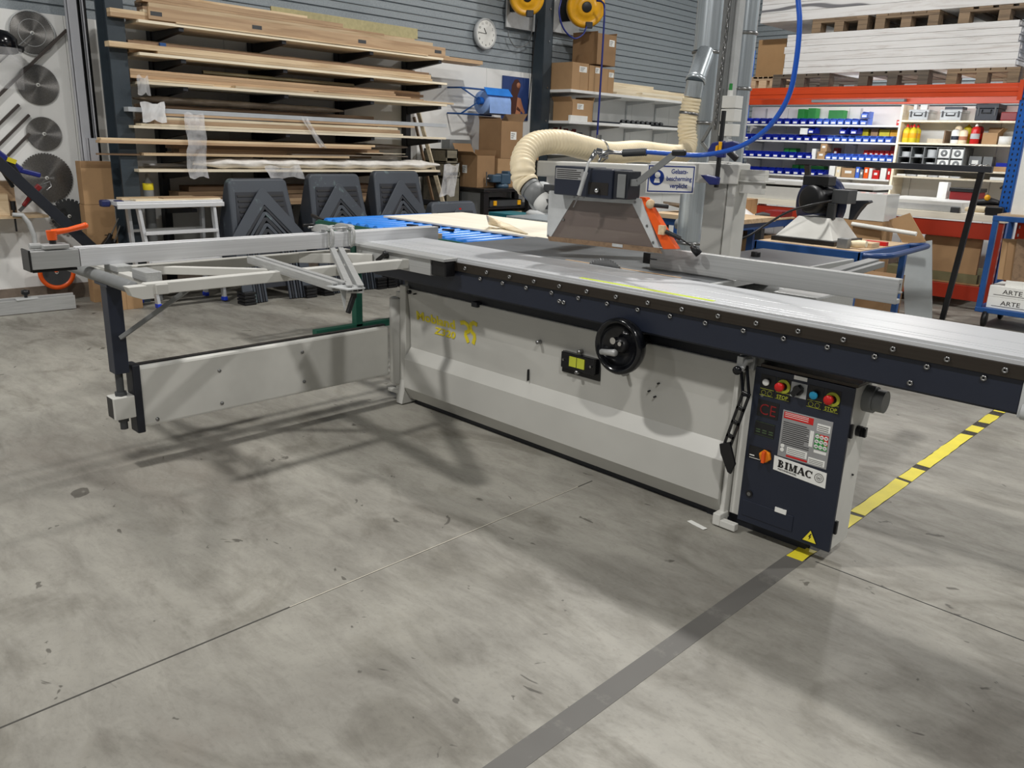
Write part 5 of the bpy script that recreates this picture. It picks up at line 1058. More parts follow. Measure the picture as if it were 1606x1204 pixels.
# ------------------------------------------------------------------ wall clock
ck = thing('wall_clock', (-7.72, 7.40, 2.714), 'round white wall clock on the steel cladding', 'clock')
cx = -7.775
m_ = MB(); m_.lathe((cx, 7.40, 2.714), (1, 0, 0), [(0.0005, 0), (0.168, 0.0), (0.178, 0.02), (0.176, 0.05), (0.160, 0.058), (0.152, 0.045)], 48); m_.build('clock_case', M['light_grey'], ck)
m_ = MB(); m_.cyl((cx+0.03, 7.40, 2.714), (cx+0.046, 7.40, 2.714), 0.155, n=48); m_.build('dial', M['paper'], ck)
m_ = MB()
for h_ in range(1, 13):
    a = math.pi/2-h_*math.pi/6; m_.text(str(h_), (cx+0.0468, 7.40+0.125*math.cos(a), 2.714+0.125*math.sin(a)-0.014), (0, 1, 0), (0, 0, 1), 0.038, 0.0004, 'CENTER')
m_.build('numerals', M['card_black'], ck)
for ln, wd, an, nm in ((0.072, 0.011, 122, 'hour_hand'), (0.115, 0.008, 177, 'minute_hand')):
    a = math.radians(an); m_ = MB(); m_.beam((cx+0.050, 7.40, 2.714), (cx+0.050, 7.40+ln*math.cos(a), 2.714+ln*math.sin(a)), 0.003, wd, (1, 0, 0)); m_.build(nm, M['card_black'], ck)
# ------------------------------------------------------------------ hose reels
def reel(c, nrm, r, label, board, blabel):
    bx = B('backing_board', M['light_grey'], None, board, bevel=0.003); tag(bx, blabel, 'board')
    t = thing('hose_reel', tuple(c), label, 'hose reel'); c = Vector(c); n = Vector(nrm).normalized()
    m_ = MB(); m_.lathe(c, n, [(0.0005, -0.085), (r*0.8, -0.085), (r, -0.05), (r, 0.05), (r*0.93, 0.08), (r*0.82, 0.092), (r*0.80, 0.086), (r*0.5, 0.090), (r*0.48, 0.098), (r*0.30, 0.10), (0.0005, 0.10)], 40); m_.build('drum_case', M['reel_yellow'], t)
    m_ = MB(); m_.lathe(c+n*0.10, n, [(r*0.26, -0.01), (r*0.26, 0.008), (r*0.22, 0.012), (0.0005, 0.012)], 24); m_.build('hub_cap', M['black'], t)
    sd = n.cross(Vector((0, 0, 1)))*-1
    m_ = MB(); m_.obox(c+n*0.075+Vector((0, 0, -r*0.86))+sd*r*0.18, n*0.03, sd*0.045, (0, 0, 0.04)); m_.build('outlet', M['black_paint'], t, 0.01)
    m_ = MB(); m_.beam((-7.70, c.y-0.02, c.z), c-n*0.05, 0.05, 0.30, (0, 0, 1)); m_.build('bracket', M['black'], t, 0.004)
    return t
reel((-7.45, 7.80, 3.15), (0.75, -0.65, -0.12), 0.21, 'yellow hose reel left of the wall column, cut by the top of the picture', ((-7.74, 7.735, 2.83), (-7.715, 8.25, 3.55)), 'white board behind the left hose reel')
reel((-7.30, 8.74, 3.15), (0.75, -0.65, -0.12), 0.245, 'yellow hose reel right of the wall column with a blue cable', ((-7.74, 8.44, 2.87), (-7.715, 9.13, 3.55)), 'white board behind the right hose reel')
def cable(pts, r, mat, label, cat='cable', name='cable', sub=8):
    # Catmull-Rom through the points
    P_ = [Vector(p) for p in pts]; P_ = [P_[0]*2-P_[1]]+P_+[P_[-1]*2-P_[-2]]; out = []
    for i in range(1, len(P_)-2):
        a, b, c, d = P_[i-1:i+3]
        for k in range(sub):
            t = k/sub; out.append(0.5*((2*b)+(c-a)*t+(2*a-5*b+4*c-d)*t*t+(3*b-a-3*c+d)*t**3))
    out.append(P_[-2]); m_ = MB(); m_.tube(out, r, 8); o = m_.build(name, M[mat]); tag(o, label, cat); return o
cable([(-7.45,7.925,2.944), (-7.55,8.018,2.793), (-7.7,8.114,2.678), (-7.7,7.907,2.612), (-7.7,7.776,2.702), (-7.7,7.75,2.787)], 0.007, 'mid_grey', 'thin grey cable looping under the left hose reel')
cable([(-7.45,8.006,2.939), (-7.6,8.135,2.735), (-7.65,8.154,2.321), (-7.7,8.17,1.933), (-7.729,8.174,1.75)], 0.006, 'black', 'black cable hanging from the left hose reel down past the poster')
cable([(-7.1,8.034,3.123), (-7.1,8.01,2.979), (-7.1,8.106,2.812), (-7.1,8.307,2.725), (-7.1,8.475,2.787), (-7.1,8.541,2.883)], 0.010, 'cord', 'dark blue hose loop under the right hose reel')
cable([(-7,8.59,3.182), (-6.9,8.568,3.157), (-6.8,8.502,3.061), (-6.8,8.512,2.73), (-6.8,8.515,2.212), (-6.8,8.511,1.755), (-6.8,8.506,1.286)], 0.012, 'cord', 'dark blue hose hanging straight down from the right hose reel')
# ------------------------------------------------------------------ paper roll holder and poster
rh = thing('paper_roll_holder', (-7.5, 7.2, 1.77), 'blue wire wall holder carrying a wide blue paper roll', 'paper holder')
m_ = MB()
for y in (6.80,):
    m_.tube([(-7.74, 6.80, 2.06), (-7.50, 6.80, 2.055), (-7.42, 7.03, 1.92), (-7.50, 6.80, 1.765), (-7.74, 6.80, 1.77)], 0.011, 8)
m_.tube([(-7.50, 6.80, 2.055), (-7.50, 7.46, 2.055)], 0.011, 8); m_.tube([(-7.50, 6.80, 1.765), (-7.50, 7.30, 1.765)], 0.011, 8)
m_.build('wire_frame', M['blue'], rh)
m_ = MB(); m_.cyl((-7.42, 7.00, 1.92), (-7.42, 7.06, 1.92), 0.045, n=8); m_.build('roll_hub', M['rack_blue'], rh)
m_ = MB(); m_.lathe((-7.44, 7.07, 1.905), (0, 1, 0), [(0.035, 0.0), (0.130, 0.0), (0.132, 0.004), (0.132, 0.37), (0.130, 0.375), (0.035, 0.375)], 40); m_.build('paper_roll', M['blue_roll'], rh)
m_ = MB(); m_.sheet([[(-7.44+0.136*math.cos(a), y, 1.905+0.136*math.sin(a)) for a in [math.radians(d) for d in range(100, -1, -10)]]+[(-7.304, y, 1.85), (-7.302, y, 1.785)] for y in (7.08, 7.44)]); m_.build('hanging_sheet', M['blue_roll'], rh)
m_ = MB(); m_.cyl((-7.44, 7.06, 1.905), (-7.44, 7.075, 1.905), 0.036, n=20); m_.build('roll_core', M['card'], rh)
m_ = MB(); m_.plate([(-7.36, 7.03, 2.07), (-7.36, 7.44, 2.07), (-7.30, 7.46, 1.985), (-7.30, 7.03, 1.985)], (0.004, 0, 0.003)); pl = m_.build('cover_plate', M['blue_roller'], rh)
m_ = MB(); m_.text('FÖRCH', (-7.3095, 7.245, 2.006), (0, 1, 0), (-0.06, 0, 0.085), 0.05, 0.0006, 'CENTER', bold=0.0008); m_.build('cover_lettering', M['paper'], pl)
ps = thing('wall_poster', (-7.745, 7.96, 1.74), 'blue poster of a long haired woman on the white wall board beside the column', 'poster')
m_ = MB(); m_.box((-7.752, 7.72, 1.74), (-7.735, 8.205, 2.265)); m_.build('poster_sheet', M['poster_blue'], ps)
px_ = -7.7345
def fig(pts, mat, nm, dx=0.0):
    m_ = MB(); m_.plate([(px_+dx, 7.72+u, 1.74+v) for u, v in pts], (0.0008, 0, 0)); m_.build(nm, M[mat], ps)
fig([(0.17, 0.02), (0.15, 0.22), (0.16, 0.42), (0.21, 0.49), (0.27, 0.50), (0.32, 0.45), (0.31, 0.38), (0.27, 0.30), (0.28, 0.12), (0.24, 0.02)], 'hair', 'printed_hair')
fig([(0.22, 0.0), (0.25, 0.12), (0.27, 0.28), (0.33, 0.27), (0.38, 0.16), (0.42, 0.10), (0.39, 0.08), (0.34, 0.12), (0.33, 0.0)], 'skin', 'printed_body', 0.001)
m_ = MB(); m_.lathe((px_+0.001, 7.72+0.285, 1.74+0.425), (1, 0, 0), [(0.0005, 0.0006), (0.036, 0.0006), (0.036, 0)], 20); m_.build('printed_face', M['skin'], ps)
fig([(0.255, 0.13), (0.275, 0.17), (0.33, 0.13), (0.33, 0.10)], 'hair', 'printed_top', 0.002)
# ------------------------------------------------------------------ vice bench with boxes
vb = thing('workbench', (-7.3, 7.3, 0.0), 'black steel workbench with grey side and a vice behind the roller conveyor', 'workbench')
m_ = MB(); m_.box((-7.72, 6.65, 0.895), (-6.92, 8.0, 0.935)); m_.build('bench_top', M['black'], vb, 0.004)
m_ = MB(); m_.box((-7.68, 6.68, 0.05), (-6.99, 6.70, 0.89)); m_.build('side_panel', M['mid_grey'], vb)
for x, y in ((-6.96, 6.70), (-6.96, 7.45), (-6.96, 7.95), (-7.68, 6.70), (-7.68, 7.95)):
    m_ = MB(); m_.box((x-0.03, y-0.04, 0), (x+0.03, y+0.04, 0.893)); m_.build('leg', M['black'], vb)
m_ = MB(); m_.box((-7.66, 6.75, 0.695), (-6.97, 7.93, 0.715)); m_.box((-7.66, 6.75, 0.30), (-6.97, 7.93, 0.32)); m_.build('shelf', M['black'], vb)
o = B('wooden_drawer_box', M['ply'], None, ((-7.5, 6.80, 0.3205), (-7.0, 7.38, 0.66)), bevel=0.004); tag(o, 'pale wooden crate on the lower shelf of the black workbench', 'crate')
m_ = MB(); m_.box((-7.001, 6.87, 0.40), (-6.988, 7.31, 0.42)); m_.box((-7.001, 6.87, 0.60), (-6.988, 7.31, 0.62)); m_.box((-7.001, 6.87, 0.40), (-6.988, 6.89, 0.62)); m_.box((-7.001, 7.29, 0.40), (-6.988, 7.31, 0.62)); m_.build('crate_frame', M['pine'], o)
o = B('wooden_drawer_box', M['ply'], None, ((-7.5, 7.52, 0.3205), (-7.0, 7.88, 0.66)), bevel=0.004); tag(o, 'second pale crate on the bench shelf, right of the first', 'crate')
tc_ = thing('tool_case', (-7.1, 7.1, 0.716), 'flat dark tool case with yellow latches on the bench shelf', 'case')
m_ = MB(); m_.box((-7.4, 6.83, 0.716), (-7.0, 7.38, 0.80)); m_.build('case_body', M['dark_grey'], tc_, 0.01)
for y in (6.88, 7.29): 
    m_ = MB(); m_.box((-7.002, y, 0.735), (-6.985, y+0.05, 0.79)); m_.build('latch', M['reel_yellow'], tc_, 0.003)
vi = thing('bench_vice', (-7.02, 7.06, 0.935), 'blue grey vice on the front edge of the black workbench', 'vice')
M['vice'] = plain('vice_blue', (60, 84, 104), 0.45)
m_ = MB(); m_.lathe((-7.04, 7.06, 0.936), (0, 0, 1), [(0.0005, 0.0), (0.08, 0.0), (0.08, 0.03), (0.05, 0.06), (0.0005, 0.06)], 16); m_.build('vice_base', M['vice'], vi)
m_ = MB(); m_.box((-7.10, 7.0, 0.98), (-6.98, 7.15, 1.10)); m_.box((-7.09, 6.86, 1.0), (-6.99, 7.0, 1.09)); m_.box((-7.10, 7.10, 1.08), (-6.98, 7.20, 1.13)); m_.build('vice_jaw', M['vice'], vi, 0.012)
m_ = MB(); m_.cyl((-7.04, 6.80, 1.04), (-7.04, 6.86, 1.04), 0.016, n=10); m_.cyl((-7.04, 6.80, 0.96), (-7.04, 6.80, 1.12), 0.008, n=8); m_.build('vice_screw', M['steel'], vi)
# crates at the left of the bench top and cartons
M['oldwood'] = wood('old_crate_wood', (132, 122, 98), (104, 96, 76))
for i, (a, b) in enumerate((((-7.72, 6.40, 0.0), (-7.3, 6.62, 0.36)), ((-7.72, 6.40, 0.3605), (-7.3, 6.62, 0.72)), ((-7.72, 6.40, 0.7205), (-7.3, 6.62, 1.05)), ((-7.70, 6.38, 1.0505), (-7.3, 6.62, 1.21)), ((-7.72, 6.42, 1.2105), (-7.32, 6.60, 1.36)))):
    x0, y0, z0 = a; x1, y1, z1 = b; m_ = MB(); t = 0.016
    m_.box((x0, y0, z0), (x1, y1, z0+t)); m_.box((x0, y0, z0), (x1, y0+t, z1)); m_.box((x0, y1-t, z0), (x1, y1, z1)); m_.box((x0, y0, z0), (x0+t, y1, z1)); m_.box((x1-t, y0, z0+0.05), (x1, y1, z1)); m_.box((x0, y0, z1-t), (x1, y1, z1-0.001))
    tag(m_.build('wooden_crate', M['oldwood'], None, 0.002), ('lowest', 'second lowest', 'middle', 'second highest', 'topmost')[i]+' grey wooden crate in the stack left of the cardboard boxes', 'crate', 'stacked wooden crates')
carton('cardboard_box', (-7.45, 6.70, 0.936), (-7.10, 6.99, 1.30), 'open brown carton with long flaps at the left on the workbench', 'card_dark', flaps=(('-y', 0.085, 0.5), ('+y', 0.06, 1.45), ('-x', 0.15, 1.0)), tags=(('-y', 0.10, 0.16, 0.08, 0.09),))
carton('cardboard_box', (-7.45, 7.06, 0.936), (-7.12, 7.52, 1.27), 'closed brown carton in the middle on the black workbench, below the open one', 'card', tags=(('+x', 0.26, 0.12, 0.09, 0.08),))
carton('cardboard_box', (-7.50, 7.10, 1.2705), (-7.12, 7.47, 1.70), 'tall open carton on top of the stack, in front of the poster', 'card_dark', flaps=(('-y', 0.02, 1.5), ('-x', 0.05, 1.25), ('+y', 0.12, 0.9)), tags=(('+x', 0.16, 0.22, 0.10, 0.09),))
carton('cardboard_box', (-7.52, 7.56, 0.936), (-7.2, 7.86, 1.44), 'narrow brown carton on the workbench just left of the column', 'card')
o = B('shelf_box', M['mid_grey'], None, ((-7.752, 6.72, 1.36), (-7.60, 7.08, 1.47)), bevel=0.003); tag(o, 'grey metal box fixed on the wall behind the open carton', 'wall box')
# ------------------------------------------------------------------ wall shelving right of the column
ws = thing('wall_shelf', (-7.5, 9.8, 1.3), 'long white three tier wall shelf right of the column, on brackets', 'shelf')
for z in (2.105, 1.72, 1.32):
    m_ = MB(); m_.box((-7.75, 8.42, z), (-7.20, 12.2, z+0.035)); m_.build('shelf_board', M['wallboard'], ws, 0.003)
    for y in (8.6, 9.55, 10.35, 11.1):
        m_ = MB(); m_.prism([(-7.75, z), (-7.25, z), (-7.25, z-0.012), (-7.75, z-0.06)], 'y', y-0.008, y+0.008); m_.build('bracket', M['light_grey'], ws)
for y in (8.6, 9.55, 10.35, 11.1):
    m_ = MB(); m_.box((-7.753, y-0.015, 1.0), (-7.742, y+0.015, 2.10)); m_.build('wall_strip', M['light_grey'], ws)
zz = 2.1405
carton('cardboard_box', (-7.62, 8.45, zz), (-7.22, 8.78, zz+0.33), 'leftmost brown carton on the top wall shelf right of the column', 'card', tags=(('+x', 0.14, 0.22, 0.15, 0.07),))
carton('cardboard_box', (-7.58, 8.795, zz), (-7.22, 9.02, zz+0.32), 'second carton from the left on the top wall shelf, narrow', 'card', tags=(('+x', 0.12, 0.23, 0.09, 0.07),))
carton('cardboard_box', (-7.60, 9.035, zz), (-7.20, 9.30, zz+0.30), 'lower carton of the pair at the right of the wall shelf cartons', 'card', tags=(('+x', 0.15, 0.20, 0.10, 0.06),))
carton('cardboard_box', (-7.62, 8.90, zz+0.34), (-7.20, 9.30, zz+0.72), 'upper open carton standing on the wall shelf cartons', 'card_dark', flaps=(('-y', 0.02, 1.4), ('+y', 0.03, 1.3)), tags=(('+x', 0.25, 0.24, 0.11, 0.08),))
MB.last = None
zz2 = 1.7555
carton('cardboard_box', (-7.58, 8.52, zz2+0.0), (-7.25, 8.95, zz2+0.24), 'open carton on the middle wall shelf right of the column', 'card', flaps=(('-y', 0.07, 1.0), ('+y', 0.08, 1.2), ('+x', 0.03, 1.5)), tags=(('+x', 0.10, 0.15, 0.13, 0.07),))
o = B('flat_white_box', M['paper'], None, ((-7.249, 8.45, zz2), (-7.21, 8.80, zz2+0.07)), bevel=0.003); tag(o, 'flat white box in front of the open carton on the middle wall shelf', 'box')
def lie(name, p0, p1, w_, h, mat, label, cat, bev=0.002):
    m_ = MB(); m_.beam(p0, p1, w_, h); return tag(m_.build(name, M[mat], None, bev), label, cat)
lie('dark_profile', (-7.3, 9.0, zz2+0.012), (-7.3, 9.55, zz2+0.012), 0.12, 0.022, 'navy_dark', 'dark flat piece lying on the middle wall shelf', 'profile')
lie('white_strip', (-7.3, 9.6, zz2+0.008), (-7.3, 10.3, zz2+0.008), 0.10, 0.014, 'paper', 'white flat strip lying on the middle wall shelf', 'strip')
m_ = MB()
for i in range(9): m_.lathe((-7.45, 9.85+i*0.12, zz2+0.04), (0, 1, 0), [(0.02, 0), (0.035, 0.01), (0.035, 0.05), (0.02, 0.06)], 10)
m_.box((-7.47, 9.8, zz2+0.001), (-7.43, 10.95, zz2+0.03)); tag(m_.build('clamp_row', M['dark_grey']), 'row of dark clamping heads on a rail on the middle wall shelf', 'rail')
lie('long_profile', (-7.28, 10.4, zz2+0.012), (-7.28, 11.9, zz2+0.012), 0.05, 0.022, 'black', 'long black profile on the right of the middle wall shelf', 'profile')
stack(zz, [(-7.22, 0.10, [(0.03, 9.40, 12.0, 'pine_pale'), (0.025, 10.0, 12.0, 'ply')]), (-7.33, 0.12, [(0.04, 9.38, 12.0, 'pine_pale'), (0.04, 9.36, 11.8, 'ply'), (0.04, 9.36, 11.9, 'pine_pale')]), (-7.46, 0.15, [(0.05, 9.35, 12.1, 'ply'), (0.05, 9.36, 12.0, 'pine_pale'), (0.04, 9.36, 11.0, 'ply'), (0.035, 9.36, 10.6, 'pine_pale')])],
      'pale board lying in the pile on the top wall shelf right of the column', 'boards on the top wall shelf')
m_ = MB(); m_.lathe((-7.26, 9.72, zz+0.08), (0, 1, 0), [(0.022, 0), (0.026, 0.002), (0.026, 2.0), (0.022, 2.0)], 10); 
# binders and small goods on the lowest tier
for i, (y, w_, h, mt_) in enumerate(((8.46, 0.06, 0.26, 'navy'), (8.53, 0.06, 0.26, 'paper'), (8.60, 0.05, 0.24, 'light_grey'), (8.66, 0.06, 0.26, 'navy_dark'), (8.76, 0.16, 0.14, 'card'), (8.98, 0.2, 0.12, 'teal'), (9.3, 0.25, 0.15, 'card_dark'))):
    o = B('binder' if i < 4 else 'small_box', M[mt_], None, ((-7.5, y, 1.3555), (-7.22, y+w_, 1.3555+h)), bevel=0.002)
    tag(o, ('dark blue binder, leftmost', 'white binder, second from the left', 'grey binder, third from the left', 'black binder, fourth from the left', 'brown carton beside the binders', 'teal box right of the binders', 'dark carton at the right end')[i]+' on the lowest wall shelf behind the hose', 'binder' if i < 4 else 'box')
wpn = B('tool_board', M['paper'], None, ((-7.752, 8.62, 1.50), (-7.745, 9.22, 1.69))); tag(wpn, 'white panel with red tool pictures under the middle wall shelf', 'panel')
for y, w_, h in ((8.72, 0.10, 0.06), (8.86, 0.035, 0.08), (8.94, 0.10, 0.05), (9.06, 0.06, 0.03), (9.12, 0.09, 0.05)):
    m_ = MB(); m_.box((-7.7455, y, 1.62), (-7.743, y+w_, 1.62+h)); m_.build('printed_tool', M['red_dark'], wpn)
# ------------------------------------------------------------------ extraction duct work
def duct(c, r, z1, label, rings, mat='galv'):
    t = thing('extraction_duct', (c[0], c[1], 0.0), label, 'duct')
    m_ = MB(); m_.cyl((c[0], c[1], 0.0), (c[0], c[1], z1), r, n=28); m_.build('pipe', M[mat], t)
    for z in rings:
        m_ = MB(); m_.lathe((c[0], c[1], z), (0, 0, 1), [(r+0.001, -0.012), (r+0.010, -0.006), (r+0.010, 0.006), (r+0.001, 0.012)], 28); m_.build('clamp_ring', M['steel'], t)
    return t
D1 = (-3.245, 5.2)
t = duct(D1, 0.090, 4.2, 'left of two galvanised vertical extraction pipes, with the cream hose branching off', (0.80, 1.63, 2.09, 3.2))
w0 = Vector((D1[0]+0.02, D1[1]-0.04, 2.09)); w1 = Vector((-3.203,5.03,1.894))
m_ = MB(); m_.cyl(w0, w1, 0.062, 0.062, n=22); m_.build('branch', M['galv'], t)
m_ = MB(); m_.lathe(w1, (w1-w0), [(0.064, -0.02), (0.070, -0.012), (0.070, 0.005), (0.064, 0.012)], 22); m_.cyl(w1, w1+Vector((-0.012, 0.0, -0.10)), 0.060, n=20); m_.build('branch_collar', M['galv'], t)
D2 = (-3.20, 5.60)
t = duct(D2, 0.085, 4.4, 'right of two galvanised vertical extraction pipes, going down behind the extension table', (0.52, 0.62, 1.88, 2.25, 3.3))
m_ = MB(); m_.cyl((D2[0], D2[1], 0.0), (D2[0]+0.0, D2[1], 0.55), 0.11, 0.092, n=24); m_.build('pipe_boot', M['galv'], t)
# cream ribbed hose from the guard to the branch
def smooth(pts, sub=14):
    P_ = [Vector(p) for p in pts]; P_ = [P_[0]*2-P_[1]]+P_+[P_[-1]*2-P_[-2]]; out = []
    for i in range(1, len(P_)-2):
        a, b, c, d = P_[i-1:i+3]
        for k in range(sub):
            t = k/sub; out.append(0.5*((2*b)+(c-a)*t+(2*a-5*b+4*c-d)*t*t+(3*b-a-3*c+d)*t**3))
    out.append(P_[-2]); return out
hp_ = smooth([(-2.8985, 3.0995, 1.2428), (-2.932, 3.097, 1.271), (-2.945,3.1,1.323), (-2.976,3.13,1.366), (-2.998,3.18,1.413), (-3.011,3.25,1.446), (-3.013,3.34,1.461), (-3.001,3.46,1.464), (-3.009,3.65,1.441), (-3.06,3.95,1.414), (-3.109,4.3,1.429), (-3.177,4.68,1.417), (-3.192,4.93,1.421), (-3.211,5.02,1.489), (-3.233,5.02,1.594), (-3.228,5.03,1.719), (w1.x-0.014, w1.y, w1.z-0.106)], 40)
# even spacing along the path, ribs about 17 mm apart
ln = [0.0]
for a, b in zip(hp_, hp_[1:]): ln.append(ln[-1]+(b-a).length)
step = 0.0062; nn = int(ln[-1]/step); ev = []; j = 0
for i in range(nn+1):
    s_ = ln[-1]*i/nn
    while j < len(ln)-2 and ln[j+1] < s_: j += 1
    f = (s_-ln[j])/max(1e-9, ln[j+1]-ln[j]); ev.append(hp_[j].lerp(hp_[j+1], f))
hs = thing('extraction_hose', (-2.9, 3.6, 1.3), 'thick cream ribbed extraction hose arching from the blade guard to the left pipe', 'hose')
m_ = MB(); m_.tube(ev, [0.0575+0.0075*(0, 0.7, 1.0, 0.7)[i % 4] for i in range(len(ev))], 22, caps=False); m_.build('ribbed_tube', M['cream'], hs)
for k in (0.365, 0.955):
    i = int(len(ev)*k); d = (ev[i+1]-ev[i]).normalized()
    m_ = MB(); m_.lathe(ev[i], d, [(0.066, -0.009), (0.068, -0.007), (0.068, 0.007), (0.066, 0.009)], 24); m_.beam(ev[i]+Vector((0, 0, 0.06)), ev[i]+Vector((0, 0, 0.09)), 0.02, 0.02, (0, 1, 0)); m_.build('hose_clip', M['steel'], hs)
# hanging power column with chain
pc = thing('power_column', (-2.905, 4.9, 1.3), 'grey steel column with white socket boxes hanging between the two pipes', 'power column')
m_ = MB(); m_.box((-2.955, 4.88, 1.22), (-2.90, 4.95, 4.2)); m_.build('column_profile', M['mid_grey'], pc, 0.003)
m_ = MB(); m_.box((-2.905, 4.93, 1.0), (-2.87, 5.0, 4.2)); m_.build('column_rail', M['light_grey'], pc, 0.003)
for z in (1.54, 1.63, 1.71): 
    m_ = MB(); m_.box((-2.875, 4.84, z), (-2.775, 4.93, z+0.075)); m_.build('socket_box', M['white_paint'], pc, 0.004)
m_ = MB(); m_.plate([(-2.865, 4.83, 1.52), (-2.80, 4.83, 1.53), (-2.74, 4.80, 1.44), (-2.79, 4.80, 1.43)], (0, 0.05, 0)); m_.build('socket_flap', M['light_grey'], pc, 0.003)
m_ = MB(); m_.cyl((-2.85, 4.89, 1.785), (-2.85, 4.89, 1.82), 0.018, n=12); m_.m = 1; m_.cyl((-2.85, 4.89, 1.82), (-2.85, 4.89, 1.86), 0.011, n=10); m_.build('cable_gland', [M['white_paint'], M['green_box']], pc)
m_ = MB(); m_.beam((-3.03, 4.90, 1.50), (-2.96, 4.90, 1.62), 0.012, 0.02); m_.beam((-3.03, 4.90, 1.50), (-2.97, 4.90, 1.44), 0.012, 0.02); m_.build('stay', M['mid_grey'], pc)
ch = thing('chain', (-2.885, 4.86, 1.6), 'thin steel chain hanging down along the grey power column', 'chain')
m_ = MB(); z = 1.60; k = 0
while z < 3.2:
    c = Vector((-2.925+0.02*(z-1.6), 4.868, z)); pts = []
    for q in range(9):
        a = 2*math.pi*q/8; u, v = 0.008*math.cos(a), 0.020*math.sin(a)
        pts.append(c+(Vector((u, 0, v)) if k % 2 else Vector((0.002, u, v))))
    m_.tube(pts, 0.0028, 5, caps=False); z += 0.031; k += 1
o = m_.build('links', M['steel'], ch); o['kind'] = 'stuff'
# trigger clamp on the end of the guard arm
cl = thing('trigger_clamp', (-2.20, 3.72, 1.26), 'blue and yellow trigger clamp gripping the guard arm beside the post', 'clamp')
m_ = MB(); m_.box((-2.232, 3.765, 1.27), (-2.215, 3.782, 1.64)); m_.build('clamp_bar', M['black'], cl)
cb = plain('clamp_blue', (34, 44, 108), 0.4)
m_ = MB(); m_.plate([(-2.28,3.74,1.442), (-2.256,3.74,1.486), (-2.192,3.74,1.499), (-2.179,3.74,1.417), (-2.218,3.74,1.416)], (0, 0.03, 0)); m_.plate([(-2.195,3.74,1.49), (-2.136,3.74,1.498), (-2.078,3.74,1.484), (-2.132,3.74,1.465), (-2.186,3.74,1.451)], (0, 0.03, 0)); m_.build('clamp_body', cb, cl, 0.006)
m_ = MB(); m_.plate([(-2.307,3.74,1.328), (-2.267,3.74,1.33), (-2.2,3.74,1.321), (-2.202,3.74,1.283), (-2.246,3.74,1.281)], (0, 0.03, 0)); m_.build('clamp_jaw', cb, cl, 0.006)
m_ = MB(); m_.plate([(-2.21,3.735,1.493), (-2.192,3.735,1.493), (-2.191,3.735,1.451), (-2.207,3.735,1.438)], (0, -0.006, 0)); m_.plate([(-2.225,3.735,1.471), (-2.212,3.735,1.477), (-2.212,3.735,1.447), (-2.226,3.735,1.443)], (0, -0.006, 0)); m_.build('clamp_release', M['reel_yellow'], cl, 0.002)
m_ = MB(); m_.beam((-2.16,3.75,1.446), (-2.11,3.75,1.411), 0.02, 0.03); m_.build('clamp_trigger', M['black'], cl, 0.005)
# air hose with blow gun
ah = thing('air_gun_hose', (-2.45, 3.1, 1.24), 'blue air hose coming from above with a silver blow gun resting on the guard', 'air hose')
hp2 = smooth([(-2.239,3.16,1.433), (-2.152,3.22,1.429), (-2.036,3.3,1.428), (-1.886,3.3,1.457), (-1.781,3.3,1.507), (-1.703,3.3,1.58), (-1.652,3.3,1.682), (-1.64,3.3,1.807), (-1.645,3.3,1.938), (-1.664,3.3,2.033), (-1.709,3.3,2.22), (-1.804,3.3,2.717)], 10)
m_ = MB(); m_.tube(hp2, 0.0105, 10); m_.build('hose', M['blue_hose'], ah)
m_ = MB(); a, b = Vector((-2.344,3.13,1.424)), Vector((-2.235,3.16,1.433)); m_.tube([a.lerp(b, i/24) for i in range(25)], [0.016+0.002*(i % 2) for i in range(25)], 12); m_.build('hose_sleeve', M['dark_grey'], ah)
m_ = MB(); m_.tube([(-2.441,3.08,1.411), (-2.395,3.09,1.427), (-2.376,3.1,1.425), (-2.344,3.13,1.424)], [0.013, 0.012, 0.008, 0.010], 10)
m_.tube([(-2.45,3.07,1.431), (-2.462,3.06,1.405), (-2.46,3.04,1.39)], [0.013, 0.012, 0.009], 10); m_.tube([(-2.45,3.07,1.431), (-2.424,3.08,1.426)], 0.013, 10); m_.tube([(-2.419,3.05,1.381), (-2.414,3.06,1.404), (-2.403,3.07,1.404), (-2.388,3.08,1.399)], 0.006, 8); m_.build('gun_body', M['chrome'], ah)
m_ = MB(); m_.tube([(-2.429,2.975,1.335), (-2.455,2.965,1.231)], 0.010, 10); m_.tube([(-2.46,3.04,1.39), (-2.425,2.98,1.374), (-2.429,2.975,1.335)], 0.006, 8); m_.build('gun_grip', M['light_grey'], ah)
m_ = MB(); m_.tube([(-2.455,2.965,1.231), (-2.489,2.97,1.174)], [0.004, 0.002], 8); m_.build('gun_nozzle', M['steel'], ah)

# ------------------------------------------------------------------ roller conveyor, sheet and far work tops
rc_ = thing('roller_conveyor', (-4.4, 3.5, 0.0), 'green framed conveyor of bright blue rollers beside the saw table', 'conveyor')
m_ = MB(); m_.box((-5.17, 3.305, 0.80), (-3.62, 3.325, 0.872)); m_.build('side_rail', M['green'], rc_, 0.002)
m_ = MB(); m_.box((-5.17, 4.33, 0.79), (-3.45, 4.35, 0.86)); m_.build('side_rail', M['green'], rc_, 0.002)
m_ = MB(); m_.box((-5.20, 3.305, 0.80), (-5.17, 4.35, 0.86)); m_.build('end_rail', M['green'], rc_, 0.002)
x = -5.10
while x < -3.50:
    m_ = MB(); m_.lathe((x, 3.33, 0.856), (0, 1, 0), [(0.0005, 0), (0.032, 0), (0.034, 0.003), (0.034, 0.985), (0.032, 0.99), (0.0005, 0.99)], 16); m_.build('roller', M['blue_roller'], rc_); x += 0.0985
m_ = MB()
for sx in (-5.22,):
    m_.box((sx-0.03, 3.64, 0.03), (sx+0.03, 3.70, 0.80))
m_.build('leg', M['green'], rc_, 0.002)
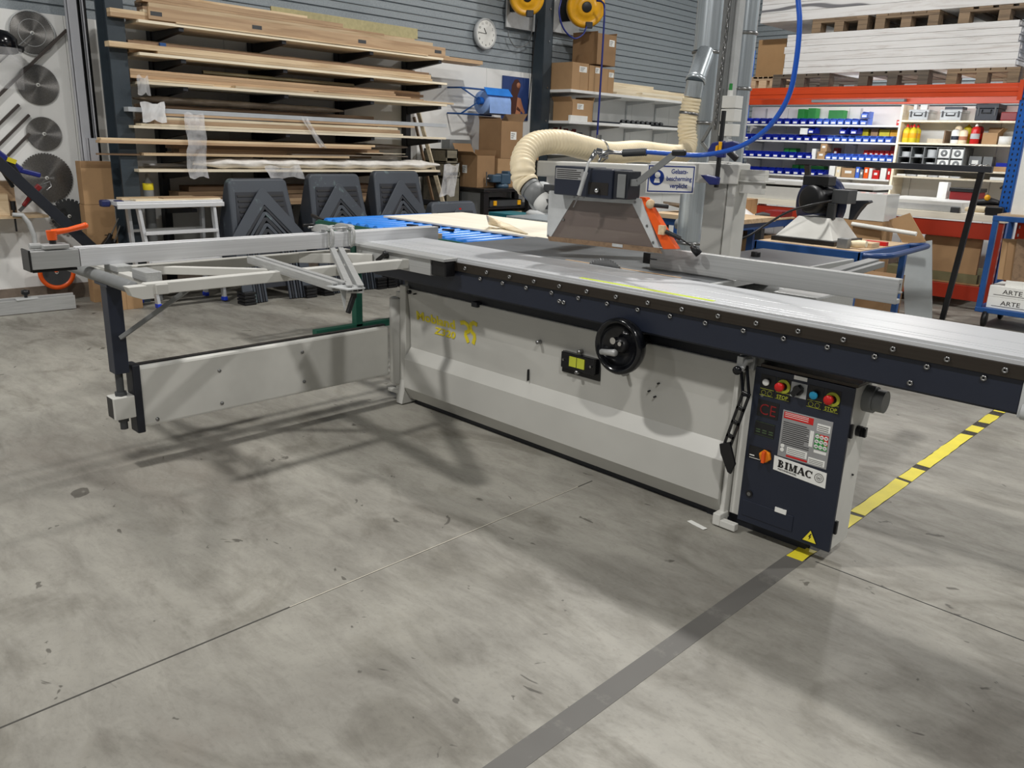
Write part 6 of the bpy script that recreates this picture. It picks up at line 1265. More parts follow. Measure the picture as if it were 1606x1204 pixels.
m_ = MB(); m_.box((-5.25, 3.28, 0.0), (-5.19, 4.25, 0.05)); m_.build('foot_bar', M['green'], rc_, 0.002)
m_ = MB(); m_.box((-3.60, 3.86, 0.0), (-3.54, 3.92, 0.79)); m_.build('leg', M['green'], rc_, 0.002)
m_ = MB(); m_.lathe((-5.24, 3.31, 0.83), (0, -1, 0), [(0.012, 0), (0.012, 0.08), (0.0005, 0.08)], 8); m_.beam((-5.36, 3.38, 0.885), (-5.22, 3.38, 0.86), 0.02, 0.02); m_.build('stop_lever', M['black'], rc_)
o = B('plywood_sheet', M['ply_x'], None, ((-4.95, 3.73, 0.8905), (-3.05, 4.52, 0.9025)), bevel=0.001); tag(o, 'large pale plywood sheet lying on the blue rollers', 'sheet')
m_ = MB(); g = []; b_ = Vector((-4.007,3.911,0.912)); c_ = Vector((-3.514,3.767,0.912)); a_ = Vector((-3.812,3.69,1)); d_ = Vector((-3.974,4.076,0.912))
for i in range(9):
    u = i/8; lo_ = b_.lerp(c_, u); hi_ = a_.lerp(d_, u)+Vector((0, 0, 0.0)); g.append([lo_.lerp(hi_, v)+Vector((0, 0, -0.018*math.sin(math.pi*v)*(1-u))) for v in (0, 0.25, 0.5, 0.75, 1.0)])
    g[-1] = [Vector((p.x, p.y, max(p.z, 0.9095))) for p in g[-1]]
m_.sheet(g); o = m_.build('curled_board', M['pine_pale']); sm_ = o.modifiers.new('thickness', 'SOLIDIFY'); sm_.thickness = 0.006; tag(o, 'thin pale board with one lifted corner lying on the plywood sheet', 'board')
for i, (u, v, rz) in enumerate(((-4.35, 3.52, 0.3), (-4.22, 3.60, 1.2), (-4.02, 3.55, 0.7))):
    m_ = MB(); m_.obox((u, v, 0.8965), (0.04*math.cos(rz), 0.04*math.sin(rz), 0), (-0.015*math.sin(rz), 0.015*math.cos(rz), 0), (0, 0, 0.006)); tag(m_.build('wood_offcut', M['black'], None, 0.002), ('left', 'middle', 'right')[i]+' of three small dark pieces lying on the blue rollers', 'offcut')
# galvanised sheets and mitre saw on a teal stand behind the plywood
o = B('steel_sheet_stack', M['galv'], None, ((-4.55, 4.62, 0.0), (-3.35, 5.0, 0.905)), bevel=0.003); tag(o, 'grey metal covered table standing behind the plywood sheet', 'table')
ts = thing('saw_stand', (-4.9, 5.45, 0.0), 'teal framed saw stand with a grey mitre saw behind the plywood sheet', 'saw stand')
m_ = MB(); m_.box((-5.45, 5.30, 0.80), (-4.35, 5.60, 0.84)); m_.build('stand_top', M['teal'], ts, 0.004)
for x, y in ((-5.38, 5.33), (-5.38, 5.57), (-4.42, 5.33), (-4.42, 5.57)):
    m_ = MB(); m_.box((x-0.02, y-0.02, 0.0), (x+0.02, y+0.02, 0.80)); m_.build('leg', M['teal'], ts)
ms_ = thing('mitre_saw', (-4.9, 5.45, 0.841), 'grey mitre saw with black handle standing on the teal stand', 'mitre saw')
m_ = MB(); m_.lathe((-4.9, 5.45, 0.842), (0, 0, 1), [(0.0005, 0.0), (0.16, 0.0), (0.16, 0.03), (0.13, 0.05), (0.0005, 0.05)], 24); m_.build('turntable', M['light_grey'], ms_)
m_ = MB(); m_.lathe((-4.90, 5.42, 1.0), (0.25, -1, 0), [(0.0005, -0.02), (0.13, -0.02), (0.14, 0.0), (0.13, 0.03), (0.0005, 0.04)], 24); m_.build('blade_guard', M['light_grey'], ms_)
m_ = MB(); m_.beam((-4.82, 5.42, 0.88), (-4.70, 5.45, 1.05), 0.06, 0.08); m_.cyl((-4.70, 5.34, 1.03), (-4.70, 5.55, 1.03), 0.05, n=14); m_.cyl((-4.76, 5.38, 0.89), (-4.76, 5.38, 1.0), 0.022, n=10); m_.build('motor_arm', M['black'], ms_, 0.006)
# thicknesser-like roller table behind the guard
pt = thing('planer_table', (-3.3, 6.2, 0.0), 'low machine table with brown top and grey roller seen under the guard arm', 'table')
m_ = MB(); m_.box((-4.3, 6.2, 0.86), (-3.45, 6.93, 0.90)); m_.build('table_top', M['pine_x'], pt, 0.003)
m_ = MB(); m_.cyl((-3.95, 6.12, 0.83), (-3.5, 6.12, 0.83), 0.045, n=16); m_.build('feed_roller', M['mid_grey'], pt)
m_ = MB(); m_.box((-4.25, 6.25, 0.80), (-3.5, 6.90, 0.86)); m_.build('table_apron', M['blue'], pt)
for x, y in ((-4.2, 6.3), (-3.55, 6.3), (-4.2, 6.85), (-3.55, 6.85)):
    m_ = MB(); m_.box((x-0.03, y-0.03, 0.0), (x+0.03, y+0.03, 0.80)); m_.build('leg', M['dark_grey'], pt)
m_ = MB(); m_.plate([(-4.3, 6.4, 1.0), (-3.7, 6.4, 0.98), (-3.6, 6.6, 0.93), (-4.2, 6.7, 0.93)], (0, 0, 0.02)); o = m_.build('loose_panel', M['greywood']); tag(o, 'grey board lying tilted on the low machine table behind the guard', 'board'); o.location.z = 0.9005


# ------------------------------------------------------------------ pallet racking on the right
pk = thing('pallet_rack', (-3.7, 9.6, 0.0), 'orange beamed pallet rack with blue uprights against the back partition', 'pallet rack')
def beamC(x0, x1, y, z0, z1, f=1):
    m_ = MB(); m_.prism([(y, z0), (y-0.0, z1), (y+0.05*f, z1), (y+0.05*f, z1-0.03), (y+0.045*f, z0)], 'x', x0, x1)
    m_.box((x0, min(y-0.006*f, y), z0+0.045), (x1, max(y-0.006*f, y), z1-0.035)); return m_.build('beam', M['rack_orange'], pk, 0.003)
beamC(-5.66, -2.25, 9.10, 2.035, 2.155); beamC(-5.66, -2.25, 10.22, 2.035, 2.155, -1)
bl = thing('batten_light', (-4.3, 9.95, 2.0), 'grey batten light fixed under the orange beam above the parts bins', 'light')
m_ = MB(); m_.box((-4.75, 10.08, 2.055), (-3.65, 10.16, 2.085)); m_.build('batten_body', M['mid_grey'], bl, 0.003)
l_ = bpy.data.lights.new('batten_lamp', 'AREA'); l_.shape = 'RECTANGLE'; l_.size = 2.6; l_.size_y = 0.05; l_.energy = 20; l_.color = (0.92, 0.96, 1.0)
lo_ = bpy.data.objects.new('batten_lamp', l_); COL.objects.link(lo_); lo_.location = (-3.7, 9.22, 2.02); lo_.rotation_euler = (math.radians(56), 0, 0)
for x in (-2.245, -5.75):
    for y in (9.10, 10.14):
        m_ = MB(); m_.box((x, y, 0), (x+0.10, y+0.004, 2.70)); m_.box((x, y, 0), (x+0.004, y+0.08, 2.70)); m_.box((x+0.096, y, 0), (x+0.10, y+0.08, 2.70)); up_ = m_.build('upright', M['rack_blue'], pk, 0.001)
        m_ = MB(); z = 0.1
        while z < 2.65:
            for u in (0.028, 0.072): m_.box((x+u-0.006, y-0.001, z), (x+u+0.006, y+0.001, z+0.022))
            z += 0.05
        o = m_.build('upright_hole', M['black'], up_); o['kind'] = 'stuff'
    m_ = MB()
    for k in range(3): m_.beam((x+0.05, 9.13, 1.05+k*0.55), (x+0.05, 10.17, 1.40+k*0.55), 0.02, 0.03)
    m_.build('frame_bracing', M['rack_blue'], pk)
m_ = MB(); m_.box((-2.27, 9.085, 2.0), (-2.23, 9.10, 2.18)); m_.build('beam_hook', M['rack_orange'], pk)
# pallets
def pallet(x0, y0, z0, label, wd=0.80, dp=1.05, mat='pallet', h=0.140):
    t = thing('pallet', (x0+wd/2, y0+dp/2, z0), label, 'pallet')
    for i in range(3):
        for j in range(2):
            bx = x0+i*(wd-0.10)/2; by = y0+j*(dp-0.14)
            m_ = MB(); m_.box((bx, by, z0+0.0), (bx+0.10, by+0.14, z0+h-0.044)); m_.build('block', M[mat], t, 0.003)
    for j in range(2): 
        m_ = MB(); by = y0+j*(dp-0.12); m_.box((x0, by, z0+h-0.044), (x0+wd, by+0.12, z0+h-0.022)); m_.build('cross_board', M[mat], t, 0.002)
    for i in range(5):
        m_ = MB(); bx = x0+i*(wd-0.12)/4; m_.box((bx, y0, z0+h-0.0215), (bx+0.12, y0+dp, z0+h)); m_.build('deck_board', M[mat], t, 0.002)
    return t
zb = 2.156
pallet(-4.78, 9.10, zb, 'dark pallet at the left end of the orange beam under the white boards', 0.66, mat='pallet_dark')
pallet(-3.80, 9.10, zb, 'weathered pallet in the middle of the orange beam under the white boards', 0.70, mat='pallet_dark')
pallet(-2.93, 9.10, zb, 'pallet at the right end of the orange beam under the white boards', 0.64)
pallet(-5.20, 9.30, zb, 'pale pallet at the far left of the orange beam carrying the plywood panel', 0.38, mat='pine_x')
o = B('plywood_offcut', M['mdf'], None, ((-5.18, 9.42, zb+0.1405), (-4.83, 9.44, zb+0.56)), bevel=0.002); tag(o, 'brown plywood panel standing upright left of the white boards', 'panel')
o = B('plywood_offcut', M['black'], None, ((-4.82, 9.6, zb+0.1405), (-4.70, 9.62, zb+0.50)), bevel=0.002); tag(o, 'black panel in the gap left of the lower white boards', 'panel')
# white washed boards
mt, nt, bs = _new('white_washed_wood'); oi = nt.nodes.new('ShaderNodeObjectInfo')
va = _coord(nt, (1.3, 9, 16)); ad_ = nt.nodes.new('ShaderNodeVectorMath'); mu_ = nt.nodes.new('ShaderNodeMath'); mu_.operation = 'MULTIPLY'; mu_.inputs[1].default_value = 51.0
nt.links.new(oi.outputs['Random'], mu_.inputs[0]); nt.links.new(va, ad_.inputs[0]); nt.links.new(mu_.outputs[0], ad_.inputs[1])
fw_ = _noise(nt, ad_.outputs[0], 1.2, 7, 0.65, 1.2)
nt.links.new(_ramp(nt, fw_, [(0.30, S((206, 200, 196))), (0.48, S((232, 231, 230))), (0.75, S((240, 240, 240)))]), bs.inputs['Base Color']); bs.inputs['Roughness'].default_value = 0.6
M['whitewash'] = mt
mt, nt, bs = _new('white_wood_with_grey_grain'); va = _coord(nt, (1.6, 1, 6))
wv = nt.nodes.new('ShaderNodeTexWave'); wv.wave_type = 'BANDS'; wv.bands_direction = 'Z'; wv.inputs['Scale'].default_value = 0.55; wv.inputs['Distortion'].default_value = 11.0; wv.inputs['Detail'].default_value = 2; wv.inputs['Detail Scale'].default_value = 0.7; nt.links.new(va, wv.inputs['Vector'])
nt.links.new(_ramp(nt, wv.outputs['Fac'], [(0.10, S((120, 120, 124))), (0.28, S((226, 226, 226))), (1.0, S((238, 238, 238)))]), bs.inputs['Base Color'])
M['greygrain'] = mt
def bundle(z0, x0, x1, hs, label, group, mats=None):
    z = z0; rn = random.Random(5)
    for i, h in enumerate(hs):
        a, b = x0+rn.uniform(-.012, .012), x1+rn.uniform(-.025, .025)
        m_ = MB(); m_.box((a, 9.12, z), (b, 10.15, z+h-0.002)); m_.box((a-0.012, 9.15, z+h*0.3), (a, 10.12, z+h*0.7)); m_.box((b, 9.14, z+h*0.3), (b+0.012, 10.12, z+h*0.7))
        o = m_.build('white_board', M[(mats or {}).get(i, 'whitewash')], None, 0.003); z += h
        lab = label % (['lowest', 'second lowest', 'third lowest', 'fourth from the bottom', 'fifth from the bottom', 'topmost visible', 'seventh from the bottom'][i])
        tag(o, lab, 'board', group)
    return z
zt2 = bundle(zb+0.1405, -4.68, -2.36, [0.070, 0.065, 0.082, 0.072, 0.062, 0.063], '%s white board in the lower bundle on the pallet rack', 'white boards of the lower bundle')
pallet(-4.40, 9.12, zt2, 'left pallet between the two bundles of white boards', 0.60)
pallet(-3.72, 9.12, zt2, 'middle pallet between the two bundles of white boards', 0.62)
pallet(-2.92, 9.12, zt2, 'right pallet between the two bundles of white boards', 0.80)
bundle(zt2+0.1405, -5.03, -1.7, [0.10, 0.088, 0.085, 0.085, 0.08], '%s white board in the upper bundle at the top of the picture', 'white boards of the upper bundle', {1: 'greygrain'})
# ------------------------------------------------------------------ shelving with bins on the partition
SY0, SY1 = 10.08, 10.415
sv = thing('parts_shelf', (-4.65, 10.25, 0.95), 'white wall shelf with rows of blue parts bins under the orange beam', 'shelf')
rows = {}
for nm, z, xa, xb in (('a', 1.796, -5.60, -3.66), ('b', 1.602, -5.60, -3.66), ('c', 1.390, -5.60, -3.68), ('d', 1.190, -5.60, -3.68)):
    m_ = MB(); m_.box((xa, SY0, z-0.020), (xb, SY1, z)); m_.build('shelf_board', M['ply_x'] if False else M['wallboard'], sv, 0.002); rows[nm] = z
    for x in (-5.5, -4.9, -4.25):
        m_ = MB(); m_.prism([(10.41, z-0.021), (SY0+0.02, z-0.021), (SY0+0.02, z-0.027), (10.41, z-0.045)], 'x', x-0.006, x+0.006); m_.build('bracket', M['light_grey'], sv)
for x in (-5.5, -4.9, -4.25):
    m_ = MB(); m_.box((x-0.012, 10.41, 0.95), (x+0.012, 10.4195, 2.0)); m_.build('wall_strip', M['light_grey'], sv)
def make_bin(w_, mat, name='parts_bin', d=0.17, h=0.075):
    t = thing(name, (0, 0, 0), '', 'bin'); m_ = MB(); w2 = w_/2; k = 0.004
    m_.plate([(-w2, 0.0, 0), (w2, 0.0, 0), (w2, d, 0), (-w2, d, 0)], (0, 0, k))
    for s in (-1, 1):
        xs_ = s*w2; m_.prism([(0.0, 0.0), (d, 0.0), (d, h), (0.055, h), (0.012, h*0.62), (0.0, h*0.60)], 'x', min(xs_, xs_-s*k), max(xs_, xs_-s*k))
    m_.box((-w2, 0.0, 0), (w2, k, h*0.62)); m_.box((-w2, d-k, 0), (w2, d, h)); m_.box((-w2, -0.004, h*0.58), (w2, k, h*0.64))
    m_.build('bin_body', M[mat], t)
    m_ = MB(); m_.box((-w2*0.62, -0.0022, h*0.14), (w2*0.62, 0.0, h*0.42)); m_.build('bin_label', M['paper'], t)
    return t
protoD, protoB = make_bin(0.080, 'blue_bin'), make_bin(0.078, 'blue_bright')
used = {protoD: False, protoB: False}
def put(proto, x, z, label, group, y=SY0+0.006):
    if used[proto]: o = dup(proto, loc=(x, y, z), label=label)
    else: used[proto] = True; o = proto; o.location = (x, y, z); o['label'] = label
    o['group'] = group; return o
RW = {'a': 'top', 'b': 'second', 'c': 'third', 'd': 'lowest'}
def row(nm, px0, px1, n, proto, colour):
    y = SY0; z = rows[nm]+0.0006
    for i in range(n): put(proto, px0+(px1-px0)*i/(n-1), z, '%s small parts bin in the %s row of the white parts shelf' % (colour, RW[nm]), '%s bins in the %s row' % (colour.replace('-', ' '), RW[nm]))
XA = lambda a: a
row('a', -5.567, -4.714, 9, protoD, 'dark blue')
row('a', -4.616, -4.177, 6, protoB, 'bright blue')
row('b', -5.578, -4.538, 11, protoD, 'dark blue')
row('b', -4.449, -3.76, 9, protoB, 'bright blue')
row('c', -5.58, -4.697, 9, protoD, 'dark blue')
row('c', -4.444, -3.713, 10, protoB, 'bright blue')
row('d', -5.592, -4.511, 11, protoD, 'dark blue')
def sbox(px0, px1, top, bot, z, mat, label, name='small_box', y=SY0+0.02, d=0.12, pr=None):
    return None
def sb(x0, x1, z, h, mat, label, y=10.14, d=0.16, name='small_box', bev=0.002, lab=True):
    o = B(name, M[mat], None, ((x0, y, z), (x1, y+d, z+h)), bevel=bev); tag(o, label, 'box')
    if lab:
        m_ = MB(); w_ = x1-x0; m_.box((x0+w_*0.25, y-0.0012, z+h*0.45), (x1-w_*0.25, y, z+h*0.72)); m_.build('box_print', M['paper'], o)
    return o
za, zb_, zc, zd = (rows[k]+0.0006 for k in 'abcd')
YB = 10.27
for i, (p0, p1, lo, hi, mat, lb) in enumerate((
    ((-4.996), (-4.911), za, 0.19, 'green_box', 'left of two small green boxes standing behind the top row of bins'),
    ((-4.862), (-4.762), za, 0.20, 'green_box', 'right of two small green boxes standing behind the top row of bins'),
    ((-4.596), (-4.412), za, 0.175, 'green_box', 'wide dark green box standing behind the bright bins of the top row'),
    ((-4.184), (-4.077), zb_, 0.15, 'yellow', 'yellow box behind the bright bins of the second row'),
    ((-4.045), (-3.962), zb_, 0.16, 'card', 'brown box standing between yellow boxes on the second row'),
    ((-3.945), (-3.826), zb_, 0.15, 'yellow', 'yellow box right of the brown box on the second row'),
    ((-3.819), (-3.732), zb_, 0.15, 'reel_yellow', 'rightmost deep yellow box on the second row'),
    ((-5.122), (-5.053), zc, 0.12, 'green_box', 'left green box behind the third row of bins'),
    ((-5.044), (-4.958), zc, 0.12, 'green_box', 'right green box behind the third row of bins'),
    ((-4.981), (-4.895), zd, 0.12, 'green_box', 'left green box behind the lowest row of bins'),
    ((-4.877), (-4.793), zd, 0.12, 'green_box', 'second green box behind the lowest row of bins'),
    ((-4.741), (-4.558), zd, 0.115, 'green_box', 'wide green box at the right behind the lowest row of bins'))):
    sb(p0, p1, lo, hi, mat, lb, YB, 0.12, lab=False)
o = put(protoB, -4.078, za, 'bright blue bin stacked on another at the right end of the top row', 'stacked bright bins'); 
o = put(protoB, -4.078, za+0.078, 'upper bright blue bin of the pair at the right end of the top row', 'stacked bright bins')
# hanging bins under the top shelf
for i, px_ in enumerate((-4.707, -4.309, -4.177)):
    put(protoD, px_, 1.690, ('left', 'middle', 'right')[i]+' of three dark blue bins hung under the top shelf board', 'bins hung under the top shelf')
    rl_ = MB(); rl_.box((px_-0.04, SY0+0.1, 1.766), (px_+0.04, SY0+0.13, 1.776)); rl_.build('bin_hanger', M['light_grey'], sv)
sb(-3.703, -3.661, za, 0.06, 'red', 'small red box at the right end of the top parts shelf', 10.1, 0.08)
sb(-4.86, -4.76, zb_+0.0755, 0.075, 'paper', 'white box standing on the bins of the second row', 10.11, 0.1, lab=False)
# cartons and red boxes on the third row
sb(-4.593, -4.496, zc, 0.09, 'card', 'lower of two brown cartons between the bins of the third row', 10.1, 0.15)
sb(-4.562, -4.482, zc+0.0905, 0.095, 'card', 'upper of two brown cartons between the bins of the third row', 10.1, 0.15)
sb(-4.666, -4.617, zc, 0.12, 'paper', 'upright white packet left of the brown cartons of the third row', 10.1, 0.1, lab=False)
sb(-4.471, -4.415, zc, 0.14, 'red_dark', 'single dark red box behind the bright bins of the third row', YB, 0.1)
for i in range(7):
    a = -4.094+i*0.062
    sb(a, a+0.055, zc, 0.125, 'red', 'red and white box in the line behind the third row of bins', YB, 0.12)['group'] = 'red boxes behind the third row'
sb(-3.787, -3.729, zc+0.126, 0.05, 'red_dark', 'dark red box on top at the right end of the red boxes', YB, 0.11, lab=False)
# mixed goods on the lowest row
for px0, px1, h, mat, lb in ((-4.416, -4.345, 0.14, 'paper', 'white carton left of the mixed goods on the lowest parts shelf'), (-4.329, -4.274, 0.12, 'cream', 'cream carton on the lowest parts shelf'),
    (-4.258, -4.096, 0.11, 'card', 'wide brown carton with print on the lowest parts shelf'), (-4.088, -4.042, 0.15, 'blue_bright', 'light blue packet on the lowest parts shelf'),
    (-4.035, -3.997, 0.10, 'mid_grey', 'grey packet on the lowest parts shelf'), (-3.989, -3.937, 0.15, 'orange', 'orange packet on the lowest parts shelf'), (-3.929, -3.892, 0.12, 'paper', 'white packet right of the orange one on the lowest parts shelf'),
    (-3.885, -3.811, 0.10, 'red', 'bright red box on the lowest parts shelf'), (-3.796, -3.73, 0.15, 'paper', 'white carton right of the red box on the lowest parts shelf'), (-3.716, -3.68, 0.13, 'red', 'narrow red packet at the right end of the lowest parts shelf')):
    sb(px0, px1, zd, h, mat, lb, 10.10, 0.14)
# timber shelf unit to the right
su = thing('timber_shelf_unit', (-3.0, 10.25, 1.0), 'pale wooden shelf unit right of the parts bins with cases, bottles and sanding discs', 'shelf unit')
m_ = MB(); m_.box((-3.66, 10.06, 0.95), (-3.635, SY1, 2.02)); m_.build('side_panel', M['ply'], su)
m_ = MB(); m_.box((-2.36, 10.06, 0.95), (-2.335, SY1, 2.02)); m_.build('side_panel', M['ply'], su)
SU = {}
for nm, z in (('a', 1.853), ('b', 1.612), ('c', 1.335), ('d', 1.245)):
    m_ = MB(); m_.box((-3.634, 10.06, z-0.02), (-2.361, SY1, z)); m_.build('shelf_board', M['ply'], su, 0.001); SU[nm] = z+0.0006
def case(x0, x1, z, h, mat, label, y=10.09, d=0.28):
    t = thing('storage_case', ((x0+x1)/2, y+d/2, z), label, 'case')
    m_ = MB(); m_.box((x0, y, z), (x1, y+d, z+h*0.72)); m_.build('case_body', M[mat], t, 0.006)
    m_ = MB(); m_.box((x0-0.006, y-0.006, z+h*0.725), (x1+0.006, y+d, z+h)); m_.build('case_lid', M[mat], t, 0.006)
    m_ = MB(); w_ = x1-x0; m_.tube([(x0+w_*0.3, y-0.004, z+h*0.65), (x0+w_*0.3, y-0.02, z+h*0.45), (x1-w_*0.3, y-0.02, z+h*0.45), (x1-w_*0.3, y-0.004, z+h*0.65)], 0.006, 6); m_.build('case_handle', M['black'], t)
    for u in (0.08, 0.84):
        m_ = MB(); m_.box((x0+w_*u, y-0.008, z+h*0.3), (x0+w_*(u+0.08), y-0.001, z+h*0.85)); m_.build('latch', M['black'], t)
    return t
case(-3.576, -3.37, SU['a'], 0.115, 'light_grey', 'left grey tool case on the top of the wooden shelf unit')
case(-3.243, -3.027, SU['a'], 0.115, 'light_grey', 'right grey tool case on the top of the wooden shelf unit')
case(-2.887, -2.67, SU['a'], 0.172, 'navy_dark', 'tall dark storage box on the top of the wooden shelf unit', y=10.08)
o = B('red_bin', M['red_dark'], None, ((-2.64, 10.09, SU['a']), (-2.484, 10.35, SU['a']+0.09)), bevel=0.01); tag(o, 'dark red bin at the right end on top of the wooden shelf unit', 'bin')
sb(-3.558, -3.523, SU['a']+0.1155, 0.055, 'paper', 'left small white packet standing on the left grey case', 10.15, 0.06, lab=False)
sb(-3.486, -3.411, SU['a']+0.1155, 0.055, 'paper', 'right small white packet standing on the left grey case', 10.15, 0.06, lab=False)
sb(-3.215, -3.032, SU['a']+0.1155, 0.03, 'navy', 'flat dark blue tray on the right grey case', 10.12, 0.16, lab=False)
def bottle(x, y, z, r, h, mat, capmat, label, group=None, band='paper', neck=0.62):
    t = thing('bottle', (x, y, z), label, 'bottle', group)
    m_ = MB(); m_.lathe((x, y, z), (0, 0, 1), [(0.0005, 0), (r*0.95, 0), (r, h*0.03), (r, h*neck), (r*0.85, h*(neck+0.1)), (r*0.35, h*(neck+0.18)), (r*0.3, h*0.86), (0.0005, h*0.86)], 16); m_.build('bottle_body', M[mat], t)
    m_ = MB(); m_.lathe((x, y, z+h*0.83), (0, 0, 1), [(r*0.4, 0), (r*0.4, h*0.06), (r*0.12, h*0.17), (0.0005, h*0.17)], 12); m_.build('cap', M[capmat], t)
    m_ = MB(); m_.lathe((x, y, z), (0, 0, 1), [(r*1.005, h*0.25), (r*1.01, h*0.26), (r*1.01, h*0.5), (r*1.005, h*0.51)], 16); m_.build('bottle_label', M[band], t); return t
for i, (p, y) in enumerate(((-3.577, 10.12), (-3.5, 10.10), (-3.495, 10.21), (-3.572, 10.21))):
    bottle(p, y, SU['b'], 0.040, 0.20, 'yellow', 'red', ('left front', 'right front', 'right rear', 'left rear')[i]+' yellow glue bottle with red cap in the wooden shelf unit', 'yellow glue bottles', 'reel_yellow')
bottle(-3.055, 10.12, SU['b'], 0.042, 0.155, 'paper', 'red', 'white bottle with dark print in the small crate on the wooden shelf unit', None, 'navy', 0.8)
bottle(-2.976, 10.12, SU['b'], 0.042, 0.15, 'cream', 'paper', 'cream bottle right of the white one in the wooden shelf unit', None, 'skin', 0.8)
bottle(-3.058, 10.205, SU['b'], 0.040, 0.205, 'cream', 'paper', 'tall cream bottle behind the two front bottles', None, 'cream', 0.75)
bottle(-2.993, 10.31, SU['b'], 0.046, 0.21, 'yellow', 'reel_yellow', 'yellow bottle behind the cream bottles in the wooden shelf unit', None, 'reel_yellow', 0.75)
bottle(-2.861, 10.13, SU['b'], 0.045, 0.21, 'red', 'paper', 'red bottle with a silver label right of the cream bottles', None, 'light_grey', 0.7)
bottle(-2.866, 10.26, SU['b'], 0.045, 0.22, 'red_dark', 'paper', 'dark red bottle behind the silver labelled one', None, 'red', 0.7)
carton('cardboard_box', (-2.789, 10.13, SU['b']), (-2.639, 10.32, SU['b']+0.12), 'small open carton on the right of the wooden shelf unit', 'card', flaps=(('+y', 0.06, 1.2), ('+x', 0.06, 0.9)))
m_ = MB(); xr = -2.565; m_.lathe((xr, 10.16, SU['b']), (0, 0, 1), [(0.0005, 0), (0.066, 0.0), (0.066, 0.085), (0.03, 0.085), (0.03, 0.06), (0.0005, 0.06)], 24); tag(m_.build('tape_roll', M['paper']), 'large pale roll of tape at the right end of the wooden shelf unit', 'roll')
sb(-3.166, -3.15, SU['b'], 0.135, 'brownwood', 'thin upright brown board at the left of the bottles', 10.08, 0.2, lab=False)
sb(-3.389, -3.21, SU['b'], 0.05, 'ply', 'stack of pale wooden slats in the wooden shelf unit', 10.25, 0.12, lab=False)
# pigeon holes with sanding discs
ph = thing('pigeonhole_unit', (-3.2, 10.2, SU['c']), 'grey pigeonhole unit with white sanding discs in the wooden shelf unit', 'pigeonholes')
x0, x1 = -3.622, -2.93
for i in range(6):
    m_ = MB(); xx = x0+(x1-x0)*i/5; m_.box((xx-0.005, 10.09, SU['c']), (xx+0.005, 10.40, SU['c']+0.235)); m_.build('divider', M['mid_grey'], ph)
for z in (0.0, 0.115, 0.23):
    m_ = MB(); m_.box((x0, 10.095, SU['c']+z), (x1, 10.40, SU['c']+z+0.006)); m_.build('tier', M['mid_grey'], ph)
for i in range(5):
    for j in range(2):
        xc = x0+(x1-x0)*(i+0.5)/5; zz_ = SU['c']+0.0066+0.115*j
        if i < 3:
            h_ = (0.05, 0.035, 0.06)[i] if j == 0 else (0.055, 0.03, 0.085)[i]
            m_ = MB(); m_.cyl((xc, 10.17, zz_), (xc, 10.17, zz_+h_), 0.056, n=20); tag(m_.build('sanding_discs', M['light_grey']), ('lower', 'upper')[j]+' pile of pale sanding discs in the '+('first', 'second', 'third')[i]+' pigeonhole column from the left', 'sanding discs')
        else:
            o = sb(xc-0.06, xc+0.06, zz_, 0.095, 'paper', ('lower', 'upper')[j]+' white disc carton in the '+('fourth', 'fifth')[i-3]+' pigeonhole column from the left', 10.11, 0.15, lab=False)
            m_ = MB(); m_.lathe((xc, 10.109, zz_+0.05), (0, -1, 0), [(0.012, 0), (0.036, 0), (0.036, 0.0008), (0.012, 0.0008)], 20); m_.build('printed_disc', M['mid_grey'], o)
sb(-2.898, -2.771, SU['c']+0.0, 0.15, 'mid_grey', 'grey tin right of the pigeonholes on the wooden shelf unit', 10.2, 0.12)
sb(-2.757, -2.664, SU['c']+0.0, 0.15, 'mid_grey', 'second grey tin at the right of the pigeonholes', 10.2, 0.12, lab=False)
sb(-2.628, -2.464, SU['c']+0.0, 0.09, 'blue_bin', 'blue open box at the right of the wooden shelf unit', 10.22, 0.15, lab=False)
sb(-2.633, -2.456, SU['c']+0.0, 0.05, 'card', 'flat brown carton in front of the blue box on the wooden shelf unit', 10.09, 0.12, lab=False)
m_ = MB(); rn = random.Random(4)
for i in range(26):
    x = -2.863+rn.uniform(0, 0.20); y = 10.09+rn.uniform(0, 0.07); a = rn.uniform(0, 3.1); m_.tube([(x, y, SU['c']+0.012+rn.uniform(0, .04)), (x+0.03*math.cos(a), y+0.01, SU['c']+0.02+rn.uniform(0, .05)), (x+0.05*math.cos(a), y, SU['c']+0.015+rn.uniform(0, .04))], 0.007, 6)
o = m_.build('fittings', M['chrome']); tag(o, 'heap of shiny metal fittings in front of the grey tins', 'fittings', None, 'stuff')
for i in range(6):
    a = -3.601+i*0.115; o = B('sandpaper_pack', M[('paper', 'light_grey')[i % 2]], None, ((a, 10.08, SU['d']), (a+0.10, 10.3, SU['d']+0.018)), bevel=0.001); tag(o, 'flat pack of abrasive sheets on the lowest wooden shelf', 'pack', 'abrasive packs on the lowest wooden shelf')
sb(-2.621, -2.435, SU['d'], 0.03, 'paper', 'flat white carton at the right end of the lowest wooden shelf', 10.07, 0.14, lab=False)
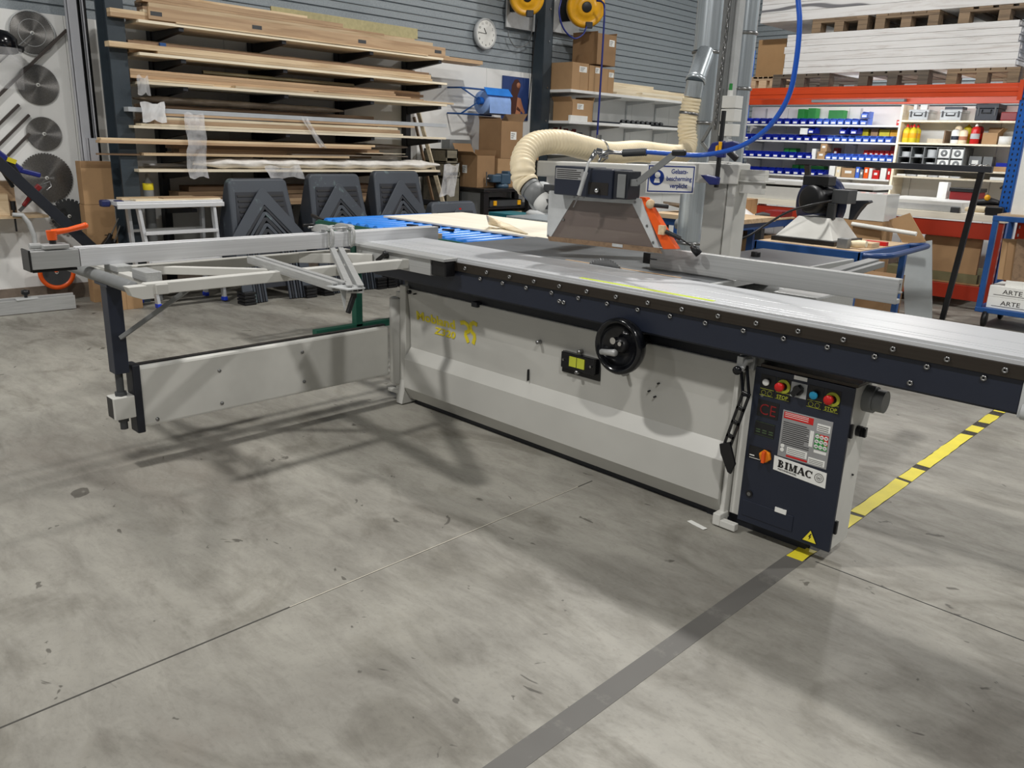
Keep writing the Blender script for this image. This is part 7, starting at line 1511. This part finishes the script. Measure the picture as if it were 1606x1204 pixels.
# ------------------------------------------------------------------ bench under the rack
wb_ = thing('orange_workbench', (-3.6, 9.5, 0.0), 'heavy workbench with thick pale top on an orange steel frame under the pallet rack', 'workbench')
m_ = MB(); m_.prism([(-5.2, 8.98), (-2.13, 8.98), (-2.13, 9.09), (-2.26, 9.09), (-2.26, 9.20), (-2.13, 9.20), (-2.13, 10.03), (-5.2, 10.03)], 'z', 0.872, 0.935); m_.build('bench_top', M['ply_x'], wb_, 0.003)
m_ = MB(); m_.box((-5.2, 9.0, 0.70), (-2.22, 9.05, 0.855)); m_.build('frame_beam', M['shaded_bench_orange'], wb_, 0.003)
m_ = MB(); m_.box((-5.2, 9.0, 0.09), (-2.22, 9.05, 0.235)); m_.build('frame_beam', M['shaded_bench_orange'], wb_, 0.003)
m_ = MB(); m_.box((-5.2, 9.9, 0.09), (-2.22, 9.95, 0.235)); m_.build('frame_beam', M['shaded_bench_orange'], wb_, 0.003)
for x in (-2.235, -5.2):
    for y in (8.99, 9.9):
        m_ = MB(); m_.box((x, y, 0), (x+0.09, y+0.06, 0.871)); u_ = m_.build('frame_upright', M['shaded_bench_orange'], wb_, 0.002)
        m_ = MB()
        for k in range(8): m_.box((x+0.0895, y+0.02, 0.18+k*0.085), (x+0.0915, y+0.034, 0.21+k*0.085)); m_.box((x+0.02, y-0.001, 0.18+k*0.085), (x+0.034, y, 0.21+k*0.085))
        o = m_.build('upright_slot', M['light_grey'], u_); o['kind'] = 'stuff'
m_ = MB(); m_.box((-5.1, 9.06, 0.236), (-2.27, 9.89, 0.25)); m_.build('bottom_shelf', M['mdf'], wb_)
o = B('mdf_panel', M['card'], None, ((-2.86, 9.075, 0.33), (-2.32, 9.12, 0.68)), bevel=0.002); tag(o, 'brown panel standing on the bottom shelf of the orange workbench', 'panel'); o.location.z = 0.3405
o = B('board_stack', plain('olive_fibreboard', (120, 116, 84), 0.85), None, ((-3.2, 9.07, 0.2505), (-2.30, 9.75, 0.34)), bevel=0.002); tag(o, 'olive green board pack on the bottom shelf of the orange workbench', 'board pack')
m_ = MB(); m_.plate([(-3.12, 9.2, 0.3405), (-2.92, 9.15, 0.3405), (-2.90, 9.2, 0.62), (-3.08, 9.25, 0.60)], (0, 0.02, 0)); tag(m_.build('wood_offcut', M['card_dark']), 'brown offcut leaning left of the panel on the workbench shelf', 'offcut')
# things on the bench top
lb_ = thing('long_white_case', (-4.2, 9.15, 0.936), 'long white box with a pale lid lying on the left of the orange workbench', 'box')
m_ = MB(); m_.box((-5.0, 9.02, 0.936), (-3.45, 9.5, 1.075)); m_.build('box_body', M['machine_white'], lb_, 0.003)
m_ = MB(); m_.box((-4.95, 9.05, 1.076), (-3.45, 9.5, 1.10)); m_.build('gap', M['black'], lb_)
m_ = MB(); m_.box((-5.02, 9.0, 1.10), (-3.42, 9.52, 1.15)); m_.build('box_lid', M['white_paint'], lb_, 0.008)
lw = B('white_slab', M['white_paint'], None, ((-3.40, 9.03, 0.9355), (-2.55, 9.9, 1.035)), bevel=0.003); tag(lw, 'thick white slab lying on the right of the orange workbench', 'slab')
B('slab_edge', M['light_grey'], lw, ((-3.39, 9.026, 0.94), (-2.56, 9.029, 1.0)))
carton('cardboard_box', (-3.48, 9.55, 0.936), (-3.3, 9.8, 0.95), 'thin brown card lying behind the white slab', 'card', False)
sb(-3.008, -2.917, 1.0356, 0.17, 'paper', 'upright white paper bag on the white slab', 9.7, 0.1, 'paper_bag', lab=False)
rt = thing('red_tool_box', (-2.75, 9.7, 1.036), 'dark red tool box with black lid on the white slab', 'tool box')
m_ = MB(); m_.box((-2.86, 9.62, 1.036), (-2.58, 9.86, 1.12)); m_.build('box_body', M['red_dark'], rt, 0.006)
m_ = MB(); m_.box((-2.87, 9.61, 1.1205), (-2.57, 9.87, 1.16)); m_.build('box_lid', M['black'], rt, 0.006)
dr = thing('cordless_tool', (-2.45, 9.45, 0.936), 'black cordless tool with a yellow part lying on the orange workbench', 'power tool')
m_ = MB(); m_.box((-2.54, 9.35, 0.936), (-2.30, 9.6, 1.0)); m_.tube([(-2.54, 9.45, 1.03), (-2.42, 9.45, 1.05), (-2.31, 9.5, 1.03)], [0.03, 0.04, 0.02], 10); m_.build('tool_body', M['black'], dr, 0.01)
m_ = MB(); m_.sphere((-2.44, 9.42, 1.085), 0.03); m_.build('tool_button', M['reel_yellow'], dr)
gl = thing('glue_gun', (-2.4, 9.1, 0.936), 'pale tool with a black box and cable at the right end of the orange workbench', 'tool')
m_ = MB(); m_.tube([(-2.52, 9.05, 0.975), (-2.44, 9.05, 0.985), (-2.335, 9.04, 0.985)], [0.02, 0.035, 0.03], 10); m_.build('tool_body', M['cream'], gl)
m_ = MB(); m_.box((-2.33, 9.0, 0.9365), (-2.18, 9.08, 1.02)); m_.build('charger', M['black'], gl, 0.008)
m_ = MB(); m_.box((-2.64, 8.99, 0.9365), (-2.56, 9.025, 0.99)); tag(m_.build('small_case', M['dark_grey'], None, 0.004), 'small dark case left of the pale tool on the orange workbench', 'case')
m_ = MB(); m_.tube([(-2.26, 9.4, 0.94), (-2.30, 9.42, 1.12), (-2.22, 9.45, 1.22), (-2.24, 9.5, 1.32)], 0.006, 6); m_.tube([(-2.36, 9.5, 1.18), (-2.28, 9.48, 1.26), (-2.22, 9.5, 1.3)], 0.012, 6); tag(m_.build('cable_tangle', M['black']), 'tangle of black cables beside the blue upright above the bench', 'cable')
# ------------------------------------------------------------------ black steel stand
st = thing('steel_stand', (-2.8, 7.9, 0.0), 'black square tube stand with a long top bar in front of the shelves', 'stand')
m_ = MB(); m_.beam((-3.60, 7.5, 1.377), (-1.945, 7.5, 1.377), 0.05, 0.05); m_.build('top_bar', M['black_paint'], st, 0.003)
for x, x2 in ((-3.49, -3.62), (-2.02, -2.315)):
    m_ = MB(); m_.beam((x, 7.5, 1.36), (x2, 8.24, 0.0), 0.045, 0.045, (1, 0, 0)); m_.build('leg', M['black_paint'], st, 0.003)
# ------------------------------------------------------------------ blue trolley with sander
M['blue_dark'] = plain('dark_blue_enamel', (26, 60, 112), 0.35)
tr = thing('blue_trolley', (-2.65, 6.36, 0.0), 'blue trolley with wooden deck carrying a sanding machine', 'trolley')
m_ = MB(); m_.box((-3.05, 5.88, 0.785), (-2.27, 6.84, 0.800)); m_.build('deck', M['pine_x'], tr, 0.002)
m_ = MB(); m_.box((-3.07, 5.86, 0.735), (-2.25, 5.885, 0.795)); m_.box((-3.07, 6.835, 0.735), (-2.25, 6.86, 0.795)); m_.box((-3.075, 5.86, 0.735), (-3.05, 6.86, 0.795)); m_.box((-2.27, 5.86, 0.735), (-2.245, 6.86, 0.795)); m_.build('deck_frame', M['blue'], tr, 0.003)
for x, y in ((-3.04, 5.89), (-2.28, 5.89), (-3.04, 6.81), (-2.28, 6.81)):
    m_ = MB(); m_.box((x-0.022, y-0.022, 0.12), (x+0.022, y+0.022, 0.735)); m_.build('leg', M['blue'], tr, 0.002)
    m_ = MB(); m_.lathe((x-0.015, y, 0.06), (1, 0, 0), [(0.0005, 0), (0.05, 0), (0.06, 0.006), (0.06, 0.024), (0.05, 0.03), (0.0005, 0.03)], 18); m_.build('wheel', M['black'], tr)
m_ = MB(); m_.box((-3.06, 5.87, 0.15), (-2.26, 6.85, 0.18)); m_.build('lower_deck', M['pine_x'], tr)
m_ = MB(); m_.tube(smooth([(-2.25, 5.90, 0.77), (-2.16, 5.91, 0.775), (-2.10, 5.97, 0.78), (-2.08, 6.10, 0.785), (-2.08, 6.60, 0.80), (-2.10, 6.76, 0.80), (-2.16, 6.82, 0.795), (-2.25, 6.83, 0.785)], 6), 0.020, 12); m_.build('handle', M['blue_dark'], tr)
sd_ = thing('disc_sander', (-2.75, 6.2, 0.801), 'bench sander with black motor and dark blue disc guard on the blue trolley', 'sander')
m_ = MB(); m_.box((-3.00, 5.98, 0.801), (-2.50, 6.50, 0.835)); m_.build('base_plate', M['black'], sd_, 0.003)
m_ = MB(); b_ = [(-2.98, 6.0), (-2.52, 6.0), (-2.52, 6.46), (-2.98, 6.46)]; t_ = [(-2.86, 6.1), (-2.62, 6.1), (-2.62, 6.36), (-2.86, 6.36)]
m_.add([(x, y, 0.835) for x, y in b_]+[(x, y, 0.99) for x, y in t_], [(0, 3, 2, 1), (4, 5, 6, 7), (0, 1, 5, 4), (1, 2, 6, 5), (2, 3, 7, 6), (3, 0, 4, 7)]); m_.build('pedestal', M['machine_white'], sd_, 0.006)
m_ = MB(); m_.lathe((-2.787, 6.08, 1.120), (0.3, 0.95, 0), [(0.0005, 0.0), (0.085, 0.0), (0.105, 0.012), (0.108, 0.05), (0.108, 0.085), (0.098, 0.09), (0.098, 0.22), (0.0005, 0.22)], 32); mo = m_.build('motor', M['black'], sd_)
m_ = MB()
for i in range(14): 
    a = math.pi*i/13-0.3; c = Vector((-2.745, 6.21, 1.120)); ax = Vector((0.3, 0.95, 0)).normalized(); e1_ = ax.orthogonal().normalized(); e2_ = ax.cross(e1_); o_ = (e1_*math.cos(2*a)+e2_*math.sin(2*a))*0.099; m_.beam(c+o_-ax*0.05, c+o_+ax*0.08, 0.004, 0.012, tuple(o_))
m_.build('cooling_fin', M['steel'], mo)
m_ = MB(); m_.box((-2.86, 6.10, 1.222), (-2.66, 6.24, 1.292)); m_.build('switch_box', M['black'], sd_, 0.006)
m_ = MB(); m_.lathe((-2.83, 6.34, 1.075), (0.3, 0.95, 0), [(0.0005, 0), (0.21, 0.0), (0.225, 0.01), (0.225, 0.07), (0.215, 0.08), (0.0005, 0.08)], 40); m_.build('disc_guard', plain('deep_blue_guard', (17, 30, 66), 0.35), sd_)
m_ = MB(); m_.box((-2.64, 6.15, 1.10), (-2.52, 6.32, 1.20)); m_.box((-2.66, 6.14, 0.98), (-2.60, 6.18, 1.10)); m_.build('guard_bracket', M['dark_grey'], sd_, 0.004)
m_ = MB(); m_.prism([(-2.60, 1.115), (-2.47, 1.125), (-2.46, 1.11), (-2.50, 1.09), (-2.54, 1.03), (-2.57, 0.97), (-2.60, 0.97)], 'y', 6.42, 6.50); m_.build('work_table', M['black_paint'], sd_, 0.003)
cable([(-2.62, 6.11, 1.12), (-2.70, 5.98, 1.09), (-2.85, 5.92, 1.03), (-2.98, 5.86, 0.93), (-3.08, 5.75, 0.83), (-3.25, 5.70, 0.765), (-3.42, 5.70, 0.77), (-3.50, 5.72, 0.80)], 0.009, 'black', 'black power cable running from the sander motor to the right pipe')
m_ = MB(); m_.box((-2.46, 5.93, 0.801), (-2.385, 6.0, 0.87)); tag(m_.build('metal_block', M['mid_grey'], None, 0.003), 'small grey metal block at the front corner of the trolley deck', 'block')
m_ = MB(); m_.tube([(-2.40, 6.02, 0.83), (-2.34, 6.02, 0.835), (-2.28, 6.02, 0.84)], [0.022, 0.03, 0.024], 12); tag(m_.build('hose_piece', M['cream']), 'short cream hose piece lying on the trolley deck', 'hose piece')
o = B('wood_offcut', M['pine'], None, ((-2.46, 6.15, 0.8005), (-2.29, 6.3, 0.835)), bevel=0.002); tag(o, 'small pine offcut behind the hose piece on the trolley', 'offcut')
m_ = MB(); m_.box((-2.44, 6.4, 0.8006), (-2.28, 6.45, 0.83)); tag(m_.build('red_tool', M['red'], None, 0.003), 'small red tool lying at the back of the trolley deck', 'tool')
# cartons and bucket under the extension table side
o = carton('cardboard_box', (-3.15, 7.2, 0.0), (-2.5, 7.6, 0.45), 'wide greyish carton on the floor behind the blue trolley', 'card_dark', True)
m_ = MB(); m_.lathe((-2.62, 5.55, 0.0), (0, 0, 1), [(0.0005, 0), (0.13, 0), (0.15, 0.26), (0.16, 0.27), (0.16, 0.31), (0.15, 0.32), (0.0005, 0.32)], 28); tag(m_.build('bucket', M['paper']), 'white lidded bucket on the floor behind the rip fence', 'bucket')
o = B('foam_block', M['light_grey'], None, ((-2.42, 5.5, 0.0), (-2.0, 5.75, 0.30)), bevel=0.01); tag(o, 'pale grey block on the floor right of the white bucket', 'block')
# glossy carton pack, leaning sheets, tube
gb_ = thing('panel_pack', (-3.1, 8.15, 0.0), 'tall glossy white panel pack standing behind the blue trolley', 'panel pack')
m_ = MB(); m_.box((-3.44, 8.0, 0.86), (-2.91, 8.32, 1.11)); m_.build('white_top', M['gloss_white'], gb_, 0.004)
m_ = MB(); m_.box((-3.43, 8.005, 0.0), (-2.915, 8.315, 0.86)); m_.build('carton_base', M['card'], gb_, 0.002)
m_ = MB(); m_.plate([(-2.90, 8.11, 0.874), (-2.724, 8.11, 0.954), (-2.537, 8.10, 0.71), (-2.72, 8.10, 0.655)], (0.0, 0.012, 0.0)); o = m_.build('cardboard_sheet', M['card']); tag(o, 'bent cardboard sheet leaning over the grey glossy panel', 'cardboard')
m_ = MB(); m_.plate([(-2.60, 8.08, 0.0), (-2.355, 8.08, 0.0), (-2.495, 8.13, 0.725), (-2.75, 8.13, 0.657)], (0.0, 0.012, 0)); o = m_.build('gloss_panel', M['gloss_grey'], None, 0.002); tag(o, 'grey glossy panel leaning on edge right of the trolley', 'panel')
m_ = MB(); m_.cyl((-3.19, 7.978, 0.818), (-2.59, 7.978, 0.780), 0.020, n=16); o = m_.build('cardboard_tube', M['paper']); tag(o, 'thin white tube lying across behind the trolley handle', 'tube')
# ------------------------------------------------------------------ right hand blue cart
rt2 = thing('shelf_trolley', (-1.7, 8.3, 0.0), 'tall blue trolley with two decks at the right picture edge', 'trolley')
for x, y in ((-2.02, 8.2), (-1.1, 8.2), (-2.02, 8.75), (-1.1, 8.75)):
    m_ = MB(); m_.box((x-0.022, y-0.022, 0.13), (x+0.022, y+0.022, 0.98)); m_.build('post', M['blue'], rt2, 0.003)
    m_ = MB(); m_.lathe((x-0.02+0.06, y, 0.075), (1, 0.1, 0), [(0.0005, 0), (0.06, 0), (0.075, 0.008), (0.075, 0.035), (0.06, 0.043), (0.0005, 0.043)], 20); m_.build('wheel', M['black'], rt2)
for z in (0.13, 0.94):
    m_ = MB(); m_.box((-2.045, 8.175, z), (-1.075, 8.775, z+0.045)); m_.build('deck', M['blue'], rt2, 0.004)
m_ = MB(); m_.box((-2.02, 8.2, 0.9855), (-1.1, 8.75, 1.0)); m_.build('deck_board', M['pine_x'], rt2)
for i, z in enumerate((0.1755, 0.2765)):
    o = B('carton', M['paper'], None, ((-1.97, 8.22, z), (-1.50, 8.6, z+0.10)), bevel=0.003); tag(o, ('lower', 'upper')[i]+' of two printed white cartons on the bottom deck of the right trolley', 'box')
    m_ = MB(); m_.text('ARTE', (-1.86, 8.2192, z+0.035), (1, 0, 0), (0, 0, 1), 0.055, 0.0005, sx=1.2); m_.box((-1.93, 8.219, z+0.02), (-1.6, 8.22, z+0.024)); m_.build('carton_print', M['card_black'], o)
o = B('carton', M['paper'], None, ((-1.86, 8.25, 0.377), (-1.50, 8.6, 0.43)), bevel=0.003); tag(o, 'plain white carton on top of the printed ones on the right trolley', 'box')
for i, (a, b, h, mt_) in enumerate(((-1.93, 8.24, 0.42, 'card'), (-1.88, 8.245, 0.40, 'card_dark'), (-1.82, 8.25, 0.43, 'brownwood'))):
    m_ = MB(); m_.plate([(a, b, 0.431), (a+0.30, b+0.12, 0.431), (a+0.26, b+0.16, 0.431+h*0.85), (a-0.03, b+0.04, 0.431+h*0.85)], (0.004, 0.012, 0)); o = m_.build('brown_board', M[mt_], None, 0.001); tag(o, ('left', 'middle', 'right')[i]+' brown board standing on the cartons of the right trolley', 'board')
o = B('white_sheet', M['white_paint'], None, ((-1.945, 8.3, 1.0005), (-1.10, 8.33, 1.96)), bevel=0.002); tag(o, 'large white panel standing on the right trolley at the picture edge', 'panel')
# ------------------------------------------------------------------ blue topped table with bag behind the pipes
bt = thing('packing_table', (-3.95, 7.3, 0.0), 'blue framed table with a wooden top behind the right pipe', 'table')
m_ = MB(); m_.box((-4.55, 6.95, 0.835), (-3.66, 7.75, 0.852)); m_.build('table_top', M['pine_x'], bt, 0.002)
m_ = MB(); m_.box((-4.54, 6.96, 0.77), (-3.67, 7.74, 0.834)); m_.build('apron', M['blue'], bt, 0.003)
for x, y in ((-3.70, 6.99), (-3.70, 7.70), (-4.50, 6.99), (-4.50, 7.70)):
    m_ = MB(); m_.box((x-0.03, y-0.03, 0), (x+0.03, y+0.03, 0.77)); m_.build('leg', M['blue'], bt)
m_ = MB(); rn = random.Random(9); g = []
for i in range(11):
    row_ = []
    for j in range(11):
        u, v = i/10-0.5, j/10-0.5; q = max(0, 1-(2*u)**2)*max(0, 1-(2*v)**2); row_.append((-4.0+0.42*u, 7.15+0.3*v, 0.854+0.10*q+rn.uniform(0, 0.018)*q))
    g.append(row_)
m_.sheet(g); tag(m_.build('plastic_bag', M['film_white']), 'crumpled clear plastic bag on the blue framed table', 'bag')
o = B('red_case', M['red_dark'], None, ((-3.86, 7.50, 0.8525), (-3.68, 7.72, 0.91)), bevel=0.004); tag(o, 'long dark red case on the blue framed table', 'case')
carton('cardboard_box', (-4.4, 7.45, 0.8525), (-4.05, 7.7, 1.0), 'brown carton at the back of the blue framed table', 'card', tags=(('-y', 0.05, 0.03, 0.18, 0.05),))
m_ = MB(); m_.tube([(-3.85, 7.3, 0.87), (-3.80, 7.35, 0.88), (-3.74, 7.38, 0.875)], [0.015, 0.025, 0.015], 8); tag(m_.build('hand_tool', M['dark_grey']), 'small dark tool beside the plastic bag on the blue framed table', 'tool')
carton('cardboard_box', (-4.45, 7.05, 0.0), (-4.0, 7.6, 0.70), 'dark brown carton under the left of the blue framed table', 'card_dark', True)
carton('cardboard_box', (-3.97, 7.08, 0.0), (-3.75, 7.6, 0.68), 'upright carton under the right of the blue framed table', 'card', True, (('-y', 0.02, 0.45, 0.08, 0.10),))

for o in bpy.data.objects:
    if '_base' in o: del o['_base']
